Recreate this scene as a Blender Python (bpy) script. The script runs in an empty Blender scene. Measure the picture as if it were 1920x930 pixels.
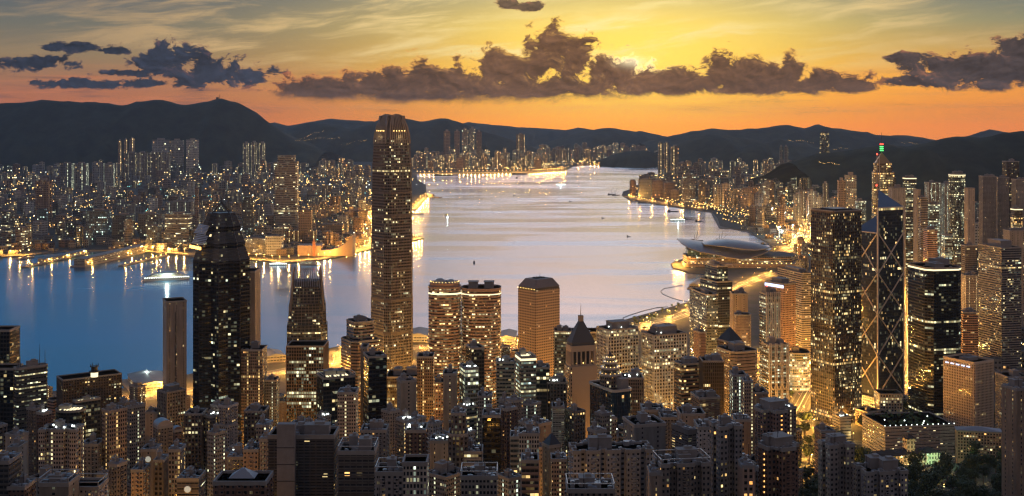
import bpy, bmesh, math, random
from mathutils import Vector, Matrix, noise as mnoise

C = bpy.context.scene.collection
SC = bpy.context.scene
R = math.radians
# ------------------------------------------------------------------ camera
F = 2250.0          # focal length in pixels of the 1920 px wide photograph
HY = 232.0          # picture row of eye level
EYE = 400.0         # the lookout is about 400 m above the harbour
cam_data = bpy.data.cameras.new("camera")
cam = bpy.data.objects.new("camera", cam_data)
C.objects.link(cam)
cam.location = (0, 0, EYE)
cam.rotation_euler = (R(90), 0, 0)
cam_data.sensor_width = 36.0
cam_data.lens = 36.0 * F / 1920.0
cam_data.shift_y = -(465.0 - HY) / 1920.0
cam_data.clip_start = 1.0
cam_data.clip_end = 80000.0
SC.camera = cam

# ------------------------------------------------------------------ colour management and render settings
SC.view_settings.view_transform = 'Standard'
SC.view_settings.look = 'None'
SC.view_settings.exposure = 0.0
SC.view_settings.gamma = 1.0
SC.view_settings.use_curve_mapping = False
SC.render.engine = 'CYCLES'
cy = SC.cycles
cy.use_denoising = True
cy.denoiser = 'OPENIMAGEDENOISE'
cy.max_bounces = 5
cy.diffuse_bounces = 2
cy.glossy_bounces = 3
cy.transmission_bounces = 2
cy.volume_bounces = 0
cy.transparent_max_bounces = 4
cy.caustics_reflective = False
cy.caustics_refractive = False
cy.sample_clamp_indirect = 1.5
cy.sample_clamp_direct = 0.0
cy.use_light_tree = True
cy.pixel_filter_type = 'BLACKMAN_HARRIS'
cy.filter_width = 1.3

SUN_AZ = math.atan((1180 - 960) / F)      # to the right of the view axis
SUN_EL = R(3.4)


def lin(c):
    return tuple(((v / 255.0) / 12.92 if v / 255.0 <= 0.04045 else ((v / 255.0 + 0.055) / 1.055) ** 2.4) for v in c[:3])


def rgba(c, k=1.0):
    r, g, b = lin(c)
    return (r * k, g * k, b * k, 1.0)


# ------------------------------------------------------------------ node helpers
class NT:
    def __init__(self, tree):
        self.t = tree
        self.n = tree.nodes
        self.l = tree.links

    def put(self, sock, v):
        if v is None:
            return
        if isinstance(v, bpy.types.NodeSocket):
            self.l.new(v, sock)
        elif isinstance(v, (int, float)):
            if sock.type in ('VECTOR',):
                sock.default_value = (v, v, v)
            elif sock.type == 'RGBA':
                sock.default_value = (v, v, v, 1)
            else:
                sock.default_value = v
        else:
            if sock.type == 'RGBA' and len(v) == 3:
                v = (*v, 1.0)
            sock.default_value = v

    def m(self, op, a, b=None, c=None, clamp=False):
        x = self.n.new('ShaderNodeMath')
        x.operation = op
        x.use_clamp = clamp
        self.put(x.inputs[0], a)
        self.put(x.inputs[1], b)
        self.put(x.inputs[2], c)
        return x.outputs[0]

    def v(self, op, a, b=None, out=0):
        x = self.n.new('ShaderNodeVectorMath')
        x.operation = op
        self.put(x.inputs[0], a)
        if b is not None:
            self.put(x.inputs[1], b)
        return x.outputs['Value'] if op in ('LENGTH', 'DOT_PRODUCT') else x.outputs['Vector']

    def xyz(self, x, y, z=0.0):
        c = self.n.new('ShaderNodeCombineXYZ')
        self.put(c.inputs[0], x)
        self.put(c.inputs[1], y)
        self.put(c.inputs[2], z)
        return c.outputs[0]

    def sep(self, s):
        c = self.n.new('ShaderNodeSeparateXYZ')
        self.put(c.inputs[0], s)
        return c.outputs

    def mix(self, fac, a, b, blend='MIX'):
        x = self.n.new('ShaderNodeMix')
        x.data_type = 'RGBA'
        x.blend_type = blend
        x.clamp_factor = True
        self.put(x.inputs[0], fac)
        self.put(x.inputs[6], a)
        self.put(x.inputs[7], b)
        return x.outputs[2]

    def ramp(self, fac, stops, interp='LINEAR'):
        x = self.n.new('ShaderNodeValToRGB')
        cr = x.color_ramp
        cr.interpolation = interp
        while len(cr.elements) < len(stops):
            cr.elements.new(0.5)
        for e, (p, c) in zip(cr.elements, stops):
            e.position = p
            e.color = c if len(c) == 4 else (*c, 1.0)
        self.put(x.inputs[0], fac)
        return x.outputs[0]

    def step(self, x, lo, hi, a=0.0, b=1.0):
        n = self.n.new('ShaderNodeMapRange')
        n.interpolation_type = 'SMOOTHSTEP'
        self.put(n.inputs[0], x)
        self.put(n.inputs[1], lo)
        self.put(n.inputs[2], hi)
        self.put(n.inputs[3], a)
        self.put(n.inputs[4], b)
        return n.outputs[0]

    def noise(self, vec, scale=1.0, detail=4.0, rough=0.55, dist=0.0):
        x = self.n.new('ShaderNodeTexNoise')
        self.put(x.inputs['Vector'], vec)
        x.inputs['Scale'].default_value = scale
        x.inputs['Detail'].default_value = detail
        x.inputs['Roughness'].default_value = rough
        x.inputs['Distortion'].default_value = dist
        return x.outputs['Fac']

    def white(self, vec):
        x = self.n.new('ShaderNodeTexWhiteNoise')
        x.noise_dimensions = '3D'
        self.put(x.inputs['Vector'], vec)
        return x.outputs['Value'], x.outputs['Color']


# ------------------------------------------------------------------ the sky
world = bpy.data.worlds.new("World")
SC.world = world
world.use_nodes = True
world.cycles.sampling_method = 'MANUAL'
world.cycles.sample_map_resolution = 512


def au(px):
    return 960.0 + F * math.atan((px - 960.0) / F)


def build_sky():
    t = NT(world.node_tree)
    for n in list(t.n):
        t.n.remove(n)
    out = t.n.new('ShaderNodeOutputWorld')
    bg = t.n.new('ShaderNodeBackground')
    tc = t.n.new('ShaderNodeTexCoord')
    x, y, z = t.sep(tc.outputs['Generated'])
    az = t.m('ARCTAN2', x, y)
    el = t.m('ARCSINE', z)
    U = t.m('MULTIPLY_ADD', az, F, 960.0)
    V = t.m('MULTIPLY_ADD', el, -F, HY)
    P = t.xyz(U, V, 0.0)
    # clear-sky colour by height, for four quarters of the horizon
    te = t.m('SQRT', t.m('DIVIDE', t.m('MAXIMUM', el, 0.0), math.pi / 2))

    def tv(py):
        return math.sqrt(max(0.0, (HY - py) / F) / (math.pi / 2))

    def te_(deg):
        return math.sqrt(deg / 90.0)
    left = t.ramp(te, [(0, rgba((206, 108, 52), 1.3)), (tv(205), rgba((188, 104, 58), 1.2)), (tv(170), rgba((166, 106, 78), 1.15)), (tv(110), rgba((138, 118, 92), 1.1)),
                       (tv(55), rgba((112, 112, 104))), (tv(0), rgba((90, 98, 106))), (te_(9), rgba((52, 122, 178), 1.5)),
                       (te_(14), rgba((56, 138, 182), 1.75)), (te_(24), rgba((56, 120, 168), 1.5)), (te_(40), rgba((62, 78, 108))), (1, rgba((52, 66, 92)))])
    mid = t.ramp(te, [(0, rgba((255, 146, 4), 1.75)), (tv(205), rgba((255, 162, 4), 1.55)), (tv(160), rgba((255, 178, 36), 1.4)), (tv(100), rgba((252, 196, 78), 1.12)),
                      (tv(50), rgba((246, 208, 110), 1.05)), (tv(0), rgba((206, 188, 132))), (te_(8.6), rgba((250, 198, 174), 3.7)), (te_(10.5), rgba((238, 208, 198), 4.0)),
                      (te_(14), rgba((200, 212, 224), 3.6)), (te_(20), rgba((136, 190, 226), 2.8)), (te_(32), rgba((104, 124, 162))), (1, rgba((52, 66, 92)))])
    right = t.ramp(te, [(0, rgba((226, 124, 44), 1.5)), (tv(205), rgba((230, 132, 36), 1.4)), (tv(150), rgba((228, 150, 66), 1.15)), (tv(95), rgba((178, 146, 92), 1.05)),
                        (tv(50), rgba((124, 130, 112))), (tv(0), rgba((86, 106, 116))), (te_(10), rgba((160, 158, 182))),
                        (te_(14), rgba((160, 172, 206))), (te_(20), rgba((140, 158, 200))), (te_(32), rgba((90, 104, 138))), (1, rgba((52, 66, 92)))])
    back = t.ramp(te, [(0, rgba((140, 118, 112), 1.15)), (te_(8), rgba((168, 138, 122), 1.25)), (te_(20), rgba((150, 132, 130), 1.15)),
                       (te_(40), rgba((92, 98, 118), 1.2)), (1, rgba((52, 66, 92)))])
    side = t.step(U, 700, 1700)
    base = t.mix(side, left, right)
    dsun = t.m('DIVIDE', t.m('SUBTRACT', U, au(1150)), 500.0)
    wsun = t.m('EXPONENT', t.m('MULTIPLY', t.m('MULTIPLY', dsun, dsun), -1.0))
    # the glow is a narrow fan low down and a broad pale veil above the clouds
    dv = t.m('DIVIDE', t.m('SUBTRACT', U, au(1120)), 440.0)
    wveil = t.m('EXPONENT', t.m('MULTIPLY', t.m('MULTIPLY', dv, dv), -1.0))
    hi = t.step(V, 10, -80)
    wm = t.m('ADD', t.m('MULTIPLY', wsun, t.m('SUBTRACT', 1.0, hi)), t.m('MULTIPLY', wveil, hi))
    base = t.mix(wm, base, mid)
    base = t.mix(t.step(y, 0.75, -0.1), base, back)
    # glow round the hidden sun
    ds = t.v('LENGTH', t.v('MULTIPLY', t.v('SUBTRACT', P, (au(1180), 108.0, 0)), (1 / 270.0, 1 / 105.0, 1)))
    glow = t.m('EXPONENT', t.m('MULTIPLY', t.m('MULTIPLY', ds, ds), -1.0))
    base = t.mix(t.m('MULTIPLY', glow, 0.8), base, rgba((255, 222, 96), 1.3))
    # high thin cloud, drawn out along the wind
    wob = t.noise(t.v('MULTIPLY', P, (1 / 260.0, 1 / 90.0, 0)), 1.0, 3, 0.5)
    sl = t.m('MULTIPLY_ADD', U, 0.10, V)
    pv = t.xyz(t.m('DIVIDE', U, 230.0), t.m('MULTIPLY_ADD', wob, 1.6, t.m('DIVIDE', sl, 30.0)), 2.3)
    ci = t.noise(pv, 1.0, 7, 0.62, 0.35)
    pv2 = t.xyz(t.m('DIVIDE', U, 520.0), t.m('MULTIPLY_ADD', wob, 0.8, t.m('DIVIDE', sl, 75.0)), 7.7)
    ci2 = t.noise(pv2, 1.0, 4, 0.5, 0.2)
    cm = t.m('MULTIPLY', t.step(ci, 0.42, 0.66), t.step(ci2, 0.32, 0.50))
    cm = t.m('MULTIPLY', cm, t.m('MULTIPLY', t.step(V, 150, 90), t.step(V, -150, -20)))
    cic = t.mix(wsun, rgba((212, 172, 122)), rgba((255, 232, 156), 1.12))
    cm = t.m('MULTIPLY', cm, t.m('MULTIPLY', t.step(U, 40, 560, 0.35, 1.0), t.step(U, 1960, 1500, 0.35, 1.0)))
    base = t.mix(t.m('MULTIPLY', cm, 0.9), base, cic)
    # faint warm streaks low over the horizon
    st = t.noise(t.xyz(t.m('DIVIDE', U, 210.0), t.m('DIVIDE', V, 11.0), 4.1), 1.0, 5, 0.6)
    sm = t.m('MULTIPLY', t.step(st, 0.46, 0.72), t.m('MULTIPLY', t.step(V, 120, 150), t.step(V, 236, 205)))
    base = t.mix(t.m('MULTIPLY', sm, 0.5), base, t.mix(wsun, rgba((226, 132, 84)), rgba((255, 196, 84))))
    st2 = t.noise(t.xyz(t.m('DIVIDE', U, 160.0), t.m('DIVIDE', V, 14.0), 9.1), 1.0, 5, 0.6)
    sm2 = t.m('MULTIPLY', t.step(st2, 0.5, 0.75), t.m('MULTIPLY', t.step(V, 120, 150), t.step(V, 232, 200)))
    base = t.mix(t.m('MULTIPLY', sm2, t.m('MULTIPLY_ADD', t.step(U, 900, 600), 0.4, 0.25)), base, rgba((88, 70, 78)))

    # cumulus: heaps of puffs whose edges are broken up by turbulence
    def heaps(blobs, k=1.0):
        cur = None
        for (bx, by, rx, ry) in blobs:
            d = t.v('LENGTH', t.v('MULTIPLY', t.v('SUBTRACT', P, (au(bx), by, 0)), (1.0 / rx, 1.0 / ry, 0)))
            d = t.m('SUBTRACT', 0.95, d)
            cur = d if cur is None else t.m('SMOOTH_MAX', cur, d, 0.25)
        return cur
    bank = [(700, 160, 48, 28), (740, 152, 40, 34), (795, 150, 62, 44), (865, 152, 66, 40), (930, 132, 44, 50), (958, 138, 46, 44), (1008, 118, 44, 62),
            (1042, 88, 36, 58), (1080, 112, 48, 60), (1125, 132, 52, 48), (1168, 148, 56, 38), (1215, 152, 58, 36), (1268, 156, 66, 40),
            (1352, 136, 42, 46), (1398, 142, 52, 42), (1446, 150, 46, 34), (1488, 140, 32, 38), (1535, 156, 50, 28), (1592, 164, 46, 16),
            (1000, 168, 260, 34), (1260, 160, 210, 26), (1450, 162, 190, 24), (620, 172, 140, 28), (555, 166, 50, 17), (690, 162, 70, 34), (780, 182, 220, 20)]
    leftc = [(78, 126, 68, 13), (150, 96, 64, 9), (205, 102, 50, 8), (322, 118, 58, 32), (290, 118, 46, 18), (385, 136, 78, 28), (465, 146, 52, 18), (232, 142, 52, 7),
             (165, 162, 84, 10), (290, 160, 62, 8)]
    rightc = [(1690, 114, 44, 12), (1770, 132, 90, 22), (1720, 156, 70, 12), (1830, 140, 130, 38), (1925, 118, 62, 44), (1905, 100, 40, 22), (1990, 130, 120, 50),
              (948, 9, 34, 12), (992, 13, 28, 11)]
    wv = t.noise(t.xyz(t.m('DIVIDE', U, 110.0), t.m('DIVIDE', V, 60.0), 5.2), 1.0, 4, 0.55)
    wv2 = t.noise(t.xyz(t.m('DIVIDE', U, 110.0), t.m('DIVIDE', V, 60.0), 15.2), 1.0, 4, 0.55)
    Uw, Vw = t.m('MULTIPLY_ADD', wv, 70.0, U), t.m('MULTIPLY_ADD', wv2, 40.0, V)

    def billow(du, dv):
        """rounded puffs on puffs, with a little ragged turbulence"""
        a = t.m('DIVIDE', t.m('ADD', Uw, du), 58.0)
        b = t.m('DIVIDE', t.m('ADD', Vw, dv), 36.0)
        vo = t.n.new('ShaderNodeTexVoronoi')
        vo.voronoi_dimensions = '2D'
        vo.feature = 'F1'
        vo.normalize = True
        vo.inputs['Scale'].default_value = 1.0
        vo.inputs['Detail'].default_value = 4.0
        vo.inputs['Roughness'].default_value = 0.62
        vo.inputs['Lacunarity'].default_value = 2.3
        t.l.new(t.xyz(a, b), vo.inputs['Vector'])
        fb = t.noise(t.xyz(a, b, 3.3), 1.3, 9, 0.66, 0.2)
        return t.m('ADD', t.m('MULTIPLY', t.m('SUBTRACT', 0.40, vo.outputs['Distance']), 0.9), t.m('MULTIPLY', t.m('SUBTRACT', fb, 0.5), 1.5))
    n1 = billow(0, 0)
    n1o = billow(5.0, -6.0)
    nn = t.m('MULTIPLY', n1, 2.1)
    relief = t.m('SUBTRACT', n1, n1o)

    def lay(base, blobs, body, rim, thick, rimw, sunk, amp):
        calm = t.m('MULTIPLY', t.step(V, 192, 160, 0.35, 1.0), amp)
        h = t.m('MULTIPLY_ADD', nn, calm, heaps(blobs))
        soft = t.step(V, 160, 192, 1.0, 2.4)
        mask = t.step(h, 0.04, t.m('MULTIPLY_ADD', soft, thick, 0.04))
        edge = t.step(h, 0.04 + rimw, 0.04)
        shade = t.m('MULTIPLY_ADD', relief, 1.9, t.m('MULTIPLY_ADD', wv, 1.3, 0.42))
        shade = t.m('MAXIMUM', t.m('MINIMUM', shade, 1.9), 0.6)
        bodyc = t.v('SCALE', body if isinstance(body, bpy.types.NodeSocket) else body[:3], None)
        t.l.new(shade, bodyc.node.inputs['Scale'])
        up = t.step(V, 192, 130)
        ef = t.m('MULTIPLY', edge, t.m('MULTIPLY_ADD', up, 0.8, 0.2))
        puff = t.m('MULTIPLY', t.step(relief, 0.05, 0.36), t.m('MULTIPLY', t.step(h, 1.0, 0.25), up))
        ef = t.m('MAXIMUM', ef, t.m('MULTIPLY', puff, 0.62))
        return t.mix(mask, base, t.mix(ef, bodyc, rim))
    base = lay(base, leftc, rgba((42, 50, 66)), t.mix(t.step(U, 100, 500), rgba((110, 84, 80)), rgba((196, 118, 86))), 0.40, 0.30, 0, 1.15)
    base = lay(base, rightc, t.mix(t.step(U, 1200, 1650), rgba((104, 84, 66)), rgba((66, 56, 56))), rgba((218, 134, 84)), 0.34, 0.30, 0, 0.85)
    bodym = t.mix(wsun, rgba((72, 56, 52)), rgba((106, 74, 52)))
    rimm = t.mix(t.step(t.m('ABSOLUTE', dsun), 1.3, 0.15), rgba((236, 132, 74), 1.15), rgba((255, 196, 82), 1.35))
    dr = t.v('LENGTH', t.v('MULTIPLY', t.v('SUBTRACT', P, (au(1192), 116.0, 0)), (1 / 52.0, 1 / 24.0, 1)))
    rimm = t.mix(t.m('EXPONENT', t.m('MULTIPLY', t.m('MULTIPLY', dr, dr), -1.0)), rimm, (3.2, 2.5, 1.25, 1))
    base = lay(base, bank, bodym, rimm, 0.32, 0.40, 0, 0.75)
    # the sun burning through just above the cloud shoulder
    dg = t.v('LENGTH', t.v('MULTIPLY', t.v('SUBTRACT', P, (au(1186), 116.0, 0)), (1 / 26.0, 1 / 10.0, 1)))
    gl = t.m('EXPONENT', t.m('MULTIPLY', t.m('MULTIPLY', dg, dg), -1.0))
    base = t.mix(t.m('MULTIPLY', gl, 0.55), base, (1.5, 1.25, 0.75, 1))
    # a little true sky scattering under it all
    ns = t.n.new('ShaderNodeTexSky')
    ns.sky_type = 'NISHITA'
    ns.sun_disc = False
    ns.sun_elevation = SUN_EL
    ns.sun_rotation = SUN_AZ
    ns.altitude = 400
    sky = t.v('SCALE', ns.outputs[0])
    sky.node.inputs['Scale'].default_value = 0.0008
    tot = t.v('ADD', base, sky)
    t.l.new(tot, bg.inputs['Color'])
    bg.inputs['Strength'].default_value = 1.0
    t.l.new(bg.outputs[0], out.inputs[0])


build_sky()

# ------------------------------------------------------------------ the sun, low behind the cloud bank
sd = bpy.data.lights.new("sun", 'SUN')
sd.energy = 0.02          # all but smothered by the cloud bank
sd.angle = R(40.0)
sd.color = (1.0, 0.62, 0.30)
sun = bpy.data.objects.new("sun", sd)
C.objects.link(sun)
sdir = Vector((math.sin(SUN_AZ) * math.cos(SUN_EL), math.cos(SUN_AZ) * math.cos(SUN_EL), math.sin(SUN_EL)))
sun.rotation_euler = sdir.to_track_quat('Z', 'Y').to_euler()
# ------------------------------------------------------------------ placing things: a picture point at a given distance
def at(px, py, Y):
    return Vector(((px - 960.0) / F * Y, Y, EYE - (py - HY) / F * Y))


def gd(px, py, z=3.0):
    """the point of level ground at height z seen at px, py"""
    Y = F * (EYE - z) / (py - HY)
    return Vector(((px - 960.0) / F * Y, Y, z))


def pxy(X, Y, Z):
    return 960 + F * X / Y, HY + F * (EYE - Z) / Y


SLOPE = [(-400, 430), (0, 385), (200, 318), (400, 250), (600, 178), (800, 112), (1000, 58), (1200, 22), (1350, 8), (1480, 4), (1e6, 4)]


def ground(X, Y):
    z = 4.0
    for (a, za), (b, zb) in zip(SLOPE, SLOPE[1:]):
        if a <= Y <= b:
            z = za + (zb - za) * (Y - a) / (b - a)
            break
    if X > 150 and Y < 1420:
        k = min(1.0, (X - 150) / 160.0)
        z += k * 26.0 * max(0.0, min(1.0, (1420 - Y) / 160.0)) * max(0.0, min(1, (Y - 300) / 300))
    return z


# ------------------------------------------------------------------ tagging
def tag(o, label=None, cat=None, group=None, kind=None):
    if label: o['label'] = label
    if cat: o['category'] = cat
    if group: o['group'] = group
    if kind: o['kind'] = kind
    return o


def thing(name, loc, rz=0.0, label=None, cat=None, group=None):
    o = bpy.data.objects.new(name, None)
    C.objects.link(o)
    o.empty_display_size = 2
    o.location = loc
    o.rotation_euler = (0, 0, rz)
    return tag(o, label, cat, group)


def copy_tree(o, parent=None):
    c = o.copy()
    C.objects.link(c)
    c.parent = parent
    for ch in list(o.children):
        copy_tree(ch, c)
    return c


# ------------------------------------------------------------------ mesh building
class MB:
    def __init__(self):
        self.v, self.f, self.mi, self.uv = [], [], [], []
        self.smooth = False

    def face(self, pts, mi=0, uv=None):
        i = len(self.v)
        self.v.extend(pts)
        self.f.append(tuple(range(i, i + len(pts))))
        self.mi.append(mi)
        self.uv.append(uv or [(p[0], p[1]) for p in pts])

    def prism(self, plan, z0, z1, mi=0, cap=None, bay=None, plan1=None, bottom=False, v0=None):
        """walls of an extruded (or tapering) plan; u runs along each wall in metres, v is the height"""
        n = len(plan)
        top = plan1 or plan
        if v0 is None: v0 = z0
        for i in range(n):
            a, b = plan[i], plan[(i + 1) % n]
            c, d = top[(i + 1) % n], top[i]
            L = math.hypot(b[0] - a[0], b[1] - a[1])
            if L < 1e-4 and math.hypot(c[0] - d[0], c[1] - d[1]) < 1e-4:
                continue
            Lu = L
            if bay:
                Lu = max(1, round(L / bay)) * bay
            o = 1000.0 * i * (bay or 1.0)
            vb, vt = z0 - v0, z1 - v0
            self.face([(a[0], a[1], z0), (b[0], b[1], z0), (c[0], c[1], z1), (d[0], d[1], z1)], mi,
                      [(o, vb), (o + Lu, vb), (o + Lu, vt), (o, vt)])
        if cap is not None:
            self.face([(p[0], p[1], z1) for p in top], cap)
        if bottom:
            self.face([(p[0], p[1], z0) for p in reversed(plan)], mi if cap is None else cap)

    def box(self, cx, cy, z0, z1, w, d, mi=0, rz=0.0, cap=None, bay=None, bottom=False):
        c, s = math.cos(rz), math.sin(rz)
        pl = [(cx + x * c - y * s, cy + x * s + y * c) for x, y in ((-w / 2, -d / 2), (w / 2, -d / 2), (w / 2, d / 2), (-w / 2, d / 2))]
        self.prism(pl, z0, z1, mi, mi if cap is None else cap, bay, bottom=bottom)

    def tube(self, p0, p1, r0, r1=None, n=6, mi=0):
        p0, p1 = Vector(p0), Vector(p1)
        r1 = r0 if r1 is None else r1
        d = (p1 - p0)
        if d.length < 1e-6: return
        d.normalize()
        a = d.orthogonal().normalized()
        b = d.cross(a)
        A = [p0 + (a * math.cos(2 * math.pi * k / n) + b * math.sin(2 * math.pi * k / n)) * r0 for k in range(n)]
        B = [p1 + (a * math.cos(2 * math.pi * k / n) + b * math.sin(2 * math.pi * k / n)) * r1 for k in range(n)]
        for k in range(n):
            k2 = (k + 1) % n
            self.face([A[k], A[k2], B[k2], B[k]], mi)
        self.face(list(reversed(A)), mi)
        self.face(B, mi)

    def beam(self, p0, p1, w, h=None, mi=0):
        self.tube(p0, p1, w * 0.7071, None, 4, mi)

    def ball(self, c, r, mi=0, seg=8, rings=5, sz=1.0):
        c = Vector(c)
        rows = []
        for i in range(rings + 1):
            th = math.pi * i / rings
            rows.append([c + Vector((r * math.sin(th) * math.cos(2 * math.pi * k / seg), r * math.sin(th) * math.sin(2 * math.pi * k / seg), -r * sz * math.cos(th))) for k in range(seg)])
        for i in range(rings):
            for k in range(seg):
                k2 = (k + 1) % seg
                if i == 0:
                    self.face([rows[0][0], rows[1][k2], rows[1][k]][::-1], mi)
                elif i == rings - 1:
                    self.face([rows[i][k], rows[i][k2], rows[rings][0]], mi)
                else:
                    self.face([rows[i][k], rows[i][k2], rows[i + 1][k2], rows[i + 1][k]], mi)

    def build(self, name, mats, parent=None, loc=None, smooth=False):
        me = bpy.data.meshes.new(name)
        me.from_pydata([tuple(p) for p in self.v], [], self.f)
        if not isinstance(mats, (list, tuple)):
            mats = [mats]
        for m in mats:
            me.materials.append(m)
        if len(mats) > 1:
            me.polygons.foreach_set('material_index', self.mi)
        ul = me.uv_layers.new(name='UVMap')
        flat = []
        for u in self.uv:
            for p in u:
                flat.extend((p[0], p[1]))
        ul.data.foreach_set('uv', flat)
        if smooth:
            bm = bmesh.new()
            bm.from_mesh(me)
            bmesh.ops.remove_doubles(bm, verts=bm.verts, dist=0.001)
            for f in bm.faces: f.smooth = True
            bm.to_mesh(me)
            bm.free()
        me.update()
        o = bpy.data.objects.new(name, me)
        C.objects.link(o)
        if parent: o.parent = parent
        if loc is not None: o.location = loc
        return o


# plans, anticlockwise, centred on the origin: a wide, b deep
def P_rect(a, b):
    return [(-a / 2, -b / 2), (a / 2, -b / 2), (a / 2, b / 2), (-a / 2, b / 2)]


def P_cham(a, b, c):
    c = min(c, a * 0.45, b * 0.45)
    return [(-a / 2 + c, -b / 2), (a / 2 - c, -b / 2), (a / 2, -b / 2 + c), (a / 2, b / 2 - c), (a / 2 - c, b / 2), (-a / 2 + c, b / 2), (-a / 2, b / 2 - c), (-a / 2, -b / 2 + c)]


def P_round(a, b, r, n=4):
    r = min(r, a * 0.499, b * 0.499)
    out = []
    for (cx, cy, s) in ((a / 2 - r, -b / 2 + r, -90), (a / 2 - r, b / 2 - r, 0), (-a / 2 + r, b / 2 - r, 90), (-a / 2 + r, -b / 2 + r, 180)):
        for k in range(n + 1):
            t = R(s + 90 * k / n)
            out.append((cx + r * math.cos(t), cy + r * math.sin(t)))
    return out


def P_ell(a, b, n=24):
    return [(a / 2 * math.cos(2 * math.pi * k / n), b / 2 * math.sin(2 * math.pi * k / n)) for k in range(n)]


def P_cross(a, b, k=0.28):
    x, y = a / 2, b / 2
    i, j = x * (1 - 2 * k), y * (1 - 2 * k)
    return [(-i, -y), (i, -y), (i, -j), (x, -j), (x, j), (i, j), (i, y), (-i, y), (-i, j), (-x, j), (-x, -j), (-i, -j)]


def P_notch(a, b, nx=2, ny=1, dep=2.4, w=0.30):
    """a slab with light wells cut into its long faces, as the city's flats have"""
    def side(p, q, n):
        L = math.hypot(q[0] - p[0], q[1] - p[1])
        tx, ty = (q[0] - p[0]) / L, (q[1] - p[1]) / L
        nx_, ny_ = -ty, tx
        pts = [p]
        for k in range(n):
            c = (k + 0.5) / n * L
            h = L / n * w / 2
            for (s, d) in ((c - h, 0), (c - h, dep), (c + h, dep), (c + h, 0)):
                pts.append((p[0] + tx * s + nx_ * d, p[1] + ty * s + ny_ * d))
        return pts
    r = P_rect(a, b)
    out = []
    for i, n in enumerate((nx, ny, nx, ny)):
        out += side(r[i], r[(i + 1) % 4], n)
    return out


def P_off(plan, d):
    """the plan pushed outwards by d"""
    n = len(plan)
    out = []
    for i in range(n):
        p0, p1, p2 = plan[i - 1], plan[i], plan[(i + 1) % n]
        a = Vector((p1[0] - p0[0], p1[1] - p0[1])).normalized()
        b = Vector((p2[0] - p1[0], p2[1] - p1[1])).normalized()
        na, nb = Vector((a.y, -a.x)), Vector((b.y, -b.x))
        m = na + nb
        if m.length < 1e-3:
            m = na
        m = m.normalized()
        k = d / max(0.35, m.dot(na))
        out.append((p1[0] + m.x * k, p1[1] + m.y * k))
    return out


def P_scale(plan, k, ky=None):
    ky = k if ky is None else ky
    return [(x * k, y * ky) for x, y in plan]


def P_turn(plan, a, dx=0, dy=0):
    c, s = math.cos(a), math.sin(a)
    return [(x * c - y * s + dx, x * s + y * c + dy) for x, y in plan]


# ------------------------------------------------------------------ materials
def paint(t, col):
    """no two buildings carry quite the same paint"""
    oi = t.n.new('ShaderNodeObjectInfo')
    r = oi.outputs['Random']
    tint = t.mix(t.m('FRACT', t.m('MULTIPLY', r, 7.31)), (1.10, 1.0, 0.86, 1), (0.90, 1.0, 1.12, 1))
    k = t.m('MULTIPLY_ADD', t.m('FRACT', t.m('MULTIPLY', r, 3.77)), 0.7, 0.7)
    return t.v('MULTIPLY', t.v('MULTIPLY', col, tint), t.xyz(k, k, k))


def trim_mat(name, col):
    m = bpy.data.materials.new(name)
    m.use_nodes = True
    t = NT(m.node_tree)
    b = t.n['Principled BSDF']
    b.inputs['Roughness'].default_value = 0.7
    tc = t.n.new('ShaderNodeTexCoord')
    n = t.noise(tc.outputs['Object'], 0.25, 5, 0.6)
    t.l.new(paint(t, t.mix(n, tuple(v * 0.7 for v in col), tuple(v * 1.25 for v in col))), b.inputs['Base Color'])
    return m


def simple(name, col, rough=0.7, metal=0.0, spec=0.5, emit=None, es=0.0, var=0.0, scale=0.2, sampled=False):
    m = bpy.data.materials.new(name)
    m.use_nodes = True
    t = NT(m.node_tree)
    b = t.n['Principled BSDF']
    b.inputs['Base Color'].default_value = (*col, 1)
    b.inputs['Roughness'].default_value = rough
    b.inputs['Metallic'].default_value = metal
    b.inputs['Specular IOR Level'].default_value = spec
    if var:
        tc = t.n.new('ShaderNodeTexCoord')
        n = t.noise(tc.outputs['Object'], scale, 5, 0.6)
        c = t.mix(n, tuple(v * (1 - var) for v in col), tuple(min(1, v * (1 + var)) for v in col))
        t.l.new(c, b.inputs['Base Color'])
    if emit:
        b.inputs['Emission Color'].default_value = (*emit, 1)
        b.inputs['Emission Strength'].default_value = es
        m.cycles.emission_sampling = 'AUTO' if sampled else 'NONE'
    return m


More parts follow.
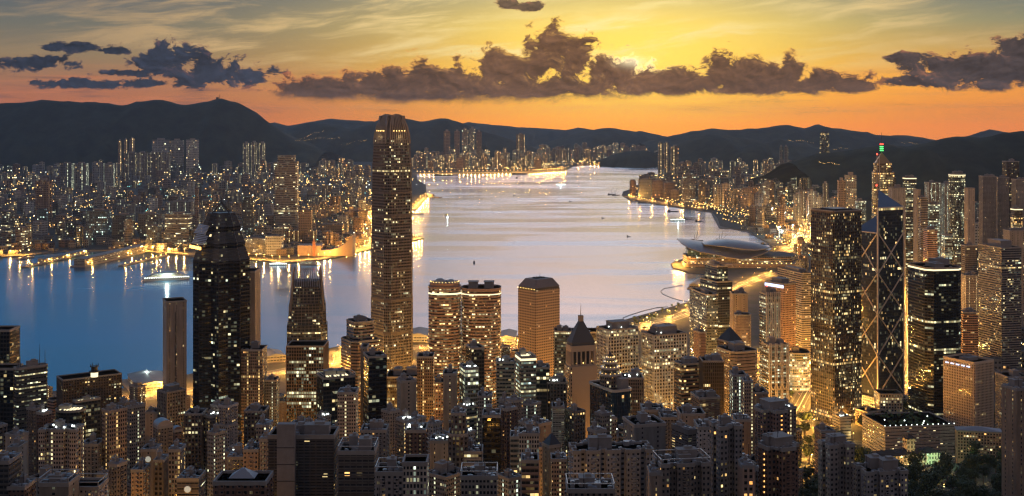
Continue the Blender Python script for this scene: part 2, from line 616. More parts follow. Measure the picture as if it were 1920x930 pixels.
def facade_group():
    g = bpy.data.node_groups.new('facade', 'ShaderNodeTree')
    io = g.interface
    for nm, ty, dv in (('Wall', 'NodeSocketColor', (0.3, 0.3, 0.3, 1)), ('Glass', 'NodeSocketColor', (0.02, 0.02, 0.03, 1)),
                       ('FloorH', 'NodeSocketFloat', 3.6), ('BayW', 'NodeSocketFloat', 3.0), ('WinW', 'NodeSocketFloat', 0.7), ('WinH', 'NodeSocketFloat', 0.5),
                       ('Lit', 'NodeSocketFloat', 0.05), ('Run', 'NodeSocketFloat', 0.03), ('FloorLit', 'NodeSocketFloat', 0.0), ('Strength', 'NodeSocketFloat', 1.5),
                       ('ToneLo', 'NodeSocketFloat', 0.0), ('ToneHi', 'NodeSocketFloat', 1.0), ('Stair', 'NodeSocketFloat', 0.0), ('Seed', 'NodeSocketFloat', 0.0),
                       ('GlassRough', 'NodeSocketFloat', 0.12), ('WallRough', 'NodeSocketFloat', 0.75), ('StairTone', 'NodeSocketFloat', 0.5)):
        s = io.new_socket(nm, in_out='INPUT', socket_type=ty)
        s.default_value = dv
    io.new_socket('BSDF', in_out='OUTPUT', socket_type='NodeSocketShader')
    t = NT(g)
    gi = t.n.new('NodeGroupInput')
    go = t.n.new('NodeGroupOutput')
    I = gi.outputs
    uvn = t.n.new('ShaderNodeUVMap')
    uvn.uv_map = 'UVMap'
    u, v, _ = t.sep(uvn.outputs[0])
    oi = t.n.new('ShaderNodeObjectInfo')
    seed = t.m('MULTIPLY_ADD', oi.outputs['Random'], 211.0, I['Seed'])
    fu, fv = t.m('DIVIDE', u, I['BayW']), t.m('DIVIDE', v, I['FloorH'])
    bi, fi = t.m('FLOOR', fu), t.m('FLOOR', fv)
    bf, ff = t.m('FRACT', fu), t.m('FRACT', fv)
    wx = t.m('LESS_THAN', t.m('ABSOLUTE', t.m('SUBTRACT', bf, 0.5)), t.m('MULTIPLY', I['WinW'], 0.5))
    wy = t.m('LESS_THAN', t.m('ABSOLUTE', t.m('SUBTRACT', ff, 0.52)), t.m('MULTIPLY', I['WinH'], 0.5))
    win = t.m('MULTIPLY', wx, wy)
    r1, c1 = t.white(t.xyz(bi, fi, seed))
    cr, cg, cb = t.sep(c1)
    r2, c2 = t.white(t.xyz(t.m('FLOOR', t.m('DIVIDE', t.m('ADD', bi, t.m('MULTIPLY', fi, 2.37)), 5.0)), fi, t.m('ADD', seed, 31.7)))
    r3, c3 = t.white(t.xyz(fi, seed, 3.1))
    # lamps are left on in patches of the building
    patch = t.noise(t.xyz(t.m('DIVIDE', u, 26.0), t.m('DIVIDE', v, 34.0), seed), 1.0, 2, 0.5)
    pk = t.step(patch, 0.40, 0.66, 0.35, 1.9)
    a = t.m('LESS_THAN', r1, t.m('MULTIPLY', I['Lit'], pk))
    b = t.m('MULTIPLY', t.m('LESS_THAN', r2, t.m('MULTIPLY', I['Run'], pk)), t.m('LESS_THAN', cg, 0.82))
    c = t.m('MULTIPLY', t.m('LESS_THAN', r3, I['FloorLit']), t.m('LESS_THAN', cg, 0.93))
    st = t.m('LESS_THAN', t.m('ABSOLUTE', t.m('SUBTRACT', t.m('MODULO', bi, t.m('MAXIMUM', I['Stair'], 1.0)), t.m('FLOOR', t.m('MULTIPLY', I['Stair'], 0.5)))), 0.5)
    st = t.m('MULTIPLY', st, t.m('GREATER_THAN', I['Stair'], 0.5))
    st = t.m('MULTIPLY', st, t.m('LESS_THAN', cb, 0.95))
    lit = t.m('MAXIMUM', t.m('MAXIMUM', a, b), t.m('MAXIMUM', c, st))
    lit = t.m('MULTIPLY', lit, win)
    tone = t.n.new('ShaderNodeMapRange')
    t.put(tone.inputs[0], t.m('MULTIPLY', t.m('ADD', cr, r3), 0.5))
    t.put(tone.inputs[3], I['ToneLo'])
    t.put(tone.inputs[4], I['ToneHi'])
    tn = t.m('ADD', t.m('MULTIPLY', tone.outputs[0], t.m('SUBTRACT', 1.0, st)), t.m('MULTIPLY', st, I['StairTone']))
    col = t.ramp(tn, [(0.0, (1.0, 0.42, 0.10, 1)), (0.25, (1.0, 0.66, 0.24, 1)), (0.5, (1.0, 0.86, 0.45, 1)), (0.7, (0.95, 1.0, 0.66, 1)), (0.85, (0.72, 1.0, 0.86, 1)), (1.0, (0.5, 0.85, 1.0, 1))])
    # brightness differs from room to room and falls off inside each one
    ins = t.m('MULTIPLY', t.m('MULTIPLY_ADD', t.m('MULTIPLY', cb, t.m('MULTIPLY', cb, cb)), 1.6, 0.18), t.m('MULTIPLY_ADD', t.noise(t.v('MULTIPLY', uvn.outputs[0], (0.9, 1.3, 1.0)), 1.0, 2, 0.5), 1.2, 0.4))
    # curtained rooms: a faint glow behind many more panes
    r4, c4 = t.white(t.xyz(bi, fi, t.m('ADD', seed, 91.3)))
    dim = t.m('MULTIPLY', t.m('MULTIPLY', win, t.m('LESS_THAN', r4, t.m('MULTIPLY', t.m('MULTIPLY_ADD', I['Lit'], 2.2, I['Run']), pk))), t.m('MULTIPLY_ADD', cr, 0.08, 0.015))
    es = t.m('MULTIPLY', t.m('MAXIMUM', t.m('MULTIPLY', lit, ins), dim), I['Strength'])
    # weathering: rain streaks and patched render
    dirt = t.noise(t.v('MULTIPLY', uvn.outputs[0], (0.28, 0.05, 1.0)), 1.0, 5, 0.65)
    wl = paint(t, I['Wall'])
    wall = t.mix(t.step(dirt, 0.3, 0.75), t.mix(0.38, wl, (0, 0, 0, 1)), wl)
    gl = t.mix(t.m('MULTIPLY', cg, 0.6), I['Glass'], t.mix(0.5, I['Glass'], (0.0, 0.0, 0.0, 1)))
    p = t.n.new('ShaderNodeBsdfPrincipled')
    t.l.new(t.mix(win, wall, gl), p.inputs['Base Color'])
    ro = t.n.new('ShaderNodeMix')
    t.put(ro.inputs[0], win)
    t.put(ro.inputs[2], I['WallRough'])
    t.put(ro.inputs[3], I['GlassRough'])
    t.l.new(ro.outputs[0], p.inputs['Roughness'])
    t.l.new(col, p.inputs['Emission Color'])
    t.l.new(es, p.inputs['Emission Strength'])
    # each pane sits at a slightly different angle
    geo = t.n.new('ShaderNodeNewGeometry')
    jit = t.v('SCALE', t.v('SUBTRACT', c1, (0.5, 0.5, 0.5)))
    jit.node.inputs['Scale'].default_value = 0.045
    nj = t.v('NORMALIZE', t.v('ADD', geo.outputs['Normal'], t.v('MULTIPLY', jit, t.xyz(win, win, win))))
    t.l.new(nj, p.inputs['Normal'])
    t.l.new(p.outputs[0], go.inputs[0])
    return g


FG = facade_group()
_fc = {}


def facade(name, wall, glass=(0.02, 0.024, 0.03), fh=3.6, bw=3.0, ww=0.7, wh=0.5, lit=0.05, run=0.03, fl=0.0, st=1.5, tone=(0.25, 0.85), stair=0, seed=0.0, gr=0.12, wr=0.75, stone=0.5):
    m = bpy.data.materials.new(name)
    m.use_nodes = True
    t = NT(m.node_tree)
    for n in list(t.n): t.n.remove(n)
    o = t.n.new('ShaderNodeOutputMaterial')
    g = t.n.new('ShaderNodeGroup')
    g.node_tree = FG
    t.l.new(g.outputs[0], o.inputs[0])
    for k, v in (('Wall', (*wall, 1)), ('Glass', (*glass, 1)), ('FloorH', fh), ('BayW', bw), ('WinW', ww), ('WinH', wh), ('Lit', lit), ('Run', run), ('FloorLit', fl), ('Strength', st),
                 ('ToneLo', tone[0]), ('ToneHi', tone[1]), ('Stair', float(stair)), ('Seed', seed), ('GlassRough', gr), ('WallRough', wr), ('StairTone', stone)):
        g.inputs[k].default_value = v
    m.cycles.emission_sampling = 'NONE'
    return m


def glow(name, col, s, sampled=False):
    return simple(name, (0.1, 0.1, 0.1), 0.6, emit=col, es=s, sampled=sampled)
# ------------------------------------------------------------------ the setting: harbour, land, hills
def water_mat():
    m = bpy.data.materials.new('harbour_water')
    m.use_nodes = True
    t = NT(m.node_tree)
    for n in list(t.n): t.n.remove(n)
    out = t.n.new('ShaderNodeOutputMaterial')
    tc = t.n.new('ShaderNodeTexCoord')
    P = tc.outputs['Object']
    big = t.noise(t.v('MULTIPLY', P, (1 / 900.0, 1 / 500.0, 1)), 1.0, 4, 0.55, 0.8)
    lane = t.noise(t.v('MULTIPLY', P, (1 / 1500.0, 1 / 260.0, 1)), 1.0, 5, 0.6, 1.2)
    fine = t.noise(t.v('MULTIPLY', P, (1 / 40.0, 1 / 18.0, 1)), 1.0, 5, 0.6, 0.3)
    # long calm slicks between breeze-ruffled lanes and old wakes
    ruff = t.m('ADD', t.step(big, 0.46, 0.60, 0.15, 0.21), t.step(lane, 0.52, 0.60, 0.0, 0.07))
    bp = t.n.new('ShaderNodeBump')
    bp.inputs['Strength'].default_value = 0.05
    bp.inputs['Distance'].default_value = 3.0
    t.l.new(fine, bp.inputs['Height'])
    body = t.n.new('ShaderNodeBsdfDiffuse')
    body.inputs['Color'].default_value = (0.014, 0.095, 0.18, 1)
    gl = t.n.new('ShaderNodeBsdfGlossy')
    gl.inputs['Color'].default_value = (0.76, 0.80, 0.88, 1)
    t.l.new(ruff, gl.inputs['Roughness'])
    fr = t.n.new('ShaderNodeFresnel')
    fr.inputs['IOR'].default_value = 1.38
    for n in (gl, fr):
        t.l.new(bp.outputs[0], n.inputs['Normal'])
    mx = t.n.new('ShaderNodeMixShader')
    t.l.new(fr.outputs[0], mx.inputs[0])
    t.l.new(body.outputs[0], mx.inputs[1])
    t.l.new(gl.outputs[0], mx.inputs[2])
    t.l.new(mx.outputs[0], out.inputs[0])
    return m


M_WATER = water_mat()
SEA_END = 22500.0
mb = MB()
mb.face([(-12000, -1500, 0), (12000, -1500, 0), (12000, SEA_END, 0), (-12000, SEA_END, 0)])
tag(mb.build('water', M_WATER), kind='structure')


def hill_mat(name, col, tint=0.5):
    m = bpy.data.materials.new(name)
    m.use_nodes = True
    t = NT(m.node_tree)
    b = t.n['Principled BSDF']
    tc = t.n.new('ShaderNodeTexCoord')
    n = t.noise(tc.outputs['Object'], 0.006, 8, 0.65)
    c = t.mix(t.step(n, 0.3, 0.7), tuple(v * 0.55 for v in col), tuple(v * 1.4 for v in col))
    t.l.new(c, b.inputs['Base Color'])
    b.inputs['Roughness'].default_value = 0.95
    b.inputs['Specular IOR Level'].default_value = 0.1
    return m


M_HILL = hill_mat('hill_forest', (0.035, 0.045, 0.028))


HILLS = []


def hill(name, prof, D, wf, wb, seed=0, rough=0.12, mat=None):
    """a ridge traced in profile, with real slopes falling to its front and its back"""
    pts = [at(px, py, D) for px, py in prof]
    xs = []
    n = max(60, min(220, int((pts[-1].x - pts[0].x) / 40)))
    for i in range(n + 1):
        x = pts[0].x + (pts[-1].x - pts[0].x) * i / n
        for a, b in zip(pts, pts[1:]):
            if a.x <= x <= b.x + 1e-6:
                k = (x - a.x) / max(1e-6, b.x - a.x)
                xs.append((x, a.z + (b.z - a.z) * k))
                break
    rows = [(-1.0, 0.0), (-0.85, 0.10), (-0.68, 0.30), (-0.5, 0.50), (-0.34, 0.68), (-0.2, 0.83), (-0.09, 0.94), (0.0, 1.0), (0.12, 0.92), (0.35, 0.68), (0.65, 0.32), (1.0, 0.0)]
    V = []
    for (s, h) in rows:
        for (x, z) in xs:
            Y = D + s * (wf if s < 0 else wb)
            d = mnoise.fractal(Vector((x / 420.0, Y / 700.0, seed)), 1.0, 2.0, 5)
            d2 = mnoise.fractal(Vector((x / 130.0, Y / 330.0, seed + 5)), 0.9, 2.1, 5)
            zz = z * h * (1 + d * rough * 3 * (1 - h) * 1.5) + (d * 70 + d2 * 46) * min(1.0, 2.2 * (1 - h)) * (h > 0)
            if h == 1.0:
                zz += d2 * min(9, z * 0.025)
            edge = 1.0
            V.append((x + d * 150 * (1 - h), Y, zz if h > 0 else -3.0))
    m = len(xs)
    Fc = []
    for j in range(len(rows) - 1):
        for i in range(m - 1):
            Fc.append((j * m + i, j * m + i + 1, (j + 1) * m + i + 1, (j + 1) * m + i))
    me = bpy.data.meshes.new(name)
    me.from_pydata(V, [], Fc)
    me.materials.append(mat or M_HILL)
    for p in me.polygons: p.use_smooth = True
    HILLS.append((V, Fc))
    o = bpy.data.objects.new(name, me)
    C.objects.link(o)
    return tag(o, kind='structure')


hill('hill', [(-260, 215), (-60, 198), (0, 195), (30, 192), (62, 190), (75, 186), (110, 189), (145, 191), (200, 194), (235, 197), (255, 190), (290, 188), (305, 187), (335, 196), (360, 195), (395, 188), (412, 184),
              (430, 189), (445, 192), (470, 206), (500, 228), (530, 250), (560, 265), (610, 285)], 10700, 1100, 2500, 1)
hill('hill', [(440, 250), (490, 234), (515, 229), (540, 236), (590, 227), (620, 222), (650, 225), (700, 228), (760, 240), (820, 262)], 17000, 2500, 2500, 2)
hill('hill', [(500, 268), (540, 242), (575, 231), (600, 230), (640, 238), (660, 242), (700, 228), (730, 219), (760, 222), (790, 228), (820, 223), (840, 222), (870, 232), (900, 245), (960, 262), (1010, 280)], 13800, 1300, 2000, 3)
hill('hill', [(820, 240), (880, 229), (905, 232), (950, 236), (975, 239), (1010, 240), (1060, 244), (1085, 239), (1110, 243), (1160, 252), (1220, 266)], 20000, 2000, 1800, 4)
hill('hill', [(1000, 276), (1040, 262), (1060, 256), (1100, 246), (1130, 240), (1150, 240), (1190, 247), (1200, 245), (1240, 254), (1280, 262), (1330, 276)], 16500, 1700, 2000, 5)
hill('hill', [(1200, 268), (1260, 254), (1300, 246), (1330, 241), (1380, 244), (1400, 242), (1430, 240), (1460, 235), (1480, 234), (1510, 241), (1533, 232), (1550, 239), (1580, 242), (1610, 246), (1640, 253), (1670, 254), (1700, 253),
              (1730, 258), (1760, 264), (1810, 278)], 13500, 2200, 2000, 6)
hill('hill', [(1240, 285), (1290, 263), (1330, 251), (1370, 255), (1410, 262), (1440, 268), (1460, 259), (1480, 264), (1520, 272), (1580, 286), (1640, 292)], 11000, 1500, 1600, 7)
hill('hill', [(1480, 305), (1530, 288), (1600, 281), (1640, 275), (1660, 269), (1680, 273), (1700, 275), (1740, 268), (1770, 258), (1800, 255), (1840, 258), (1880, 250), (1920, 246), (1990, 238), (2150, 230)], 5900, 1150, 1500, 8)
hill('hill', [(1780, 275), (1815, 258), (1840, 246), (1855, 242), (1880, 247), (1910, 252), (1960, 268)], 15000, 1500, 1500, 9)
hill('hill', [(1120, 303), (1150, 290), (1170, 284), (1210, 282), (1240, 290), (1270, 303)], 11500, 700, 700, 10)


def land_mat():
    m = bpy.data.materials.new('city_ground')
    m.use_nodes = True
    t = NT(m.node_tree)
    b = t.n['Principled BSDF']
    tc = t.n.new('ShaderNodeTexCoord')
    n = t.noise(tc.outputs['Object'], 0.02, 6, 0.6)
    n2 = t.noise(tc.outputs['Object'], 0.3, 4, 0.6)
    c = t.mix(t.step(n, 0.45, 0.6), (0.06, 0.058, 0.055, 1), (0.03, 0.042, 0.022, 1))
    c = t.mix(t.m('MULTIPLY', n2, 0.5), c, (0.10, 0.095, 0.09, 1))
    t.l.new(c, b.inputs['Base Color'])
    b.inputs['Roughness'].default_value = 0.9
    return m


M_LAND = land_mat()
M_QUAY = simple('quay_concrete', (0.22, 0.21, 0.19), 0.85, var=0.3, scale=0.05)


def shore(pts, z=3.0):
    return [gd(px, py, z) for px, py in pts]


def land(name, coast, rest, z=3.0):
    """a sheet of level land with a quay wall down to the sea bed"""
    pl = [(p.x, p.y) for p in shore(coast, z)] + rest
    ar = sum(pl[i][0] * pl[(i + 1) % len(pl)][1] - pl[(i + 1) % len(pl)][0] * pl[i][1] for i in range(len(pl)))
    if ar < 0: pl.reverse()
    mb = MB()
    mb.prism(pl, -4.0, z, 1, 0)
    return tag(mb.build(name, [M_LAND, M_QUAY]), kind='structure')


KOW = [(-420, 484), (-60, 484), (0, 481), (42, 480), (120, 470), (215, 468), (330, 476), (360, 480), (455, 486), (500, 489), (530, 492), (560, 490), (600, 487), (640, 480), (690, 468), (715, 462), (745, 452), (772, 451), (795, 446),
       (774, 441), (770, 420), (771, 402), (770, 392), (780, 384), (797, 370), (800, 362), (798, 345), (783, 338), (781, 326), (855, 326), (1000, 324), (1060, 320), (1075, 312), (1110, 309), (1180, 308), (1252, 307)]
land('kowloon_land', KOW, [(9000, 14500), (9000, 20500), (-9500, 20500), (-9500, 3500)])
ISL = [(-400, 740), (-100, 735), (100, 733), (228, 728), (300, 715), (360, 700), (450, 672), (530, 664), (620, 652), (700, 636), (790, 624), (880, 628), (960, 630), (1060, 622), (1110, 616), (1165, 601), (1230, 583), (1290, 566), (1312, 540),
       (1322, 512), (1290, 510), (1262, 502), (1258, 494), (1268, 488), (1300, 482), (1420, 474), (1446, 462), (1440, 455), (1424, 446), (1402, 433), (1378, 429), (1350, 424), (1346, 410), (1336, 398), (1300, 393), (1240, 384), (1182, 375), (1166, 366),
       (1168, 359), (1190, 352), (1215, 340), (1240, 322), (1262, 312)]
land('island_land', ISL, [(9500, 11000), (9500, 600), (3000, 0), (-2500, 0), (-2500, 1700)], 3.0)
# the breakwater arm of the typhoon shelter and the runway strip across the harbour
for nm, pts, w in (('breakwater', [(1338, 399), (1354, 427)], 22), ('breakwater', [(1354, 427), (1404, 428)], 20), ('runway_strip', [(856, 325), (1074, 318)], 0)):
    if w:
        a, b = gd(*pts[0], 2.5), gd(*pts[1], 2.5)
        d = (b - a).normalized()
        n = Vector((-d.y, d.x, 0)) * w / 2
        mb = MB()
        pl = [(a - n), (b - n), (b + n), (a + n)]
        mb.prism([(p.x, p.y) for p in pl], -4, 2.5 + w * 0.01, 0, 0)
        tag(mb.build(nm, M_QUAY), 'low concrete breakwater arm of the typhoon shelter running ' + ('away from the viewer' if pts[0][0] == 1338 else 'across the basin mouth'), 'breakwater')


def slope_mesh():
    m = bpy.data.materials.new('hillside_ground')
    m.use_nodes = True
    t = NT(m.node_tree)
    b = t.n['Principled BSDF']
    tc = t.n.new('ShaderNodeTexCoord')
    n = t.noise(tc.outputs['Object'], 0.03, 7, 0.65)
    t.l.new(t.mix(t.step(n, 0.35, 0.65), (0.05, 0.048, 0.044, 1), (0.03, 0.045, 0.02, 1)), b.inputs['Base Color'])
    b.inputs['Roughness'].default_value = 0.95
    xs = [-1500 + 40 * i for i in range(76)]
    ys = [-300 + 30 * j for j in range(61)]
    V, Fc = [], []
    for yy in ys:
        for xx in xs:
            z = ground(xx, yy) - 0.35
            z += mnoise.noise(Vector((xx / 90.0, yy / 90.0, 0))) * 2.0 * (yy < 1300)
            if yy >= 1470: z = 2.6
            V.append((xx, yy, z))
    m_ = len(xs)
    for j in range(len(ys) - 1):
        for i in range(m_ - 1):
            Fc.append((j * m_ + i, j * m_ + i + 1, (j + 1) * m_ + i + 1, (j + 1) * m_ + i))
    me = bpy.data.meshes.new('hillside')
    me.from_pydata(V, [], Fc)
    me.materials.append(m)
    for p in me.polygons: p.use_smooth = True
    o = bpy.data.objects.new('hillside', me)
    C.objects.link(o)
    tag(o, kind='structure')


slope_mesh()

# ------------------------------------------------------------------ the air
def haze():
    m = bpy.data.materials.new('haze')
    m.use_nodes = True
    t = NT(m.node_tree)
    for n in list(t.n): t.n.remove(n)
    o = t.n.new('ShaderNodeOutputMaterial')
    v = t.n.new('ShaderNodeVolumePrincipled')
    v.inputs['Color'].default_value = (0.48, 0.64, 0.84, 1)
    v.inputs['Density'].default_value = 2.1e-5
    v.inputs['Anisotropy'].default_value = 0.45
    t.l.new(v.outputs[0], o.inputs['Volume'])
    mb = MB()
    mb.prism([(-13000, -2500), (13000, -2500), (13000, 23500), (-13000, 23500)], -6.0, 720.0, 0, 0, bottom=True)
    tag(mb.build('haze', m), kind='stuff')


haze()
# ------------------------------------------------------------------ surfaces of the buildings
DK = (0.015, 0.021, 0.030)
STY = {
    # name: (facade arguments, geometry: 'bands' / 'ribs' / None, spacing)
    'dark_glass': (dict(wall=(0.035, 0.035, 0.038), glass=DK, fh=4.0, bw=3.0, ww=0.86, wh=0.62, lit=0.035, run=0.045, fl=0.02, st=1.3, tone=(0.3, 0.85), gr=0.10, wr=0.35), 'mull', 3.0),
    'black_glass': (dict(wall=(0.018, 0.018, 0.02), glass=(0.010, 0.011, 0.014), fh=4.0, bw=3.4, ww=0.92, wh=0.62, lit=0.02, run=0.035, fl=0.04, st=1.2, tone=(0.4, 0.85), gr=0.08, wr=0.3), 'mull', 3.4),
    'blue_glass': (dict(wall=(0.03, 0.05, 0.075), glass=(0.012, 0.03, 0.055), fh=3.6, bw=2.4, ww=0.9, wh=0.8, lit=0.02, run=0.01, st=1.0, tone=(0.1, 0.9), gr=0.07, wr=0.25), 'mull', 4.8),
    'lit_office': (dict(wall=(0.10, 0.095, 0.085), glass=DK, fh=4.0, bw=2.6, ww=0.86, wh=0.52, lit=0.10, run=0.16, fl=0.10, st=1.3, tone=(0.35, 0.85), gr=0.12), 'bands', 4.0),
    'lit_glass': (dict(wall=(0.30, 0.31, 0.28), glass=(0.05, 0.06, 0.055), fh=3.9, bw=2.6, ww=0.9, wh=0.6, lit=0.16, run=0.20, fl=0.22, st=1.1, tone=(0.5, 0.95), gr=0.12), 'bands', 3.9),
    'gold_glass': (dict(wall=(0.10, 0.075, 0.05), glass=(0.05, 0.035, 0.02), fh=3.9, bw=2.4, ww=0.88, wh=0.66, lit=0.16, run=0.20, fl=0.10, st=1.3, tone=(0.05, 0.6), gr=0.09, wr=0.4), 'mull', 2.4),
    'brown_band': (dict(wall=(0.26, 0.19, 0.15), glass=DK, fh=3.9, bw=2.6, ww=0.97, wh=0.48, lit=0.05, run=0.07, fl=0.04, st=1.3, tone=(0.1, 0.7)), 'bands', 3.9),
    'pink_band': (dict(wall=(0.42, 0.28, 0.22), glass=DK, fh=3.7, bw=2.8, ww=0.95, wh=0.46, lit=0.03, run=0.04, st=1.3, tone=(0.0, 0.6)), 'bands', 3.7),
    'grey_band': (dict(wall=(0.27, 0.25, 0.24), glass=DK, fh=3.7, bw=2.8, ww=0.95, wh=0.46, lit=0.04, run=0.05, fl=0.01, st=1.2, tone=(0.2, 0.9)), 'bands', 3.7),
    'white_grid': (dict(wall=(0.52, 0.48, 0.43), glass=(0.025, 0.025, 0.025), fh=3.9, bw=3.6, ww=0.62, wh=0.56, lit=0.07, run=0.16, fl=0.05, st=1.35, tone=(0.35, 0.75)), 'grid', 3.6),
    'beige_grid': (dict(wall=(0.46, 0.35, 0.26), glass=(0.025, 0.022, 0.02), fh=3.5, bw=2.9, ww=0.56, wh=0.56, lit=0.015, run=0.015, st=1.2, tone=(0.1, 0.7)), 'grid', 2.9),
    'pink_grid': (dict(wall=(0.48, 0.33, 0.25), glass=(0.025, 0.022, 0.02), fh=3.3, bw=3.0, ww=0.6, wh=0.5, lit=0.07, run=0.02, st=1.3, tone=(0.0, 0.6)), 'grid', 3.0),
    'grey_grid': (dict(wall=(0.30, 0.27, 0.25), glass=(0.022, 0.022, 0.025), fh=3.6, bw=3.2, ww=0.6, wh=0.5, lit=0.04, run=0.03, st=1.2, tone=(0.2, 0.9)), 'grid', 3.2),
    'dark_grid': (dict(wall=(0.12, 0.10, 0.09), glass=(0.016, 0.016, 0.018), fh=3.5, bw=3.2, ww=0.62, wh=0.52, lit=0.06, run=0.03, st=1.2, tone=(0.1, 0.85)), 'grid', 3.2),
    'blank_beige': (dict(wall=(0.40, 0.31, 0.24), glass=DK, fh=3.2, bw=9.0, ww=0.10, wh=0.5, lit=0.10, st=1.2, tone=(0.0, 0.7)), None, 0),
    'blank_grey': (dict(wall=(0.30, 0.28, 0.265), glass=DK, fh=3.2, bw=11.0, ww=0.10, wh=0.45, lit=0.05, st=1.2, tone=(0.2, 0.8)), None, 0),
    'flat_grey': (dict(wall=(0.29, 0.26, 0.245), glass=DK, fh=3.0, bw=2.6, ww=0.46, wh=0.46, lit=0.035, run=0.0, st=1.35, tone=(0.05, 0.75)), 'bays', 7.8),
    'flat_white': (dict(wall=(0.44, 0.39, 0.36), glass=DK, fh=3.0, bw=2.6, ww=0.46, wh=0.46, lit=0.03, run=0.0, st=1.35, tone=(0.05, 0.7)), 'bays', 7.8),
    'flat_brown': (dict(wall=(0.20, 0.13, 0.105), glass=DK, fh=3.0, bw=2.8, ww=0.50, wh=0.48, lit=0.025, run=0.0, st=1.4, tone=(0.0, 0.6)), 'bays', 8.4),
    'flat_beige': (dict(wall=(0.42, 0.32, 0.25), glass=DK, fh=3.0, bw=2.6, ww=0.44, wh=0.46, lit=0.04, run=0.0, st=1.35, tone=(0.05, 0.7)), 'bays', 7.8),
    'flat_dark': (dict(wall=(0.12, 0.115, 0.115), glass=(0.03, 0.034, 0.042), fh=3.2, bw=3.2, ww=0.84, wh=0.62, lit=0.02, run=0.0, st=1.2, tone=(0.05, 0.8), gr=0.08), 'bands', 3.2),
    'stair_beige': (dict(wall=(0.43, 0.34, 0.27), glass=DK, fh=3.0, bw=1.8, ww=0.62, wh=0.52, lit=0.02, st=1.5, tone=(0.1, 0.7), stair=7, stone=0.50), None, 0),
    'stair_grey': (dict(wall=(0.27, 0.25, 0.24), glass=DK, fh=3.0, bw=1.8, ww=0.60, wh=0.5, lit=0.02, st=1.5, tone=(0.2, 0.8), stair=8, stone=0.66), None, 0),
    'stair_gold': (dict(wall=(0.36, 0.27, 0.20), glass=DK, fh=3.2, bw=1.9, ww=0.62, wh=0.6, lit=0.03, st=1.5, tone=(0.0, 0.6), stair=6, stone=0.22), None, 0),
    'stair_white': (dict(wall=(0.46, 0.43, 0.40), glass=DK, fh=3.1, bw=1.8, ww=0.62, wh=0.62, lit=0.03, st=1.5, tone=(0.4, 0.9), stair=6, stone=0.78), None, 0),
    'olive': (dict(wall=(0.13, 0.10, 0.06), glass=(0.05, 0.04, 0.02), fh=3.8, bw=2.0, ww=0.8, wh=0.7, lit=0.01, run=0.01, st=1.0, tone=(0.0, 0.6)), 'ribs', 2.0),
    'fins': (dict(wall=(0.16, 0.13, 0.11), glass=DK, fh=4.0, bw=3.0, ww=0.94, wh=0.66, lit=0.03, run=0.16, fl=0.24, st=1.2, tone=(0.5, 0.8)), 'ribs', 3.0),
    'lattice': (dict(wall=(0.20, 0.17, 0.15), glass=DK, fh=3.6, bw=2.0, ww=0.7, wh=0.6, lit=0.05, run=0.0, st=1.0, tone=(0.2, 0.9)), 'ribs', 2.0),
}
_m = {}


def fm(sty):
    if sty not in _m:
        _m[sty] = facade('facade_' + sty, seed=len(_m) * 17.3, **STY[sty][0])
    return _m[sty]


M_ROOF = simple('roof_felt', (0.085, 0.085, 0.09), 0.9, var=0.5, scale=0.25)
M_PARA = simple('parapet_concrete', (0.30, 0.28, 0.26), 0.8, var=0.25, scale=0.3)
M_PLANT = simple('plant_room_render', (0.26, 0.24, 0.23), 0.8, var=0.3, scale=0.3)
M_DARKM = simple('dark_metal', (0.06, 0.06, 0.065), 0.5, 0.6)
M_STEEL = simple('pale_steel', (0.45, 0.44, 0.42), 0.42, 0.5)
M_ALU = simple('aluminium_panel', (0.55, 0.50, 0.46), 0.45, 0.25)
M_TANK = simple('tank_steel', (0.35, 0.36, 0.38), 0.5, 0.4)
M_GREENROOF = simple('green_roof', (0.05, 0.085, 0.03), 0.95, var=0.5, scale=0.3)
M_TEAL = simple('teal_roof', (0.10, 0.24, 0.24), 0.7)
G_WARM = glow('lamp_warm', (1.0, 0.62, 0.18), 5.0)
G_GOLD = glow('lamp_gold', (1.0, 0.50, 0.10), 4.5)
G_WHITE = glow('lamp_white', (0.9, 1.0, 0.92), 5.0)
G_SOFT = glow('strip_light', (1.0, 0.85, 0.5), 1.6)
G_BLUEW = glow('strip_blue_white', (0.55, 0.68, 1.0), 2.2)
G_RED = glow('lamp_red', (1.0, 0.06, 0.03), 5.0)
G_GREEN = glow('lamp_green', (0.08, 1.0, 0.18), 2.5)
G_CYAN = glow('lamp_cyan', (0.3, 0.95, 0.9), 2.0)
# ------------------------------------------------------------------ one building from a line of the table
RNG = random.Random(11)
FOOT = []      # (x, y, radius, short name) of everything that stands


def footprint(x0, xc, x1, Y, th, depth=None):
    """plan size, centre and turn of a block whose near corner is seen at xc"""
    if xc is None:
        xm = (x0 + x1) / 2
        a = (x1 - x0) / F * Y
        b = depth or a * 0.8
        c = Vector(((xm - 960) / F * (Y + b / 2 * 0), Y + b / 2, 0))
        return a, b, c, 0.0
    Xc = (xc - 960) / F * Y
    t1, t0 = (x1 - 960) / F, (x0 - 960) / F
    th = th - math.atan((xc - 960) / F)      # turned from the line of sight
    cs, sn = math.cos(th), math.sin(th)
    a = (t1 * Y - Xc) / (cs - t1 * sn)
    b = (Xc - t0 * Y) / (sn + t0 * cs)
    if depth: b = depth
    c = Vector((Xc, Y, 0)) + Vector((cs, sn, 0)) * a / 2 + Vector((-sn, cs, 0)) * b / 2
    return a, b, c, th


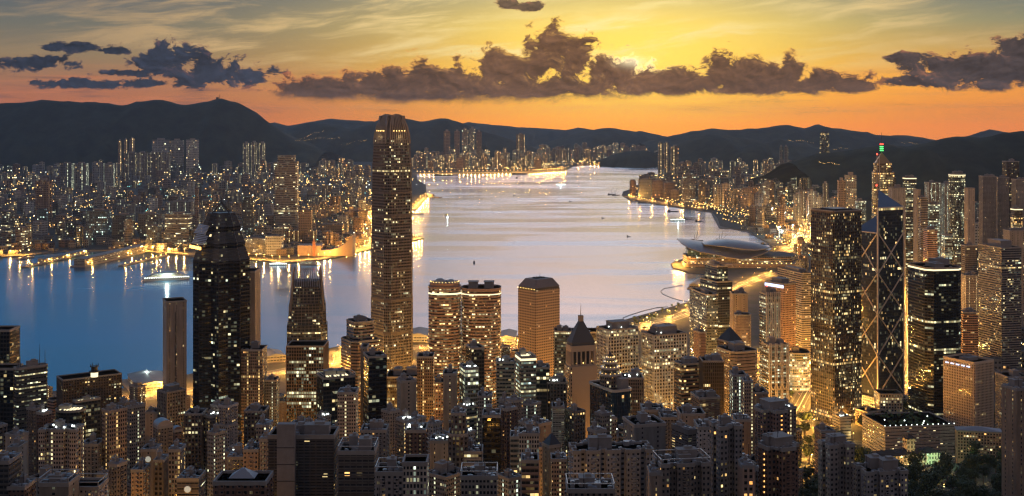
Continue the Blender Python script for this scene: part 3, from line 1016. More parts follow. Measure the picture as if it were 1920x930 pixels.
def trim(mb, plan, z0, z1, kind, sp, mi, edge=0.0):
    """real relief on the walls: slab edges, mullions, bay windows"""
    if kind in ('bands',):
        z = z0 + sp
        while z < z1 - 1:
            p = P_off(plan, 0.28)
            mb.prism(p, z - 0.55, z + 0.35, mi, mi, bottom=True)
            z += sp
    if kind in ('ribs', 'mull', 'grid'):
        d = {'ribs': 0.7, 'mull': 0.22, 'grid': 0.42}[kind]
        w = {'ribs': 0.55, 'mull': 0.22, 'grid': 0.9}[kind]
        n = len(plan)
        for i in range(n):
            a, b = Vector(plan[i]), Vector(plan[(i + 1) % n])
            L = (b - a).length
            if L < sp * 1.4: continue
            k = max(1, round(L / sp))
            t = (b - a) / L
            o = Vector((t.y, -t.x))
            for q in range(k + 1):
                c = a + t * (L * q / k)
                if q == 0: c = c + t * w * 0.5
                if q == k: c = c - t * w * 0.5
                p = [c - t * w / 2 + o * 0.02, c - t * w / 2 + o * d, c + t * w / 2 + o * d, c + t * w / 2 + o * 0.02]
                p = [(v.x, v.y) for v in p]
                ar = sum(p[j][0] * p[(j + 1) % 4][1] - p[(j + 1) % 4][0] * p[j][1] for j in range(4))
                if ar < 0: p.reverse()
                mb.prism(p, z0, z1 - 0.05, mi, mi)
    if kind == 'bays':
        n = len(plan)
        for i in range(n):
            a, b = Vector(plan[i]), Vector(plan[(i + 1) % n])
            L = (b - a).length
            if L < sp * 0.8: continue
            k = max(1, round(L / sp))
            t = (b - a) / L
            o = Vector((t.y, -t.x))
            for q in range(k):
                c = a + t * (L * (q + 0.5) / k)
                w = L / k * 0.36
                p = [c - t * w * 0.5, c - t * w * 0.36 + o * 0.9, c + t * w * 0.36 + o * 0.9, c + t * w * 0.5]
                p = [(v.x, v.y) for v in p]
                e = c - t * (w * 0.8) + o * 0.12
                mb.box(e.x, e.y, z0, z1 - 1, 0.22, 0.22, 1)
                z = z0 + 3.0
                while z < z1 - 3.0:
                    ar = sum(p[j][0] * p[(j + 1) % 4][1] - p[(j + 1) % 4][0] * p[j][1] for j in range(4))
                    pp = p if ar > 0 else p[::-1]
                    mb.prism(pp, z + 0.55, z + 2.35, 0, 1, bottom=True, bay=w * 0.8)
                    if (int(z) * 7 + q * 13 + i * 5) % 5 < 2:
                        e = c + t * (w * 0.72) + o * 0.3
                        mb.box(e.x, e.y, z + 0.6, z + 1.25, 0.9, 0.7, 1, math.atan2(t.y, t.x))
                    z += 3.0


LASTROOF = {}


def roof_part(root, plan, h, mat_deck=None, para=1.3, mat_para=None, lip=0.35):
    mb = MB()
    o = P_off(plan, lip)
    i = P_off(plan, -0.5)
    mb.prism(o, h - 0.9, h + para, 1)
    n = len(o)
    for k in range(n):
        a, b, c, d = o[k], o[(k + 1) % n], i[(k + 1) % n], i[k]
        mb.face([(a[0], a[1], h + para), (b[0], b[1], h + para), (c[0], c[1], h + para), (d[0], d[1], h + para)], 1)
        mb.face([(d[0], d[1], h), (d[0], d[1], h + para), (c[0], c[1], h + para), (c[0], c[1], h)][::-1], 1)
        mb.face([(b[0], b[1], h - 0.9), (a[0], a[1], h - 0.9), (plan[k][0], plan[k][1], h - 0.9), (plan[(k + 1) % n][0], plan[(k + 1) % n][1], h - 0.9)], 1)
    mb.face([(p[0], p[1], h) for p in i], 0)
    ro = mb.build('roof', [mat_deck or M_ROOF, mat_para or M_PARA], root)
    LASTROOF[root.name] = ro
    return ro


_piece = {}


def piece(name, kind, parent, loc, scale=(1, 1, 1), rz=0.0, mat=None):
    """a small repeated part: a copy of one shared mesh"""
    key = (kind, mat.name if mat else '')
    if key not in _piece:
        mb = MB()
        if kind == 'lamp':
            mb.ball((0, 0, 0), 1.0, 0, 6, 4)
            m = [mat]
        elif kind == 'cooling_unit':
            mb.box(0, 0, 0, 1, 1, 1, 0)
            mb.box(0, 0, 1, 1.12, 0.7, 0.7, 0)
            m = [M_TANK]
        elif kind == 'shrub':
            mb.ball((0, 0, 0.3), 1.0, 0, 7, 5, 0.8)
            m = [mat]
        else:
            mb.box(0, 0, 0, 1, 1, 1, 0)
            m = [mat or M_TANK]
        o = mb.build(name, m)
        _piece[key] = o.data
        C.objects.unlink(o)
        bpy.data.objects.remove(o)
    o = bpy.data.objects.new(name, _piece[key])
    C.objects.link(o)
    if name in ('cooling_unit', 'roof_duct', 'roof_lamp', 'roof_light', 'roof_shrub', 'eaves_lamp'):
        parent = LASTROOF.get(parent.name, parent)
    o.parent = parent
    o.location = loc
    o.rotation_euler = (0, 0, rz)
    o.scale = scale if isinstance(scale, (tuple, list)) else (scale, scale, scale)
    return o


def roof_things(root, a, b, h, r, flags):
    """plant rooms, tanks, cooling units and masts on the roof, each a part"""
    m = min(a, b)
    if 'bare' in flags: return
    np_ = 1 if m < 18 else r.choice((1, 2, 2))
    for k in range(np_):
        w, d, hh = a * r.uniform(0.22, 0.42), b * r.uniform(0.24, 0.42), r.uniform(3.2, 6.5) * (1.0 if m < 30 else 1.3)
        x, y = (r.uniform(-0.22, 0.05) if k == 0 else r.uniform(0.12, 0.25)) * a, r.uniform(-0.16, 0.2) * b
        mb = MB()
        mb.box(x, y, h, h + hh, w, d, 0)
        mb.box(x, y, h + hh, h + hh + 0.35, w + 0.5, d + 0.5, 1, bottom=True)
        mb.box(x + w * 0.1, y, h + hh + 0.35, h + hh + 1.6, w * 0.4, d * 0.45, 1)
        mb.build('plant_room', [M_PLANT, M_PARA], root)
    close = root.location.y < 1050
    for k in range(r.randint(9, 15) if close else r.randint(3, 6)):
        x, y = r.uniform(-0.42, 0.42) * a, r.choice((-1, 1)) * r.uniform(0.2 if close else 0.28, 0.42) * b
        s = r.uniform(0.9, 2.2)
        piece('cooling_unit', 'cooling_unit', root, (x, y, h), (s * 1.5, s, r.uniform(0.9, 2.2)), r.choice((0, R(90))))
    for k in range(r.randint(3, 5) if close else r.randint(1, 2)):
        x0_, y0_ = r.uniform(-0.3, 0.1) * a, r.uniform(-0.40, 0.40) * b
        piece('roof_duct', 'roof_duct', root, (x0_ + a * 0.12, y0_, h), (a * 0.25, 0.5, 0.5), r.choice((0, R(90))) if close else 0)
    for _t in range((2 if r.random() < 0.6 else 1) if close else int(r.random() < 0.55)):
        mb = MB()
        x, y, rr = r.uniform(-0.3, 0.3) * a, r.uniform(-0.3, 0.3) * b, r.uniform(1.2, 2.2)
        mb.tube((x, y, h), (x, y, h + 2.6), rr, rr, 10)
        mb.build('water_tank', M_TANK, root)
    for _t in range(r.randint(1, 3) if close else int(r.random() < 0.35)):
        mb = MB()
        x, y = r.uniform(-0.3, 0.3) * a, r.uniform(-0.3, 0.3) * b
        mb.tube((x, y, h), (x, y, h + r.uniform(6, 12)), 0.22, 0.1, 5)
        mb.build('aerial', M_DARKM, root)


BAD = []


def tower(kind, label, cat, x0, xc, x1, yt, Y, sty, flags='', th=40, plan=None, depth=None, group=None, base=None, short=None):
    th = R(th)
    a, b, c, rz = footprint(x0, xc, x1, Y, th, depth)
    fl = set(flags.split())
    r = random.Random(int(x0 * 31 + yt * 7 + Y))
    z0 = ground(c.x, c.y) if base is None else base
    ztop = EYE - (yt - HY) / F * Y
    h = ztop - z0 - (1.3 if 'bare' not in fl else 1.3)
    root = thing(kind, (c.x, c.y, z0), rz, label, cat, group)
    FOOT.append((c.x, c.y, math.hypot(a, b) / 2, short or kind.replace('_', ' '), z0 + h, sty))
    if plan is None: pl = P_rect(a, b)
    elif plan == 'cham': pl = P_cham(a, b, min(a, b) * 0.16)
    elif plan == 'round': pl = P_round(a, b, min(a, b) * 0.36, 6)
    elif plan == 'cross': pl = P_cross(a, b)
    elif plan == 'ell': pl = P_ell(a, b, 28)
    elif plan == 'notch': pl = P_notch(a, b, max(1, round(a / 13)), max(1, round(b / 14)))
    else: pl = plan(a, b)
    near = Y < 1700
    args, tk, sp = STY[sty]
    mat = fm(sty)
    wallm = M_W.get(sty)
    if wallm is None:
        wallm = M_W[sty] = trim_mat('trim_' + sty, args['wall'])
    mb = MB()
    h1 = h
    if 'setback' in fl:
        h1 = h * 0.86
    zb = -14.0 if z0 > 6 else -1.0
    mb.prism(pl, 0.0, h1, 0, 1, bay=args['bw'], v0=h1 - 400 * args['fh'])
    mb.prism(pl, zb, 0.0, 1)
    if near and tk:
        trim(mb, pl, 0.0, h1, tk, sp, 1)
    mb.build('wall', [mat, wallm], root)
    tp = pl
    if 'setback' in fl:
        roof_part(root, pl, h1)
        tp = P_scale(pl, 0.72)
        mb = MB()
        mb.prism(tp, h1 + 0.003, h, 0, 1, bay=args['bw'], v0=h1 - 400 * args['fh'])
        if near and tk: trim(mb, tp, h1 + 0.003, h, tk, sp, 1)
        mb.build('upper_wall', [mat, wallm], root)
    if 'bare' in fl:
        pass
    elif 'green' in fl:
        roof_part(root, tp, h, M_TEAL)
    else:
        roof_part(root, tp, h, None, 1.3, wallm if 'selfpara' in fl else None)
    sc = 0.72 if 'setback' in fl else 1.0
    if 'noplant' not in fl:
        roof_things(root, a * sc, b * sc, h, r, fl)
    if 'box' in fl:            # a big plant storey set in from the edges
        mb = MB()
        q = P_scale(P_rect(a * sc, b * sc), 0.55)
        hh = max(5.0, min(a, b) * 0.28)
        mb.prism(q, h, h + hh, 0, 1)
        mb.prism(P_off(q, 0.4), h + hh, h + hh + 0.5, 1, 1, bottom=True)
        mb.build('roof_house', [M_PLANT, M_PARA], root)
    if 'pyr' in fl:
        mb = MB()
        q = P_scale(P_rect(a * sc, b * sc), 0.98)
        hh = min(a, b) * 0.75
        mb.prism(q, h + 1.3, h + 1.3 + hh, 0, None, plan1=P_scale(q, 0.03))
        mb.build('pyramid_roof', M_DARKM, root)
    if 'hip' in fl:
        mb = MB()
        q = P_scale(P_off(P_rect(a, b), 1.2), 0.46 if a > 18 and kind == 'apartment_tower' else 1.0)
        hh = min(a, b) * 0.22
        mb.prism(q, h + 1.35, h + 1.35 + hh, 0, 0, plan1=P_scale(q, 0.12))
        mb.build('hipped_roof', M_TANK, root)
    if 'masts' in fl:
        for (dx, dy, L) in ((-0.42, -0.3, 17), (-0.3, 0.3, 10), (0.3, 0.1, 20), (0.44, -0.2, 14)):
            mb = MB()
            mb.tube((dx * a, dy * b, h), (dx * a, dy * b, h + L), 0.35, 0.15, 5)
            mb.build('mast', M_DARKM, root)
    if 'mast' in fl:
        mb = MB()
        mb.tube((0, 0, h), (0, 0, h + 22), 0.4, 0.12, 5)
        mb.build('mast', M_DARKM, root)
    if 'skylight' in fl:
        for k in range(6):
            piece('roof_light', 'bar', root, (-a * 0.3 + a * 0.12 * k, 0, h + 0.05), (a * 0.07, b * 0.5, 0.5), 0, G_SOFT)
    if 'crownlit' in fl:
        mb = MB()
        q = P_off(tp, 0.45)
        qi = P_off(tp, 0.02)
        mb.prism(q, h - 3.2, h - 1.2, 0, 0, bottom=True)
        mb.build('light_band', G_SOFT, root)
    if 'bluelit' in fl:
        mb = MB()
        mb.box(0, -b / 2 - 0.5, h - 5.5, h - 1.6, a * 0.94, 0.8, 0, bottom=True) if False else None
        mb.box(-a / 2 - 0.5, 0, h - 5.5, h - 1.4, 0.8, b * 0.96, 0, bottom=True)
        mb.build('light_band', G_BLUEW, root)
    if 'roofglow' in fl:
        for k in range(5):
            piece('roof_lamp', 'lamp', root, (r.uniform(-0.4, 0.4) * a, r.uniform(-0.4, 0.1) * b, h + 2.2), 0.7, 0, G_WHITE)
    if 'slit' in fl:           # a dark window slot down the blank face
        z = 4.0
        while z < h - 14:
            piece('window_slot', 'bar', root, (-a * 0.06, -b / 2 - 0.05, z), (1.1, 0.5, 11.0), 0, M_DARKM)
            z += 13.0
    if 'core' in fl:           # a blank concrete lift core standing proud of the front
        mb = MB()
        w = a * 0.27
        mb.box(-a * 0.21, -b / 2 - 2.0, -10, h + 8.0, w, 5.0, 0)
        z = 4.0
        while z < h + 4:
            mb.box(-a * 0.21, -b / 2 - 4.55, z, z + 0.35, w + 0.1, 0.16, 1)
            z += 9.0
        mb.build('lift_core', [M_PLANT, M_DARKM], root)
    if 'frame' in fl:          # open concrete frame round the roof terrace
        mb = MB()
        q = P_rect(a, b)
        for k in range(4):
            p, p2 = q[k], q[(k + 1) % 4]
            mb.beam((p[0], p[1], h), (p[0], p[1], h + 3.6), 0.4, mi=0)
            mb.beam((p[0], p[1], h + 3.6), (p2[0], p2[1], h + 3.6), 0.4, mi=0)
        mb.build('roof_frame', M_ALU, root)
    if 'disc' in fl:
        mb = MB()
        mb.tube((0, -b / 2 - 0.2, h - 6), (0, -b / 2 - 0.6, h - 6), 2.6, 2.6, 16, 0)
        mb.tube((0, -b / 2 - 0.2, h - 6), (0, -b / 2 - 0.7, h - 6), 2.1, 2.1, 16, 1)
        mb.build('round_sign', [M_STEEL, simple('round_sign_face', (0.6, 0.6, 0.55), 0.5, emit=(0.8, 0.85, 0.7), es=0.35)], root)
    if 'trees' in fl:
        for k in range(60):
            piece('roof_shrub', 'shrub', root, (r.uniform(-0.46, 0.46) * a, r.uniform(-0.46, 0.46) * b, h + 0.4), r.uniform(1.0, 2.6), 0, M_GREENROOF)
        for k in range(14):
            piece('roof_lamp', 'lamp', root, (-a / 2 + a * k / 13, -b / 2 + 1, h + 2.0), 0.5, 0, G_WHITE)
    if 'podium' in fl:
        mb = MB()
        pp = P_off(P_rect(a, b), 9)
        mb.prism(pp, -1.0, 16.0, 0, 1, bay=args['bw'])
        mb.build('podium', [fm('lit_office'), M_ROOF], root)
    if 'arch' in fl:
        mb = MB()
        n = 10
        prev = None
        for k in range(n + 1):
            t = math.pi * k / n
            cur = (-math.cos(t) * a * 0.5, math.sin(t) * min(a, b) * 0.35)
            if prev:
                y0_, y1_ = -b / 2, b / 2
                mb.face([(prev[0], y0_, h + 1.3 + prev[1]), (cur[0], y0_, h + 1.3 + cur[1]), (cur[0], y1_, h + 1.3 + cur[1]), (prev[0], y1_, h + 1.3 + prev[1])], 0)
                mb.face([(prev[0], y0_, h + 1.3), (cur[0], y0_, h + 1.3), (cur[0], y0_, h + 1.3 + cur[1]), (prev[0], y0_, h + 1.3 + prev[1])], 1)
                mb.face([(prev[0], y1_, h + 1.3), (cur[0], y1_, h + 1.3), (cur[0], y1_, h + 1.3 + cur[1]), (prev[0], y1_, h + 1.3 + prev[1])], 1)
            prev = cur
        mb.build('arched_roof', [M_TANK, wallm], root)
    return root


M_W = {}
# ------------------------------------------------------------------ landmark towers
def foot(root, r, short, top, sty='x'):
    FOOT.append((root.location.x, root.location.y, r, short, top, sty))


# --- the tallest tower, with its crown of claws
def harbour_tower():
    Y = 1673.0
    c = at(731, 300, Y)
    root = thing('skyscraper', (c.x, Y + 29, 4.0), R(38), 'tallest tower, grey with a crown of upright claws, rising past the far hills', 'skyscraper')
    foot(root, 46, 'the tallest clawed tower', 412)
    H = 398.0
    mat = facade('facade_tall_tower', wall=(0.165, 0.145, 0.13), glass=(0.024, 0.024, 0.026), fh=4.2, bw=2.6, ww=0.80, wh=0.52, lit=0.055, run=0.07, fl=0.03, st=1.4, tone=(0.3, 0.72), gr=0.12, wr=0.5, seed=3.0)
    trimm = simple('silver_mullion', (0.23, 0.20, 0.18), 0.45, 0.3)
    s = 48.0
    mb = MB()
    # each stage a little narrower than the one below, with cut corners
    st = [(0, 1.0), (150, 1.0), (150.01, 0.985), (236, 0.985), (236.01, 0.955), (300, 0.955), (300.01, 0.94), (340, 0.93), (340.01, 0.91), (366, 0.875), (376, 0.84)]
    for (z0, k0), (z1, k1) in zip(st, st[1:]):
        if z1 - z0 < 0.1: continue
        p0, p1 = P_cham(s * k0, s * k0, s * k0 * 0.15), P_cham(s * k1, s * k1, s * k1 * 0.15)
        mb.prism(p0, z0, z1, 0, 1, bay=2.6, plan1=p1, v0=0)
        # upright ribs along every face
        n = len(p0)
        for i in range(n):
            a, b = Vector(p0[i]), Vector(p0[(i + 1) % n])
            a1, b1 = Vector(p1[i]), Vector(p1[(i + 1) % n])
            L = (b - a).length
            m = max(1, round(L / 2.6))
            t = (b - a) / L
            o = Vector((t.y, -t.x))
            for q in range(m + 1):
                u, u1 = a + (b - a) * q / m + o * 0.12, a1 + (b1 - a1) * q / m + o * 0.12
                mb.beam((u.x, u.y, z0), (u1.x, u1.y, z1), 0.36, mi=1)
    mb.build('wall', [mat, trimm], root)
    blm = simple('belt_louvre', (0.14, 0.12, 0.11), 0.6)
    for z in (58, 104, 150, 193, 236, 268, 300, 340):
        k = [kk for zz, kk in st if zz <= z][-1]
        mb = MB()
        mb.prism(P_off(P_cham(s * k, s * k, s * k * 0.15), 0.5), z - 2.0, z + 0.8, 0, 0, bottom=True)
        mb.build('belt_course', blm, root)
    # shoulder piers: blank corner walls that run up the left and right sides
    mb = MB()
    mb.prism(P_cham(s * 0.78, s * 0.78, s * 0.12), 376, 390, 0, None, plan1=P_cham(s * 0.66, s * 0.66, s * 0.1))
    mb.prism(P_cham(s * 0.66, s * 0.66, s * 0.1), 390, 403, 0, 1, plan1=P_cham(s * 0.44, s * 0.44, s * 0.06))
    mb.build('roof', [trimm, M_ROOF], root)
    claw = simple('crown_claw', (0.36, 0.29, 0.22), 0.5, 0.2)
    for f in range(4):
        A = f * math.pi / 2
        for k in range(10):
            mb = MB()
            u = -s * 0.30 + s * 0.60 * k / 9
            hh = 37.0 - 2.5 * abs(k - 4.5) / 4.5
            pts = [(u * 1.1, -s * 0.43, 368), (u * 1.05, -s * 0.41, 380), (u * 0.95, -s * 0.36, 392), (u * 0.8, -s * 0.29, 401), (u * 0.66, -s * 0.22, 370 + hh + 3)]
            for p, q in zip(pts, pts[1:]):
                P0 = Matrix.Rotation(A, 3, 'Z') @ Vector(p)
                P1 = Matrix.Rotation(A, 3, 'Z') @ Vector(q)
                mb.beam(P0, P1, 1.25)
            mb.build('crown_claw', claw, root)
    for f in range(4):
        A = f * math.pi / 2 + math.pi / 4
        Mx = Matrix.Rotation(A, 3, 'Z')
        for w in (-4.5, 4.5):
            mb = MB()
            pts = [(w, -s * 0.42, 352), (w * 0.9, -s * 0.40, 378), (w * 0.7, -s * 0.34, 396), (w * 0.5, -s * 0.31, 407)]
            for p, q in zip(pts, pts[1:]):
                mb.beam(Mx @ Vector(p), Mx @ Vector(q), 4.6)
            mb.build('corner_claw', trimm, root)
    for f in range(4):
        for k in range(5):
            p = Matrix.Rotation(f * math.pi / 2, 3, 'Z') @ Vector((-9 + 4.5 * k, -s * 0.40, 386))
            piece('crown_lamp', 'lamp', root, p, 0.7, 0, G_WARM)
    for f in range(4):
        ld = bpy.data.lights.new('crown_light', 'POINT')
        ld.energy = 900
        ld.color = (1.0, 0.78, 0.42)
        ld.shadow_soft_size = 1.0
        lo = bpy.data.objects.new('crown_light', ld)
        C.objects.link(lo)
        lo.parent = root
        lo.location = Matrix.Rotation(f * math.pi / 2, 3, 'Z') @ Vector((0, -s * 0.50, 378))
    # podium mall
    mb = MB()
    mb.prism(P_cham(84, 74, 12), -1, 22, 0, 1, bay=3)
    mb.build('podium', [fm('gold_glass'), M_ROOF], root)
    mb = MB()
    mb.prism(P_cham(60, 60, 12), 22.003, 34, 0, 1, bay=3)
    mb.build('lobby_drum', [fm('lit_office'), M_ROOF], root)


harbour_tower()


# --- its shorter sister
def sister_tower():
    Y = 1568.0
    c = at(571, 300, Y)
    root = thing('skyscraper', (c.x, Y + 22, 4.0), R(8), 'dark tower tapering to thin upright roof fins, left of the tallest tower', 'skyscraper')
    foot(root, 36, 'the dark tower with blue roof fins', 200)
    mat = facade('facade_sister', wall=(0.10, 0.09, 0.085), glass=DK, fh=4.0, bw=2.4, ww=0.86, wh=0.5, lit=0.05, run=0.07, fl=0.03, st=1.4, tone=(0.2, 0.8), gr=0.1, wr=0.4)
    tm = simple('sister_mullion', (0.20, 0.17, 0.15), 0.5, 0.3)
    s = 52.0
    mb = MB()
    st = [(0, 1.0), (132, 1.0), (132.01, 0.94), (160, 0.90), (160.01, 0.86), (182, 0.78)]
    for (z0, k0), (z1, k1) in zip(st, st[1:]):
        if z1 - z0 < 0.1: continue
        p0, p1 = P_cham(s * k0, s * 0.82 * k0, s * k0 * 0.16), P_cham(s * k1, s * 0.82 * k1, s * k1 * 0.16)
        mb.prism(p0, z0, z1, 0, 1, bay=2.4, plan1=p1, v0=0)
        n = len(p0)
        for i in range(n):
            a, b, a1, b1 = Vector(p0[i]), Vector(p0[(i + 1) % n]), Vector(p1[i]), Vector(p1[(i + 1) % n])
            m = max(1, round((b - a).length / 4.8))
            for q in range(m + 1):
                u, u1 = a + (b - a) * q / m, a1 + (b1 - a1) * q / m
                mb.beam((u.x, u.y, z0), (u1.x, u1.y, z1), 0.5, mi=1)
    mb.build('wall', [mat, tm], root)
    mb = MB()
    mb.prism(P_cham(s * 0.66, s * 0.54, 5), 182.003, 189, 0, 0)
    mb.build('roof', M_ROOF, root)
    fin = simple('crown_fin', (0.22, 0.26, 0.36), 0.5, 0.3)
    ends = []
    for k in range(12):
        x = -s * 0.31 + s * 0.62 * k / 11
        ends += [((x, y, 180), (x * 0.93, y * 0.86, 200)) for y in (-s * 0.31, s * 0.31)]
    for k in range(9):
        y = -s * 0.26 + s * 0.52 * k / 8
        ends += [((x, y, 180), (x * 0.88, y * 0.9, 200)) for x in (-s * 0.36, s * 0.36)]
    for p, q in ends:
        mb = MB()
        mb.beam(p, q, 0.8)
        mb.build('crown_fin', fin, root)
    for sx in (-1, 1):
        for sy in (-1, 1):
            mb = MB()
            mb.tube((sx * s * 0.41, sy * s * 0.28, 150), (sx * s * 0.33, sy * s * 0.25, 205), 2.4, 1.0, 5)
            mb.build('corner_claw', tm, root)


sister_tower()


# --- the dark stepped-pyramid tower
def stepped_tower():
    Y = 1231.0
    c = at(402, 400, Y)
    z0 = 10.0
    root = thing('skyscraper', (c.x, Y + 30, z0), R(45 + 8), 'near black star-shaped tower topped by stepped glass pyramids and an open steel tip, left foreground', 'skyscraper')
    foot(root, 38, 'the black stepped-pyramid tower', 300)
    mat = facade('facade_star', wall=(0.022, 0.022, 0.025), glass=(0.011, 0.013, 0.017), fh=4.0, bw=2.7, ww=0.92, wh=0.55, lit=0.024, run=0.04, fl=0.03, st=1.2, tone=(0.35, 0.85), gr=0.09, wr=0.3)
    tm = simple('star_mullion', (0.045, 0.042, 0.045), 0.4, 0.3)
    h = EYE - (492 - HY) / F * Y - z0
    s = 41.0
    sq = P_rect(s, s)

    def star(k):
        # two squares, one turned by 45 degrees
        A = [(x * k, y * k) for x, y in sq]
        out = []
        rr = s * 0.7071 * k
        ri = s * 0.5 * k / math.cos(R(22.5))
        for i in range(8):
            t = R(45 * i)
            out.append((rr * math.cos(t), rr * math.sin(t)))
            t2 = R(45 * i + 22.5)
            out.append((ri * math.cos(t2) * 0.995, ri * math.sin(t2) * 0.995))
        return out
    S = star(1.0)
    mb = MB()
    mb.prism(S, -14, h, 0, 1, bay=2.7, v0=-14)
    trim(mb, S, -14, h, 'mull', 2.7, 1)
    z = -10
    while z < h:
        mb.prism(P_off(S, 0.15), z - 0.35, z + 0.35, 1, 1, bottom=True)
        z += 8.0
    mb.build('wall', [mat, tm], root)
    # stepped pyramids: alternating sloped glass and short drums
    zz = h
    k = 1.0
    mb = MB()
    for (dk, dz, dh) in ((0.16, 13, 5), (0.17, 12, 5), (0.20, 14, 0)):
        mb.prism(star(k), zz, zz + dz, 0, None, bay=2.7, plan1=star(k - dk), v0=0)
        zz += dz
        k -= dk
        if dh:
            mb.prism(star(k), zz, zz + dh, 0, 1, bay=2.7, v0=0)
            zz += dh
    mb.face([(p[0], p[1], zz) for p in star(k)], 1)
    mb.build('pyramid_roof', [mat, tm], root)
    mb = MB()
    for i in range(4):
        t = R(90 * i)
        p = (s * 0.30 * math.cos(t), s * 0.30 * math.sin(t))
        mb.beam((p[0], p[1], zz), (0, 0, zz + 11), 0.8)
        q = (s * 0.30 * math.cos(t + R(90)), s * 0.30 * math.sin(t + R(90)))
        mb.beam((p[0], p[1], zz), (q[0], q[1], zz), 0.7)
    mb.tube((0, 0, zz + 9), (0, 0, zz + 16), 0.4, 0.2, 5)
    mb.build('steel_tip', M_DARKM, root)
    # pale louvred panels on the left-hand slopes, and an orange-lit storey under them
    lou = simple('louvre_panel', (0.50, 0.62, 0.85), 0.35, 0.1)
    inv = Matrix.Rotation(-R(53), 3, 'Z')
    for (x0, x1, y0, y1, n) in ((361, 386, 421, 438, 7), (371, 394, 408, 420, 0), (356, 384, 440, 458, 6)):
        if n == 0: continue
        for q in range(n):
            mb = MB()
            yy = y0 + (y1 - y0) * q / n
            sh = (q / n) * 8
            P0, P1 = at(x0 + 12 - sh * 1.3, yy, Y - 6 + 0.35 * (10 - q)), at(x1 + 6 - sh, yy + 3.5, Y - 9 + 0.35 * (10 - q))
            mb.beam(inv @ (P0 - root.location), inv @ (P1 - root.location), 0.9)
            mb.build('louvre', lou, root)
    P0, P1 = at(357, 461, Y - 5), at(375, 465, Y - 8)
    for q in range(6):
        p = P0 + (P1 - P0) * q / 5
        v = inv @ (p - root.location)
        piece('lit_window', 'bar', root, (v.x, v.y, v.z - 2), (1.5, 1.5, 3.0), 0, G_GOLD)


stepped_tower()


# --- the twin rounded towers by the ferry piers
def round_twin(x0, x1, yt, label, lit):
    Y = 1503.0
    a = (x1 - x0) / F * Y
    c = at((x0 + x1) / 2, yt, Y)
    root = thing('office_tower', (c.x, Y + a * 0.45, 4.0), R(0), label, 'office tower')
    foot(root, a * 0.62, 'the rounded twin towers', c.z)
    h = c.z - 4 - 6
    b = a * 0.9
    # a square core between two half-drums
    pl = []
    for k in range(13):
        t = R(-90 - 75 + 150 * k / 12)
        pl.append((a * 0.30 + a * 0.20 * 0 + math.cos(t + R(90)) * 0, 0))
    pl = P_round(a, b, a * 0.36, 7)
    mat = facade('facade_twin', wall=(0.33, 0.23, 0.18), glass=(0.05, 0.042, 0.038), fh=3.9, bw=2.2, ww=0.97, wh=0.52, lit=0.09, run=0.16, fl=0.06, st=1.35, tone=(0.1, 0.7), gr=0.08, wr=0.5)
    wm = simple('pink_granite_band', (0.36, 0.24, 0.18), 0.6, var=0.2)
    mb = MB()
    mb.prism(pl, -1, h, 0, 1, bay=2.2, v0=-1)
    trim(mb, pl, 0, h, 'bands', 3.9, 1)
    for k in range(4):
        t = R(45 + 90 * k)
        mb.box(math.cos(t) * a * 0.50, math.sin(t) * b * 0.50, -1, h + 1, a * 0.05, a * 0.05, 1, t)
    mb.build('wall', [mat, wm], root)
    roof_part(root, pl, h, None, 1.6, wm)
    if lit:
        mb = MB()
        mb.prism(P_scale(pl, 0.92), h - 0.0, h + 6, 0, 1, bay=2.2)
        mb.build('roof_drum', [wm, M_ROOF], root)
        for (dx, rr) in ((-0.14, 0.17), (0.20, 0.13)):
            mb = MB()
            mb.ball((dx * a, -0.05 * b, h + 6), rr * a, 0, 14, 8, 0.75)
            mb.build('roof_dome', M_STEEL, root)
        for k in range(14):
            t = R(180 + 180 * k / 13)
            piece('roof_lamp', 'lamp', root, (math.cos(t) * a * 0.44, math.sin(t) * b * 0.44, h + 7), 0.45, 0, G_WARM)
        mb = MB()
        mb.prism(P_off(pl, 0.4), h - 8.0, h - 6.0, 0, 0, bottom=True)
        mb.build('light_band', G_SOFT, root)
    else:
        for dx in (-0.2, 0.2):
            mb = MB()
            mb.box(dx * a, 0, h, h + 8, a * 0.24, b * 0.3, 0)
            mb.box(dx * a, 0, h + 8, h + 8.5, a * 0.27, b * 0.34, 1, bottom=True)
            mb.build('plant_room', [M_PLANT, M_PARA], root)
        mb = MB()
        mb.prism(P_off(pl, 0.4), h - 6.5, h - 5.3, 0, 0, bottom=True)
        mb.build('light_band', G_SOFT, root)


round_twin(802, 863, 532, 'round-cornered granite tower with two lit domes on its roof, left one of the pair', True)
round_twin(864, 939, 535, 'round-cornered granite tower with two square plant rooms on its roof, right one of the pair', False)


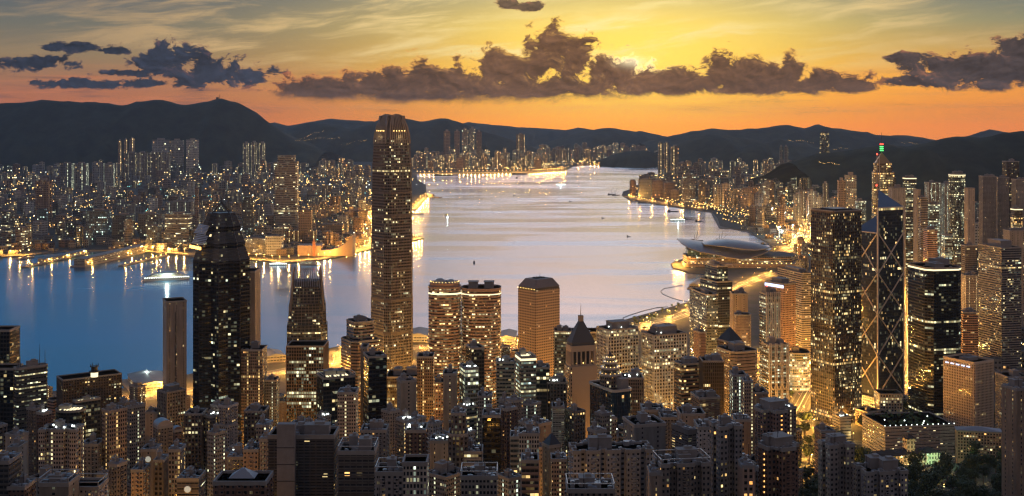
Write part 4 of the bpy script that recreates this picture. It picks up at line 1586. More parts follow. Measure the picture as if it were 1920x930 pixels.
# --- the porthole tower
def porthole_tower():
    Y = 1560.0
    th = R(42)
    a, b, c, rz = footprint(970, 1004, 1051, Y, th)
    root = thing('office_tower', (c.x, c.y, 4), rz, 'brown tower with rows of round porthole windows under a sloping dark roof', 'office tower')
    foot(root, 36, 'the porthole tower', 190)
    h = EYE - (545 - HY) / F * Y - 4
    m = bpy.data.materials.new('porthole_wall')
    m.use_nodes = True
    t = NT(m.node_tree)
    bs = t.n['Principled BSDF']
    uvn = t.n.new('ShaderNodeUVMap')
    u, v, _ = t.sep(uvn.outputs[0])
    fu, fv = t.m('DIVIDE', u, 3.3), t.m('DIVIDE', v, 3.55)
    d = t.v('LENGTH', t.xyz(t.m('SUBTRACT', t.m('FRACT', fu), 0.5), t.m('MULTIPLY', t.m('SUBTRACT', t.m('FRACT', fv), 0.5), 1.07)))
    hole = t.m('LESS_THAN', d, 0.31)
    r, cc = t.white(t.xyz(t.m('FLOOR', fu), t.m('FLOOR', fv), 2.0))
    cr, cg, cb = t.sep(cc)
    pr = t.noise(t.xyz(t.m('DIVIDE', u, 16.0), t.m('DIVIDE', v, 14.0), 1.0), 1.0, 2)
    low = t.step(v, 60, 20, 0.05, 0.5)
    lit = t.m('MULTIPLY', hole, t.m('LESS_THAN', r, t.m('MULTIPLY', low, t.step(pr, 0.45, 0.65))))
    t.l.new(t.mix(hole, (0.40, 0.285, 0.205, 1), (0.02, 0.018, 0.018, 1)), bs.inputs['Base Color'])
    t.l.new(t.mix(cg, (1, 0.6, 0.2, 1), (1.0, 0.92, 0.6, 1)), bs.inputs['Emission Color'])
    t.l.new(t.m('MULTIPLY', lit, t.m('MULTIPLY_ADD', cb, 1.2, 0.6)), bs.inputs['Emission Strength'])
    bs.inputs['Roughness'].default_value = 0.6
    m.cycles.emission_sampling = 'NONE'
    mb = MB()
    mb.prism(P_cham(a, b, 1.5), -1, h, 0, None, bay=3.3, v0=-1)
    mb.build('wall', m, root)
    mb = MB()
    dark = simple('porthole_roof', (0.055, 0.05, 0.05), 0.6)
    mb.prism(P_cham(a * 0.97, b * 0.97, 1.5), h, h + 2.6, 0)
    mb.prism(P_cham(a, b, 1.5), h + 2.6, h + 13, 1, 0, plan1=P_cham(a * 0.66, b * 0.66, 1.5), bottom=True)
    mb.build('roof', [dark, simple('roof_slope', (0.20, 0.165, 0.15), 0.5, var=0.2)], root)
    piece('plant_room', 'bar', root, (-3, 2, h + 13), (9, 5, 1.6), 0, M_DARKM)
    piece('plant_room', 'bar', root, (5, -2, h + 13), (5, 4, 1.2), 0, M_DARKM)
    mb = MB()
    mb.tube((6, 5, h + 13), (6, 5, h + 20), 0.25, 0.1)
    mb.build('aerial', M_DARKM, root)
    for k in range(7):
        piece('eaves_lamp', 'lamp', root, (-a / 2 - 0.6, b * (-0.45 + 0.15 * k), h + 1.2), 0.5, 0, G_WARM)


porthole_tower()


# --- the big square tower at right
def square_tower():
    Y = 1579.0
    a, b, c, rz = footprint(1519, 1563, 1617, Y, R(42))
    root = thing('office_tower', (c.x, c.y, 4), rz, 'broad flat-topped square glass tower with gold-lit floors, left of the braced tower', 'office tower')
    foot(root, 40, 'the broad square glass tower', 283)
    h = EYE - (398 - HY) / F * Y - 4
    mat = facade('facade_square', wall=(0.055, 0.045, 0.038), glass=(0.022, 0.018, 0.015), fh=4.1, bw=1.9, ww=0.78, wh=0.66, lit=0.11, run=0.10, fl=0.06, st=1.3, tone=(0.1, 0.75), gr=0.08, wr=0.35)
    tm = simple('square_mullion', (0.16, 0.125, 0.10), 0.4, 0.4)
    pl = P_cham(a, b, 1.6)
    mb = MB()
    mb.prism(pl, -1, h, 0, 1, bay=1.9, v0=-1)
    trim(mb, pl, -1, h, 'mull', 3.8, 1)
    mb.build('wall', [mat, tm], root)
    roof_part(root, pl, h, None, 2.0, tm, 0.5)
    for f in range(4):
        mb = MB()
        A = f * math.pi / 2
        L = a if f % 2 == 0 else b
        D = b if f % 2 == 0 else a
        p0 = Matrix.Rotation(A, 3, 'Z') @ Vector((-L / 2 + 1, -D / 2 - 0.7, h + 1.2))
        p1 = Matrix.Rotation(A, 3, 'Z') @ Vector((L / 2 - 1, -D / 2 - 0.7, h + 1.2))
        mb.beam(p0, p1, 0.45)
        mb.build('roof_rail', M_STEEL, root)
    mb = MB()
    mb.box(0, 0, h, h + 3.5, a * 0.6, b * 0.6)
    mb.build('plant_room', M_DARKM, root)
    for z in (54, 62, 121, 128, 190):
        mb = MB()
        mb.prism(P_off(pl, 0.12), z, z + 1.5, 0, 0, bottom=True)
        mb.build('louvre_floor', M_DARKM, root)


square_tower()


# --- the braced prism tower
def braced_tower():
    Y = 1674.0
    a, b, c, rz = footprint(1614, 1651, 1680, Y, R(44))
    root = thing('skyscraper', (c.x, c.y, 4), rz, 'angular mirrored tower with pale crossed braces, a slanted top and twin masts', 'skyscraper')
    foot(root, 38, 'the cross-braced tower', 315)
    s = 48.0
    h = EYE - (357 - HY) / F * Y - 4
    n = Vector((0, 0))
    q = [Vector(p) for p in P_rect(s, s)]       # 0 near corner, 1 right, 2 back, 3 left
    gl = bpy.data.materials.new('mirror_glass')
    gl.use_nodes = True
    mat = facade('facade_braced', wall=(0.05, 0.055, 0.06), glass=(0.03, 0.035, 0.042), fh=4.0, bw=2.2, ww=0.95, wh=0.82, lit=0.035, run=0.04, fl=0.02, st=1.2, tone=(0.15, 0.8), gr=0.05, wr=0.2)
    steel = simple('brace_steel', (0.62, 0.54, 0.47), 0.4, 0.3)
    M0 = s
    mod = (h - 20) / 5.0
    # four quarter prisms of different heights: left face steps at the lower level, the back one is the tallest
    tops = {'right': h - 1.0 * mod, 'left': h - 0.62 * mod, 'front': h, 'back': h - 1.6 * mod}
    quad = {'front': (q[0], q[1]), 'right': (q[1], q[2]), 'back': (q[2], q[3]), 'left': (q[3], q[0])}
    mb = MB()
    ctr = Vector((0, 0))
    for k, (p, r) in quad.items():
        t = tops[k]
        tri = [p, r, ctr]
        mb.prism([(v.x, v.y) for v in tri], -1, t - mod * 0.42, 0, None, bay=2.2, v0=-1)
        # sloping glazed top rising to the centre
        A, B, Cc = [(v.x, v.y, t - mod * 0.42) for v in (p, r)] + [(0, 0, t)]
        mb.face([A, B, Cc], 1, [(0, 0), (s, 0), (s / 2, 25)])
        mb.face([B, (0, 0, t - mod * 0.42), Cc], 0)
        mb.face([(0, 0, t - mod * 0.42), A, Cc], 0)
    mb.build('wall', [mat, simple('slanted_roof_glass', (0.16, 0.22, 0.30), 0.15, 0.5)], root)
    W = 1.5
    for k, p in enumerate(q):
        mb = MB()
        top = h - mod * (0.42 if k in (1,) else 1.42 if k in (0, 2) else 1.42)
        if k == 0: top = h - 0.42 * mod
        mb.beam((p.x, p.y, -1), (p.x, p.y, top), W * 1.2)
        mb.build('corner_column', steel, root)
    for f, nm in enumerate(('front', 'right', 'back', 'left')):
        p, r = quad[nm]
        t = tops[nm] - mod * 0.42
        o = Vector((r.y - p.y, p.x - r.x)).normalized() * 0.5
        z = 18.0
        mb = MB()
        mb.beam((p.x + o.x, p.y + o.y, t), (r.x + o.x, r.y + o.y, t), W)
        mb.build('top_beam', steel, root)
        while z + mod <= t + 2:
            z1 = min(z + mod, t)
            mb = MB()
            mb.beam((p.x + o.x, p.y + o.y, z), (r.x + o.x, r.y + o.y, z1), W)
            mb.beam((r.x + o.x, r.y + o.y, z), (p.x + o.x, p.y + o.y, z1), W)
            mb.build('cross_brace', steel, root)
            z += mod
    for dx in (-3.2, 3.2):
        mb = MB()
        mb.tube((dx, dx * 0.3, h - 12), (dx, dx * 0.3, h + 50), 1.0, 0.45, 6)
        mb.build('mast', M_STEEL, root)
    for dx in (-3.2,):
        piece('warning_lamp', 'lamp', root, (dx, dx * 0.3, h + 50), 1.3, 0, G_RED)
        piece('warning_lamp', 'lamp', root, (dx - 1, dx * 0.3, h + 6), 1.3, 0, G_RED)
    mb = MB()
    mb.prism(P_off(P_rect(s, s), 4), -1, 15, 0, 1, bay=6)
    mb.build('stone_base', [fm('white_grid'), M_PARA], root)


braced_tower()


# --- far tower with the green light bars
def plaza_tower():
    Y = 2862.0
    c = at(1653, 320, Y)
    root = thing('skyscraper', (c.x, Y, 4), R(20), 'distant gold-lit tower with a pyramid and tall mast with red and green lights', 'skyscraper')
    foot(root, 34, 'the mast tower with green lights', 300)
    mat = facade('facade_plaza', wall=(0.22, 0.16, 0.10), glass=(0.06, 0.04, 0.02), fh=5.5, bw=4.2, ww=0.8, wh=0.55, lit=0.18, run=0.26, fl=0.2, st=1.9, tone=(0.0, 0.55), gr=0.1)
    s = 50.0
    h = EYE - (305 - HY) / F * Y - 4
    pl = [(s * 0.58 * math.cos(R(90 + 120 * k + d)), s * 0.58 * math.sin(R(90 + 120 * k + d))) for k in range(3) for d in (-14, 14)]
    mb = MB()
    mb.prism(pl, -1, h * 0.93, 0, 1, bay=4.2, v0=0)
    mb.prism(P_scale(pl, 0.82), h * 0.93, h, 0, 1, bay=4.2, v0=0)
    mb.build('wall', [mat, M_DARKM], root)
    mb = MB()
    mb.prism(P_scale(pl, 0.72), h, h + 24, 0, None, plan1=P_scale(pl, 0.04))
    mb.build('pyramid_roof', simple('gold_pyramid', (0.35, 0.22, 0.10), 0.4, 0.4), root)
    mb = MB()
    mb.tube((0, 0, h + 10), (0, 0, h + 72), 0.9, 0.35, 6)
    mb.build('mast', M_DARKM, root)
    for z, g in ((h + 28, G_GREEN), (h + 32.5, G_GREEN), (h + 37, G_GREEN), (h + 43, G_RED)):
        mb = MB()
        mb.tube((0, 0, z), (0, 0, z + 2.4), 4.2, 4.2, 10)
        mb.build('light_bar', g, root)


plaza_tower()


# --- far lone tower on the right shore
def lone_tower():
    Y = 6900.0
    x0, x1 = 1537, 1555
    c = at(1546, 249, Y)
    root = thing('office_tower', (c.x, Y, 4), R(30), 'lone dark tapering tower standing far off in front of the right hills', 'office tower')
    foot(root, 40, 'the lone far tower', 330)
    mat = facade('facade_lone', wall=(0.03, 0.032, 0.035), glass=(0.015, 0.017, 0.02), fh=9, bw=7, ww=0.7, wh=0.5, lit=0.2, run=0.2, fl=0.1, st=1.3, tone=(0.2, 0.7))
    h = c.z - 4
    w = 42.0
    mb = MB()
    mb.prism(P_rect(w, w), -1, h, 0, 1, bay=7, plan1=P_rect(w * 0.86, w * 0.86))
    mb.build('wall', [mat, M_DARKM], root)
    mb = MB()
    mb.prism(P_rect(w * 0.6, w * 0.6), h, h + 7, 0, 0)
    mb.build('roof', M_DARKM, root)


lone_tower()


# --- the exhibition centre with the bird-wing roof
def wing_hall():
    Y = 3330.0
    root = thing('exhibition_centre', (gd(1360, 497).x, Y + 60, 3.0), 0, 'waterside hall under a sweeping grey roof shaped like a gliding bird', 'exhibition hall')
    foot(root, 170, 'the bird-roofed hall', 60)
    k = Y / F
    L = lambda px: (px - 1360) * k
    wal = facade('facade_hall', wall=(0.34, 0.25, 0.18), glass=(0.05, 0.06, 0.05), fh=6, bw=6, ww=0.92, wh=0.55, lit=0.10, run=0.20, fl=0.12, st=1.0, tone=(0.05, 0.8))
    mb = MB()
    mb.prism([(L(1284), -45), (L(1300), -66), (L(1375), -70), (L(1480), -55), (L(1500), 0), (L(1480), 75), (L(1330), 80), (L(1284), 30)], -1, 28, 0, 1, bay=6)
    mb.build('wall', [wal, M_ROOF], root)
    mb = MB()
    mb.prism([(L(1278), -75), (L(1350), -92), (L(1500), -86), (L(1512), 0), (L(1278), -10)], -1, 11, 0, 1, bay=6)
    mb.build('terrace', [fm('pink_band'), M_PARA], root)
    gls = facade('facade_hall_glass', wall=(0.08, 0.12, 0.11), glass=(0.03, 0.06, 0.055), fh=5, bw=5, ww=0.9, wh=0.9, lit=0.06, st=0.8, tone=(0.6, 0.95))
    mb = MB()
    mb.prism([(L(1287), -40), (L(1306), -60), (L(1345), -60), (L(1345), 40), (L(1290), 40)], 28.003, 44, 0, 1, bay=5)
    mb.build('glass_wall', [gls, M_ROOF], root)
    roofm = simple('wing_roof_metal', (0.21, 0.195, 0.205), 0.40, 0.4, var=0.12, scale=0.03)
    # lower wing: ribs of a curved shell; each row is (px, z at front, z at crest, y front, y back)
    def shell(name, rows, n=10, thick=2.0):
        mb = MB()
        grid = []
        for (px, zf, zc, zb, yf, yb) in rows:
            row = []
            for i in range(n + 1):
                t = i / n
                y = yf + (yb - yf) * t
                z = zf * (1 - t) ** 2 + 2 * zc * t * (1 - t) + zb * t * t
                row.append((L(px), y, z))
            grid.append(row)
        for r0, r1 in zip(grid, grid[1:]):
            for i in range(n):
                mb.face([r0[i], r1[i], r1[i + 1], r0[i + 1]])
                mb.face([(p[0], p[1], p[2] - thick) for p in (r0[i + 1], r1[i + 1], r1[i], r0[i])])
            a, b = r0[0], r1[0]
            mb.face([(a[0], a[1], a[2] - thick), (b[0], b[1], b[2] - thick), b, a])
            a, b = r0[n], r1[n]
            mb.face([a, b, (b[0], b[1], b[2] - thick), (a[0], a[1], a[2] - thick)])
        for r0 in (grid[0], grid[-1]):
            for i in range(n):
                a, b = r0[i], r0[i + 1]
                mb.face([a, b, (b[0], b[1], b[2] - thick), (a[0], a[1], a[2] - thick)])
        return mb.build(name, roofm, root, smooth=False)
    shell('lower_wing_roof', [(1272, 66, 70, 70, -62, 30), (1285, 54, 70, 68, -72, 50), (1305, 44, 68, 64, -80, 60), (1330, 38, 66, 58, -84, 66), (1355, 30, 60, 52, -86, 70), (1380, 24, 52, 46, -84, 70), (1400, 26, 46, 42, -76, 66), (1425, 36, 44, 42, -60, 55), (1446, 48, 46, 44, -40, 30)])
    shell('upper_wing_roof', [(1318, 60, 63, 60, -40, 30), (1340, 58, 72, 64, -52, 48), (1365, 54, 76, 66, -58, 60), (1390, 49, 74, 62, -58, 62), (1415, 46, 68, 56, -52, 56), (1440, 50, 56, 50, -34, 36)])
    for px in range(1384, 1500, 9):
        piece('terrace_lamp', 'lamp', root, (L(px), -90, 13), 1.4, 0, G_WARM)
    for px in range(1282, 1340, 7):
        piece('terrace_lamp', 'lamp', root, (L(px), -80 + (px - 1282) * -0.2, 13), 1.1, 0, G_WARM)


wing_hall()


# --- the beige arched-base tower
def arch_tower():
    Y = 1500.0
    a, b, c, rz = footprint(1768, 1827, 1864, Y, R(52))
    root = thing('office_block', (c.x, c.y, 5), rz, 'beige grid-fronted block standing on tall arches, right of the black tower', 'office block')
    foot(root, 40, 'the beige block on arches', 105)
    h = EYE - (683 - HY) / F * Y - 5
    wm = simple('beige_concrete', (0.64, 0.50, 0.37), 0.7, var=0.12)
    mat = facade('facade_arch', wall=(0.64, 0.50, 0.37), glass=(0.05, 0.035, 0.025), fh=3.5, bw=2.6, ww=0.52, wh=0.52, lit=0.012, st=1.0, tone=(0.1, 0.5), wr=0.7)
    pl = P_cham(a, b, 1.0)
    mb = MB()
    mb.prism(pl, 11, h, 0, 1, bay=2.6, v0=h - 350)
    trim(mb, pl, 11, h, 'grid', 2.6, 1)
    mb.build('wall', [mat, wm], root)
    mb = MB()
    n = 6
    for f in range(4):
        Lf = a if f % 2 == 0 else b
        D = b if f % 2 == 0 else a
        Mx = Matrix.Rotation(f * math.pi / 2, 3, 'Z')
        for k in range(n + 1):
            p = Mx @ Vector((-Lf / 2 + 0.8 + (Lf - 1.6) * k / n, -D / 2 + 0.8, 0))
            mb.box(p.x, p.y, -1, 7.5, 1.5, 1.5, 0, f * math.pi / 2)
            if k < n:
                w = (Lf - 1.6) / n
                for q in range(6):
                    t0, t1 = math.pi * q / 6, math.pi * (q + 1) / 6
                    x0_ = -Lf / 2 + 0.8 + w * (k + 0.5)
                    A = Mx @ Vector((x0_ - math.cos(t0) * w * 0.45, -D / 2 + 0.5, 7.0 + math.sin(t0) * 3.6))
                    B = Mx @ Vector((x0_ - math.cos(t1) * w * 0.45, -D / 2 + 0.5, 7.0 + math.sin(t1) * 3.6))
                    mb.beam(A, B, 1.0)
    mb.build('arcade', wm, root)
    mb = MB()
    mb.prism(P_scale(pl, 0.8), -1, 11, 0, None, bay=3)
    mb.build('lobby', fm('gold_glass'), root)
    roof_part(root, pl, h, None, 2.5, wm)
    mb = MB()
    mb.box(0, 0, h, h + 4, a * 0.5, b * 0.3)
    mb.box(4, 3, h + 4, h + 6, 6, 5)
    mb.build('plant_room', M_PLANT, root)
    for k in range(5):
        piece('wall_light', 'bar', root, (-a / 2 - 0.55, b * (0.36 - 0.17 * k), h - 5.2), (0.6, b * 0.10, 1.4), 0, G_BLUEW)


arch_tower()


# --- blunt pyramid-hatted blank tower
def hat_tower():
    Y = 1230.0
    a, b, c, rz = footprint(1058, 1069, 1120, Y, R(20))
    root = thing('office_tower', (c.x, c.y, 16), rz, 'tower with a wide blank beige wall and an open belfry under a pyramid roof', 'office tower')
    foot(root, 26, 'the pyramid-hatted beige tower', 200)
    ztop = EYE - (690 - HY) / F * Y - 16
    wm = simple('beige_render', (0.42, 0.33, 0.25), 0.75, var=0.10, scale=0.05)
    fcd = facade('facade_hat', wall=(0.40, 0.31, 0.24), glass=DK, fh=3.8, bw=3.4, ww=0.5, wh=0.45, lit=0.12, st=1.2, tone=(0.1, 0.7))
    mb = MB()
    P = P_rect(a, b)
    mb.face([(P[0][0], P[0][1], -14), (P[1][0], P[1][1], -14), (P[1][0], P[1][1], ztop), (P[0][0], P[0][1], ztop)], 1)
    mb.prism([P[1], P[2], P[3], P[0]], -14, ztop, 0, 1, bay=3.4)
    mb2 = MB()
    mb2.prism(P, -14, ztop, 0, 1, bay=3.4)
    # the harbour-facing wall is blank: a slab of render 40 cm proud of it
    mb2.box(a * 0.03, -b / 2 - 0.2, -14, ztop + 1.0, a * 0.93, 0.45, 1)
    mb2.build('wall', [fcd, wm], root)
    k = 0.86
    q = P_scale(P, k)
    mb = MB()
    h2 = ztop + 16
    mb.prism(P_scale(q, 0.7), ztop, h2, 1)
    for f in range(4):
        p, r = Vector(q[f]), Vector(q[(f + 1) % 4])
        for t in range(6):
            v = p + (r - p) * (0.04 + 0.92 * t / 5)
            mb.box(v.x, v.y, ztop, h2, 1.5, 1.5, 0)
    mb.prism(P_off(q, 0.6), ztop + 16.0, ztop + 22, 0, 0, bottom=True)
    mb.prism(P_off(q, 0.6), ztop - 0.3, ztop + 2.5, 0, 0)
    mb.build('belfry', [wm, M_DARKM], root)
    for f in range(4):
        p, r = Vector(q[f]) * 0.96, Vector(q[(f + 1) % 4]) * 0.96
        for t in range(3):
            v = p + (r - p) * (0.2 + 0.3 * t)
            piece('belfry_lamp', 'lamp', root, (v.x, v.y, ztop + 4), 0.6, 0, G_WARM)
    mb = MB()
    dk = simple('slate_roof', (0.085, 0.08, 0.08), 0.55)
    mb.prism(P_scale(q, 0.98), ztop + 22.003, ztop + 25, 0)
    mb.prism(P_scale(q, 1.02), ztop + 25.003, ztop + 46, 0, 0, plan1=P_scale(q, 0.2), bottom=True)
    mb.build('pyramid_roof', dk, root)
    mb = MB()
    mb.box(0, 0, ztop + 46.003, ztop + 52, 4.5, 4.5)
    mb.tube((0, 0, ztop + 52), (0, 0, ztop + 64), 0.5, 0.1, 5)
    mb.build('spire', wm, root)


hat_tower()


# --- round tiered top over blue glass
def tiered_tower():
    Y = 1130.0
    a, b, c, rz = footprint(1103, 1150, 1186, Y, R(32))
    root = thing('office_tower', (c.x, c.y, 30), rz, 'curved blue glass tower stacked with shrinking round tiers and a thin spire', 'office tower')
    foot(root, 28, 'the blue glass tower with round tiers', 160)
    h = EYE - (735 - HY) / F * Y - 30
    pl = P_round(a, b, min(a, b) * 0.2, 6)
    mb = MB()
    mb.prism(pl, -16, h, 0, 1, bay=2.4, v0=-16)
    trim(mb, pl, -10, h, 'mull', 4.8, 1)
    wm = simple('blue_mullion', (0.07, 0.09, 0.12), 0.3, 0.4)
    mb.build('wall', [fm('blue_glass'), wm], root)
    roof_part(root, pl, h, None, 1.6, M_ALU, 0.6)
    r = min(a, b) * 0.47
    zz = h
    drum = facade('facade_tier', wall=(0.22, 0.17, 0.14), glass=DK, fh=3.6, bw=2.0, ww=0.7, wh=0.5, lit=0.05, st=1.1)
    for (k, dz) in ((1.0, 13), (0.86, 6), (0.64, 5), (0.42, 4)):
        mb = MB()
        p = P_ell(2 * r * k, 2 * r * k, 28)
        mb.prism(p, zz, zz + dz - 1.6, 0, None, bay=2)
        mb.prism(P_scale(p, 1.07), zz + dz - 1.6, zz + dz, 1, 1, bottom=True)
        mb.build('round_tier', [drum, M_ALU], root)
        for q in range(7):
            t = R(190 + 25 * q)
            piece('tier_lamp', 'lamp', root, (r * k * 1.02 * math.cos(t), r * k * 1.02 * math.sin(t), zz + dz + 0.7), 0.35, 0, G_WARM)
        zz += dz
    mb = MB()
    mb.prism(P_ell(r * 0.5, r * 0.5, 20), zz, zz + 6, 0, None, plan1=P_ell(0.4, 0.4, 20))
    mb.build('cone_cap', M_DARKM, root)
    mb = MB()
    mb.tube((0, 0, zz + 4), (0, 0, zz + 22), 0.5, 0.12, 5)
    mb.build('spire', M_STEEL, root)
    mb = MB()
    mb.box(a * 0.22, -b * 0.28, h, h + 10, a * 0.38, b * 0.26, 0)
    mb.build('stair_house', M_PLANT, root)


tiered_tower()


# --- truss-fronted bank
def truss_bank():
    Y = 1600.0
    for (x0, xc, x1, yt, YY, lab) in ((1428, 1441, 1478, 648, 1540, 'grey bank tower hung from V-shaped steel trusses, front half with lit greenish floors'),
                                      (1424, 1436, 1462, 552, 1640, 'taller rear bank tower with dark V-shaped trusses and a red roof beacon')):
        a, b, c, rz = footprint(x0, xc, x1, YY, R(25))
        root = thing('bank_tower', (c.x, c.y, 4), rz, lab, 'bank tower')
        foot(root, 26, 'the truss-fronted bank', 170)
        h = EYE - (yt - HY) / F * YY - 4
        mat = facade('facade_bank', wall=(0.14, 0.13, 0.12), glass=(0.03, 0.032, 0.03), fh=3.9, bw=2.4, ww=0.92, wh=0.6, lit=0.08, run=0.2, fl=0.3, st=1.0, tone=(0.55, 0.85))
        mb = MB()
        mb.prism(P_rect(a, b), -1, h, 0, 1, bay=2.4, v0=-1)
        trim(mb, P_rect(a, b), 0, h, 'bands', 3.9, 1)
        mb.build('wall', [mat, M_PLANT], root)
        for sx in (-1, -0.33, 0.33, 1):
            mb = MB()
            xm = sx * (a / 2 - 1.6)
            for dx in (-1.2, 1.2):
                mb.beam((xm + dx, -b / 2 - 1.6, -1), (xm + dx, -b / 2 - 1.6, h + 3), 1.3)
            zr = 3.0
            while zr < h:
                mb.beam((xm - 1.2, -b / 2 - 1.6, zr), (xm + 1.2, -b / 2 - 1.6, zr), 0.7)
                zr += 4.0
            mb.build('ladder_mast', M_ALU, root)
        z = 30.0
        while z < h:
            for (xa, xb) in ((-1, -0.33), (-0.33, 0.33), (0.33, 1)):
                mb = MB()
                m_ = (xa + xb) / 2
                A, B, Mm = xa * (a / 2 - 1.6), xb * (a / 2 - 1.6), m_ * (a / 2 - 1.6)
                mb.beam((A, -b / 2 - 1.8, z), (Mm, -b / 2 - 1.8, z - 8), 1.0)
                mb.beam((B, -b / 2 - 1.8, z), (Mm, -b / 2 - 1.8, z - 8), 1.0)
                mb.build('truss', M_ALU, root)
            z += 32
        roof_part(root, P_rect(a, b), h)
        piece('plant_room', 'bar', root, (-a * 0.2, 0, h), (a * 0.3, b * 0.4, 9), 0, M_PLANT)
        piece('plant_room', 'bar', root, (a * 0.25, 0, h), (a * 0.2, b * 0.5, 6), 0, M_PLANT)
        mb = MB()
        mb.tube((a * 0.2, 0, h + 6), (a * 0.34, 0, h + 14), 0.3, 0.3, 5)
        mb.build('roof_crane', M_ALU, root)
        if yt < 600:
            mb = MB()
            mb.ball((-a * 0.2, 0, h + 10), 1.2, 0, 6, 4)
            mb.build('warning_lamp', G_RED, root)


truss_bank()


# --- white colonial mansion in the trees
def mansion():
    Y = 1270.0
    c = gd(1690, 846, ground(300, 1290) + 3)
    z = ground(400, 1270) + 2
    X = (1690 - 960) / F * Y
    root = thing('mansion', (X, Y, z), R(12), 'white colonial mansion with hipped dark roofs and a square tower among dark trees, floodlit', 'mansion')
    foot(root, 48, 'the white mansion', z + 20)
    cream = facade('facade_mansion', wall=(0.62, 0.56, 0.44), glass=(0.04, 0.04, 0.04), fh=4.6, bw=3.6, ww=0.42, wh=0.6, lit=0.08, st=1.1, tone=(0.1, 0.6))
    tile = simple('dark_roof_tile', (0.06, 0.05, 0.045), 0.8, var=0.3)
    for (x, y, w, d, h) in ((-20, 0, 34, 18, 9.5), (12, 4, 34, 20, 9.5), (34, 6, 20, 16, 8.5)):
        mb = MB()
        pl = [(x - w / 2, y - d / 2), (x + w / 2, y - d / 2), (x + w / 2, y + d / 2), (x - w / 2, y + d / 2)]
        mb.prism(pl, -4, h, 0, None, bay=3.6)
        mb.build('wall', cream, root)
        mb = MB()
        o = P_off(pl, 1.0)
        mb.face([(o[0][0], o[0][1], h), (o[1][0], o[1][1], h), (x + w / 2 - d / 2, y, h + 4.5), (x - w / 2 + d / 2, y, h + 4.5)])
        mb.face([(o[2][0], o[2][1], h), (o[3][0], o[3][1], h), (x - w / 2 + d / 2, y, h + 4.5), (x + w / 2 - d / 2, y, h + 4.5)])
        mb.face([(o[1][0], o[1][1], h), (o[2][0], o[2][1], h), (x + w / 2 - d / 2, y, h + 4.5)])
        mb.face([(o[3][0], o[3][1], h), (o[0][0], o[0][1], h), (x - w / 2 + d / 2, y, h + 4.5)])
        mb.build('hipped_roof', tile, root)
    mb = MB()
    mb.box(10, 2, 0, 25, 9, 9, 0, cap=0, bay=3)
    mb.build('tower', cream, root)
    mb = MB()
    mb.prism([(x + 10, y + 2) for x, y in P_rect(11, 11)], 25, 29, 0, None, plan1=[(x + 10, y + 2) for x, y in P_rect(1, 1)], bottom=True)
    mb.build('tower_roof', tile, root)
    wcm = simple('white_column', (0.65, 0.6, 0.5), 0.7)
    for k in range(8):
        mb = MB()
        mb.tube((12 - 14 + 4 * k, -7.4, 0), (12 - 14 + 4 * k, -7.4, 8.5), 0.5, 0.45, 8)
        mb.build('column', wcm, root)
    for (x, y, col, e) in ((-24, -22, (1.0, 0.55, 0.16), 14000), (4, -24, (1.0, 0.55, 0.16), 14000), (34, -18, (0.55, 1.0, 0.5), 13000)):
        ld = bpy.data.lights.new('floodlight', 'POINT')
        ld.energy = e
        ld.color = col
        ld.shadow_soft_size = 0.5
        lo = bpy.data.objects.new('floodlight', ld)
        C.objects.link(lo)
        lo.parent = root
        lo.location = (x, y, 4.0)


mansion()
# ------------------------------------------------------------------ the towers of the near shore, one line each
# kind, label, category, left px, corner px, right px, top px, distance, facade, extras
T = tower
OT, AT = 'office_tower', 'apartment_tower'
# left edge
T(OT, 'black banded tower cut off by the left edge, red-lit rim on its flat roof', 'office tower', -40, None, 18, 618, 1150, 'dark_glass', 'noplant', short='the black tower at the left edge')
T(OT, 'dark stepped base block below the black tower at the left edge', 'office block', -30, None, 25, 690, 1120, 'dark_glass', 'noplant', short='the dark block at the left edge')
T(OT, 'dark glass tower with four thin rooftop masts and bands of greenish lit floors', 'office tower', 25, 32, 90, 690, 1100, 'lit_office', 'masts', th=20, short='the four-masted dark tower', plan='cham')
T(OT, 'wide dark slab tower against the blue water with a lantern turret on its roof', 'office tower', 107, 118, 228, 712, 1480, 'dark_grid', 'noplant', th=14, depth=30, short='the wide dark waterfront slab')
T(OT, 'dark tower with a slanted, brightly edged glass roof behind a dome-like skylight', 'office tower', 137, 142, 188, 752, 1180, 'dark_glass', 'skylight', th=20, short='the slant-roofed dark tower')
T(OT, 'rounded dark tower with a curved lit skylight on top', 'office tower', 97, None, 152, 770, 1120, 'dark_glass', 'skylight', plan='ell', short='the curved skylight tower')
T(AT, 'tan apartment tower with two columns of white stairwell lights and a lit roof edge', 'apartment tower', 72, None, 142, 805, 850, 'stair_beige', 'roofglow', depth=16, plan='notch', short='the tan tower with white stair lights')
T(AT, 'tall pale apartment tower with a yellow and a white column of stairwell windows', 'apartment tower', 191, 205, 238, 770, 900, 'stair_gold', 'selfpara', th=30, short='the pale tower with yellow stair lights')
T(AT, 'grey blank-sided apartment tower just right of the tower with yellow stair lights', 'apartment tower', 238, 243, 272, 762, 1000, 'stair_grey', '', th=25)
T('office_block', 'plain brown office block beside the orange expressway', 'office block', 272, None, 295, 772, 1250, 'blank_beige', '', depth=18)
T(OT, 'grey grid-windowed office block left of the black stepped-pyramid tower', 'office tower', 295, 313, 348, 735, 1240, 'grey_grid', 'box', th=30, short='the grey grid office')
T(AT, 'grey apartment tower with an arched metal roof', 'apartment tower', 287, 296, 324, 800, 950, 'flat_grey', 'arch noplant', th=18)
T(AT, 'second arched-roof apartment tower, half hidden beside the black stepped tower', 'apartment tower', 322, 327, 342, 806, 975, 'flat_brown', 'arch noplant', th=20)
T(AT, 'bluish grey tower with a round disc near its roof', 'apartment tower', 264, None, 292, 842, 880, 'blank_grey', 'disc', depth=15)
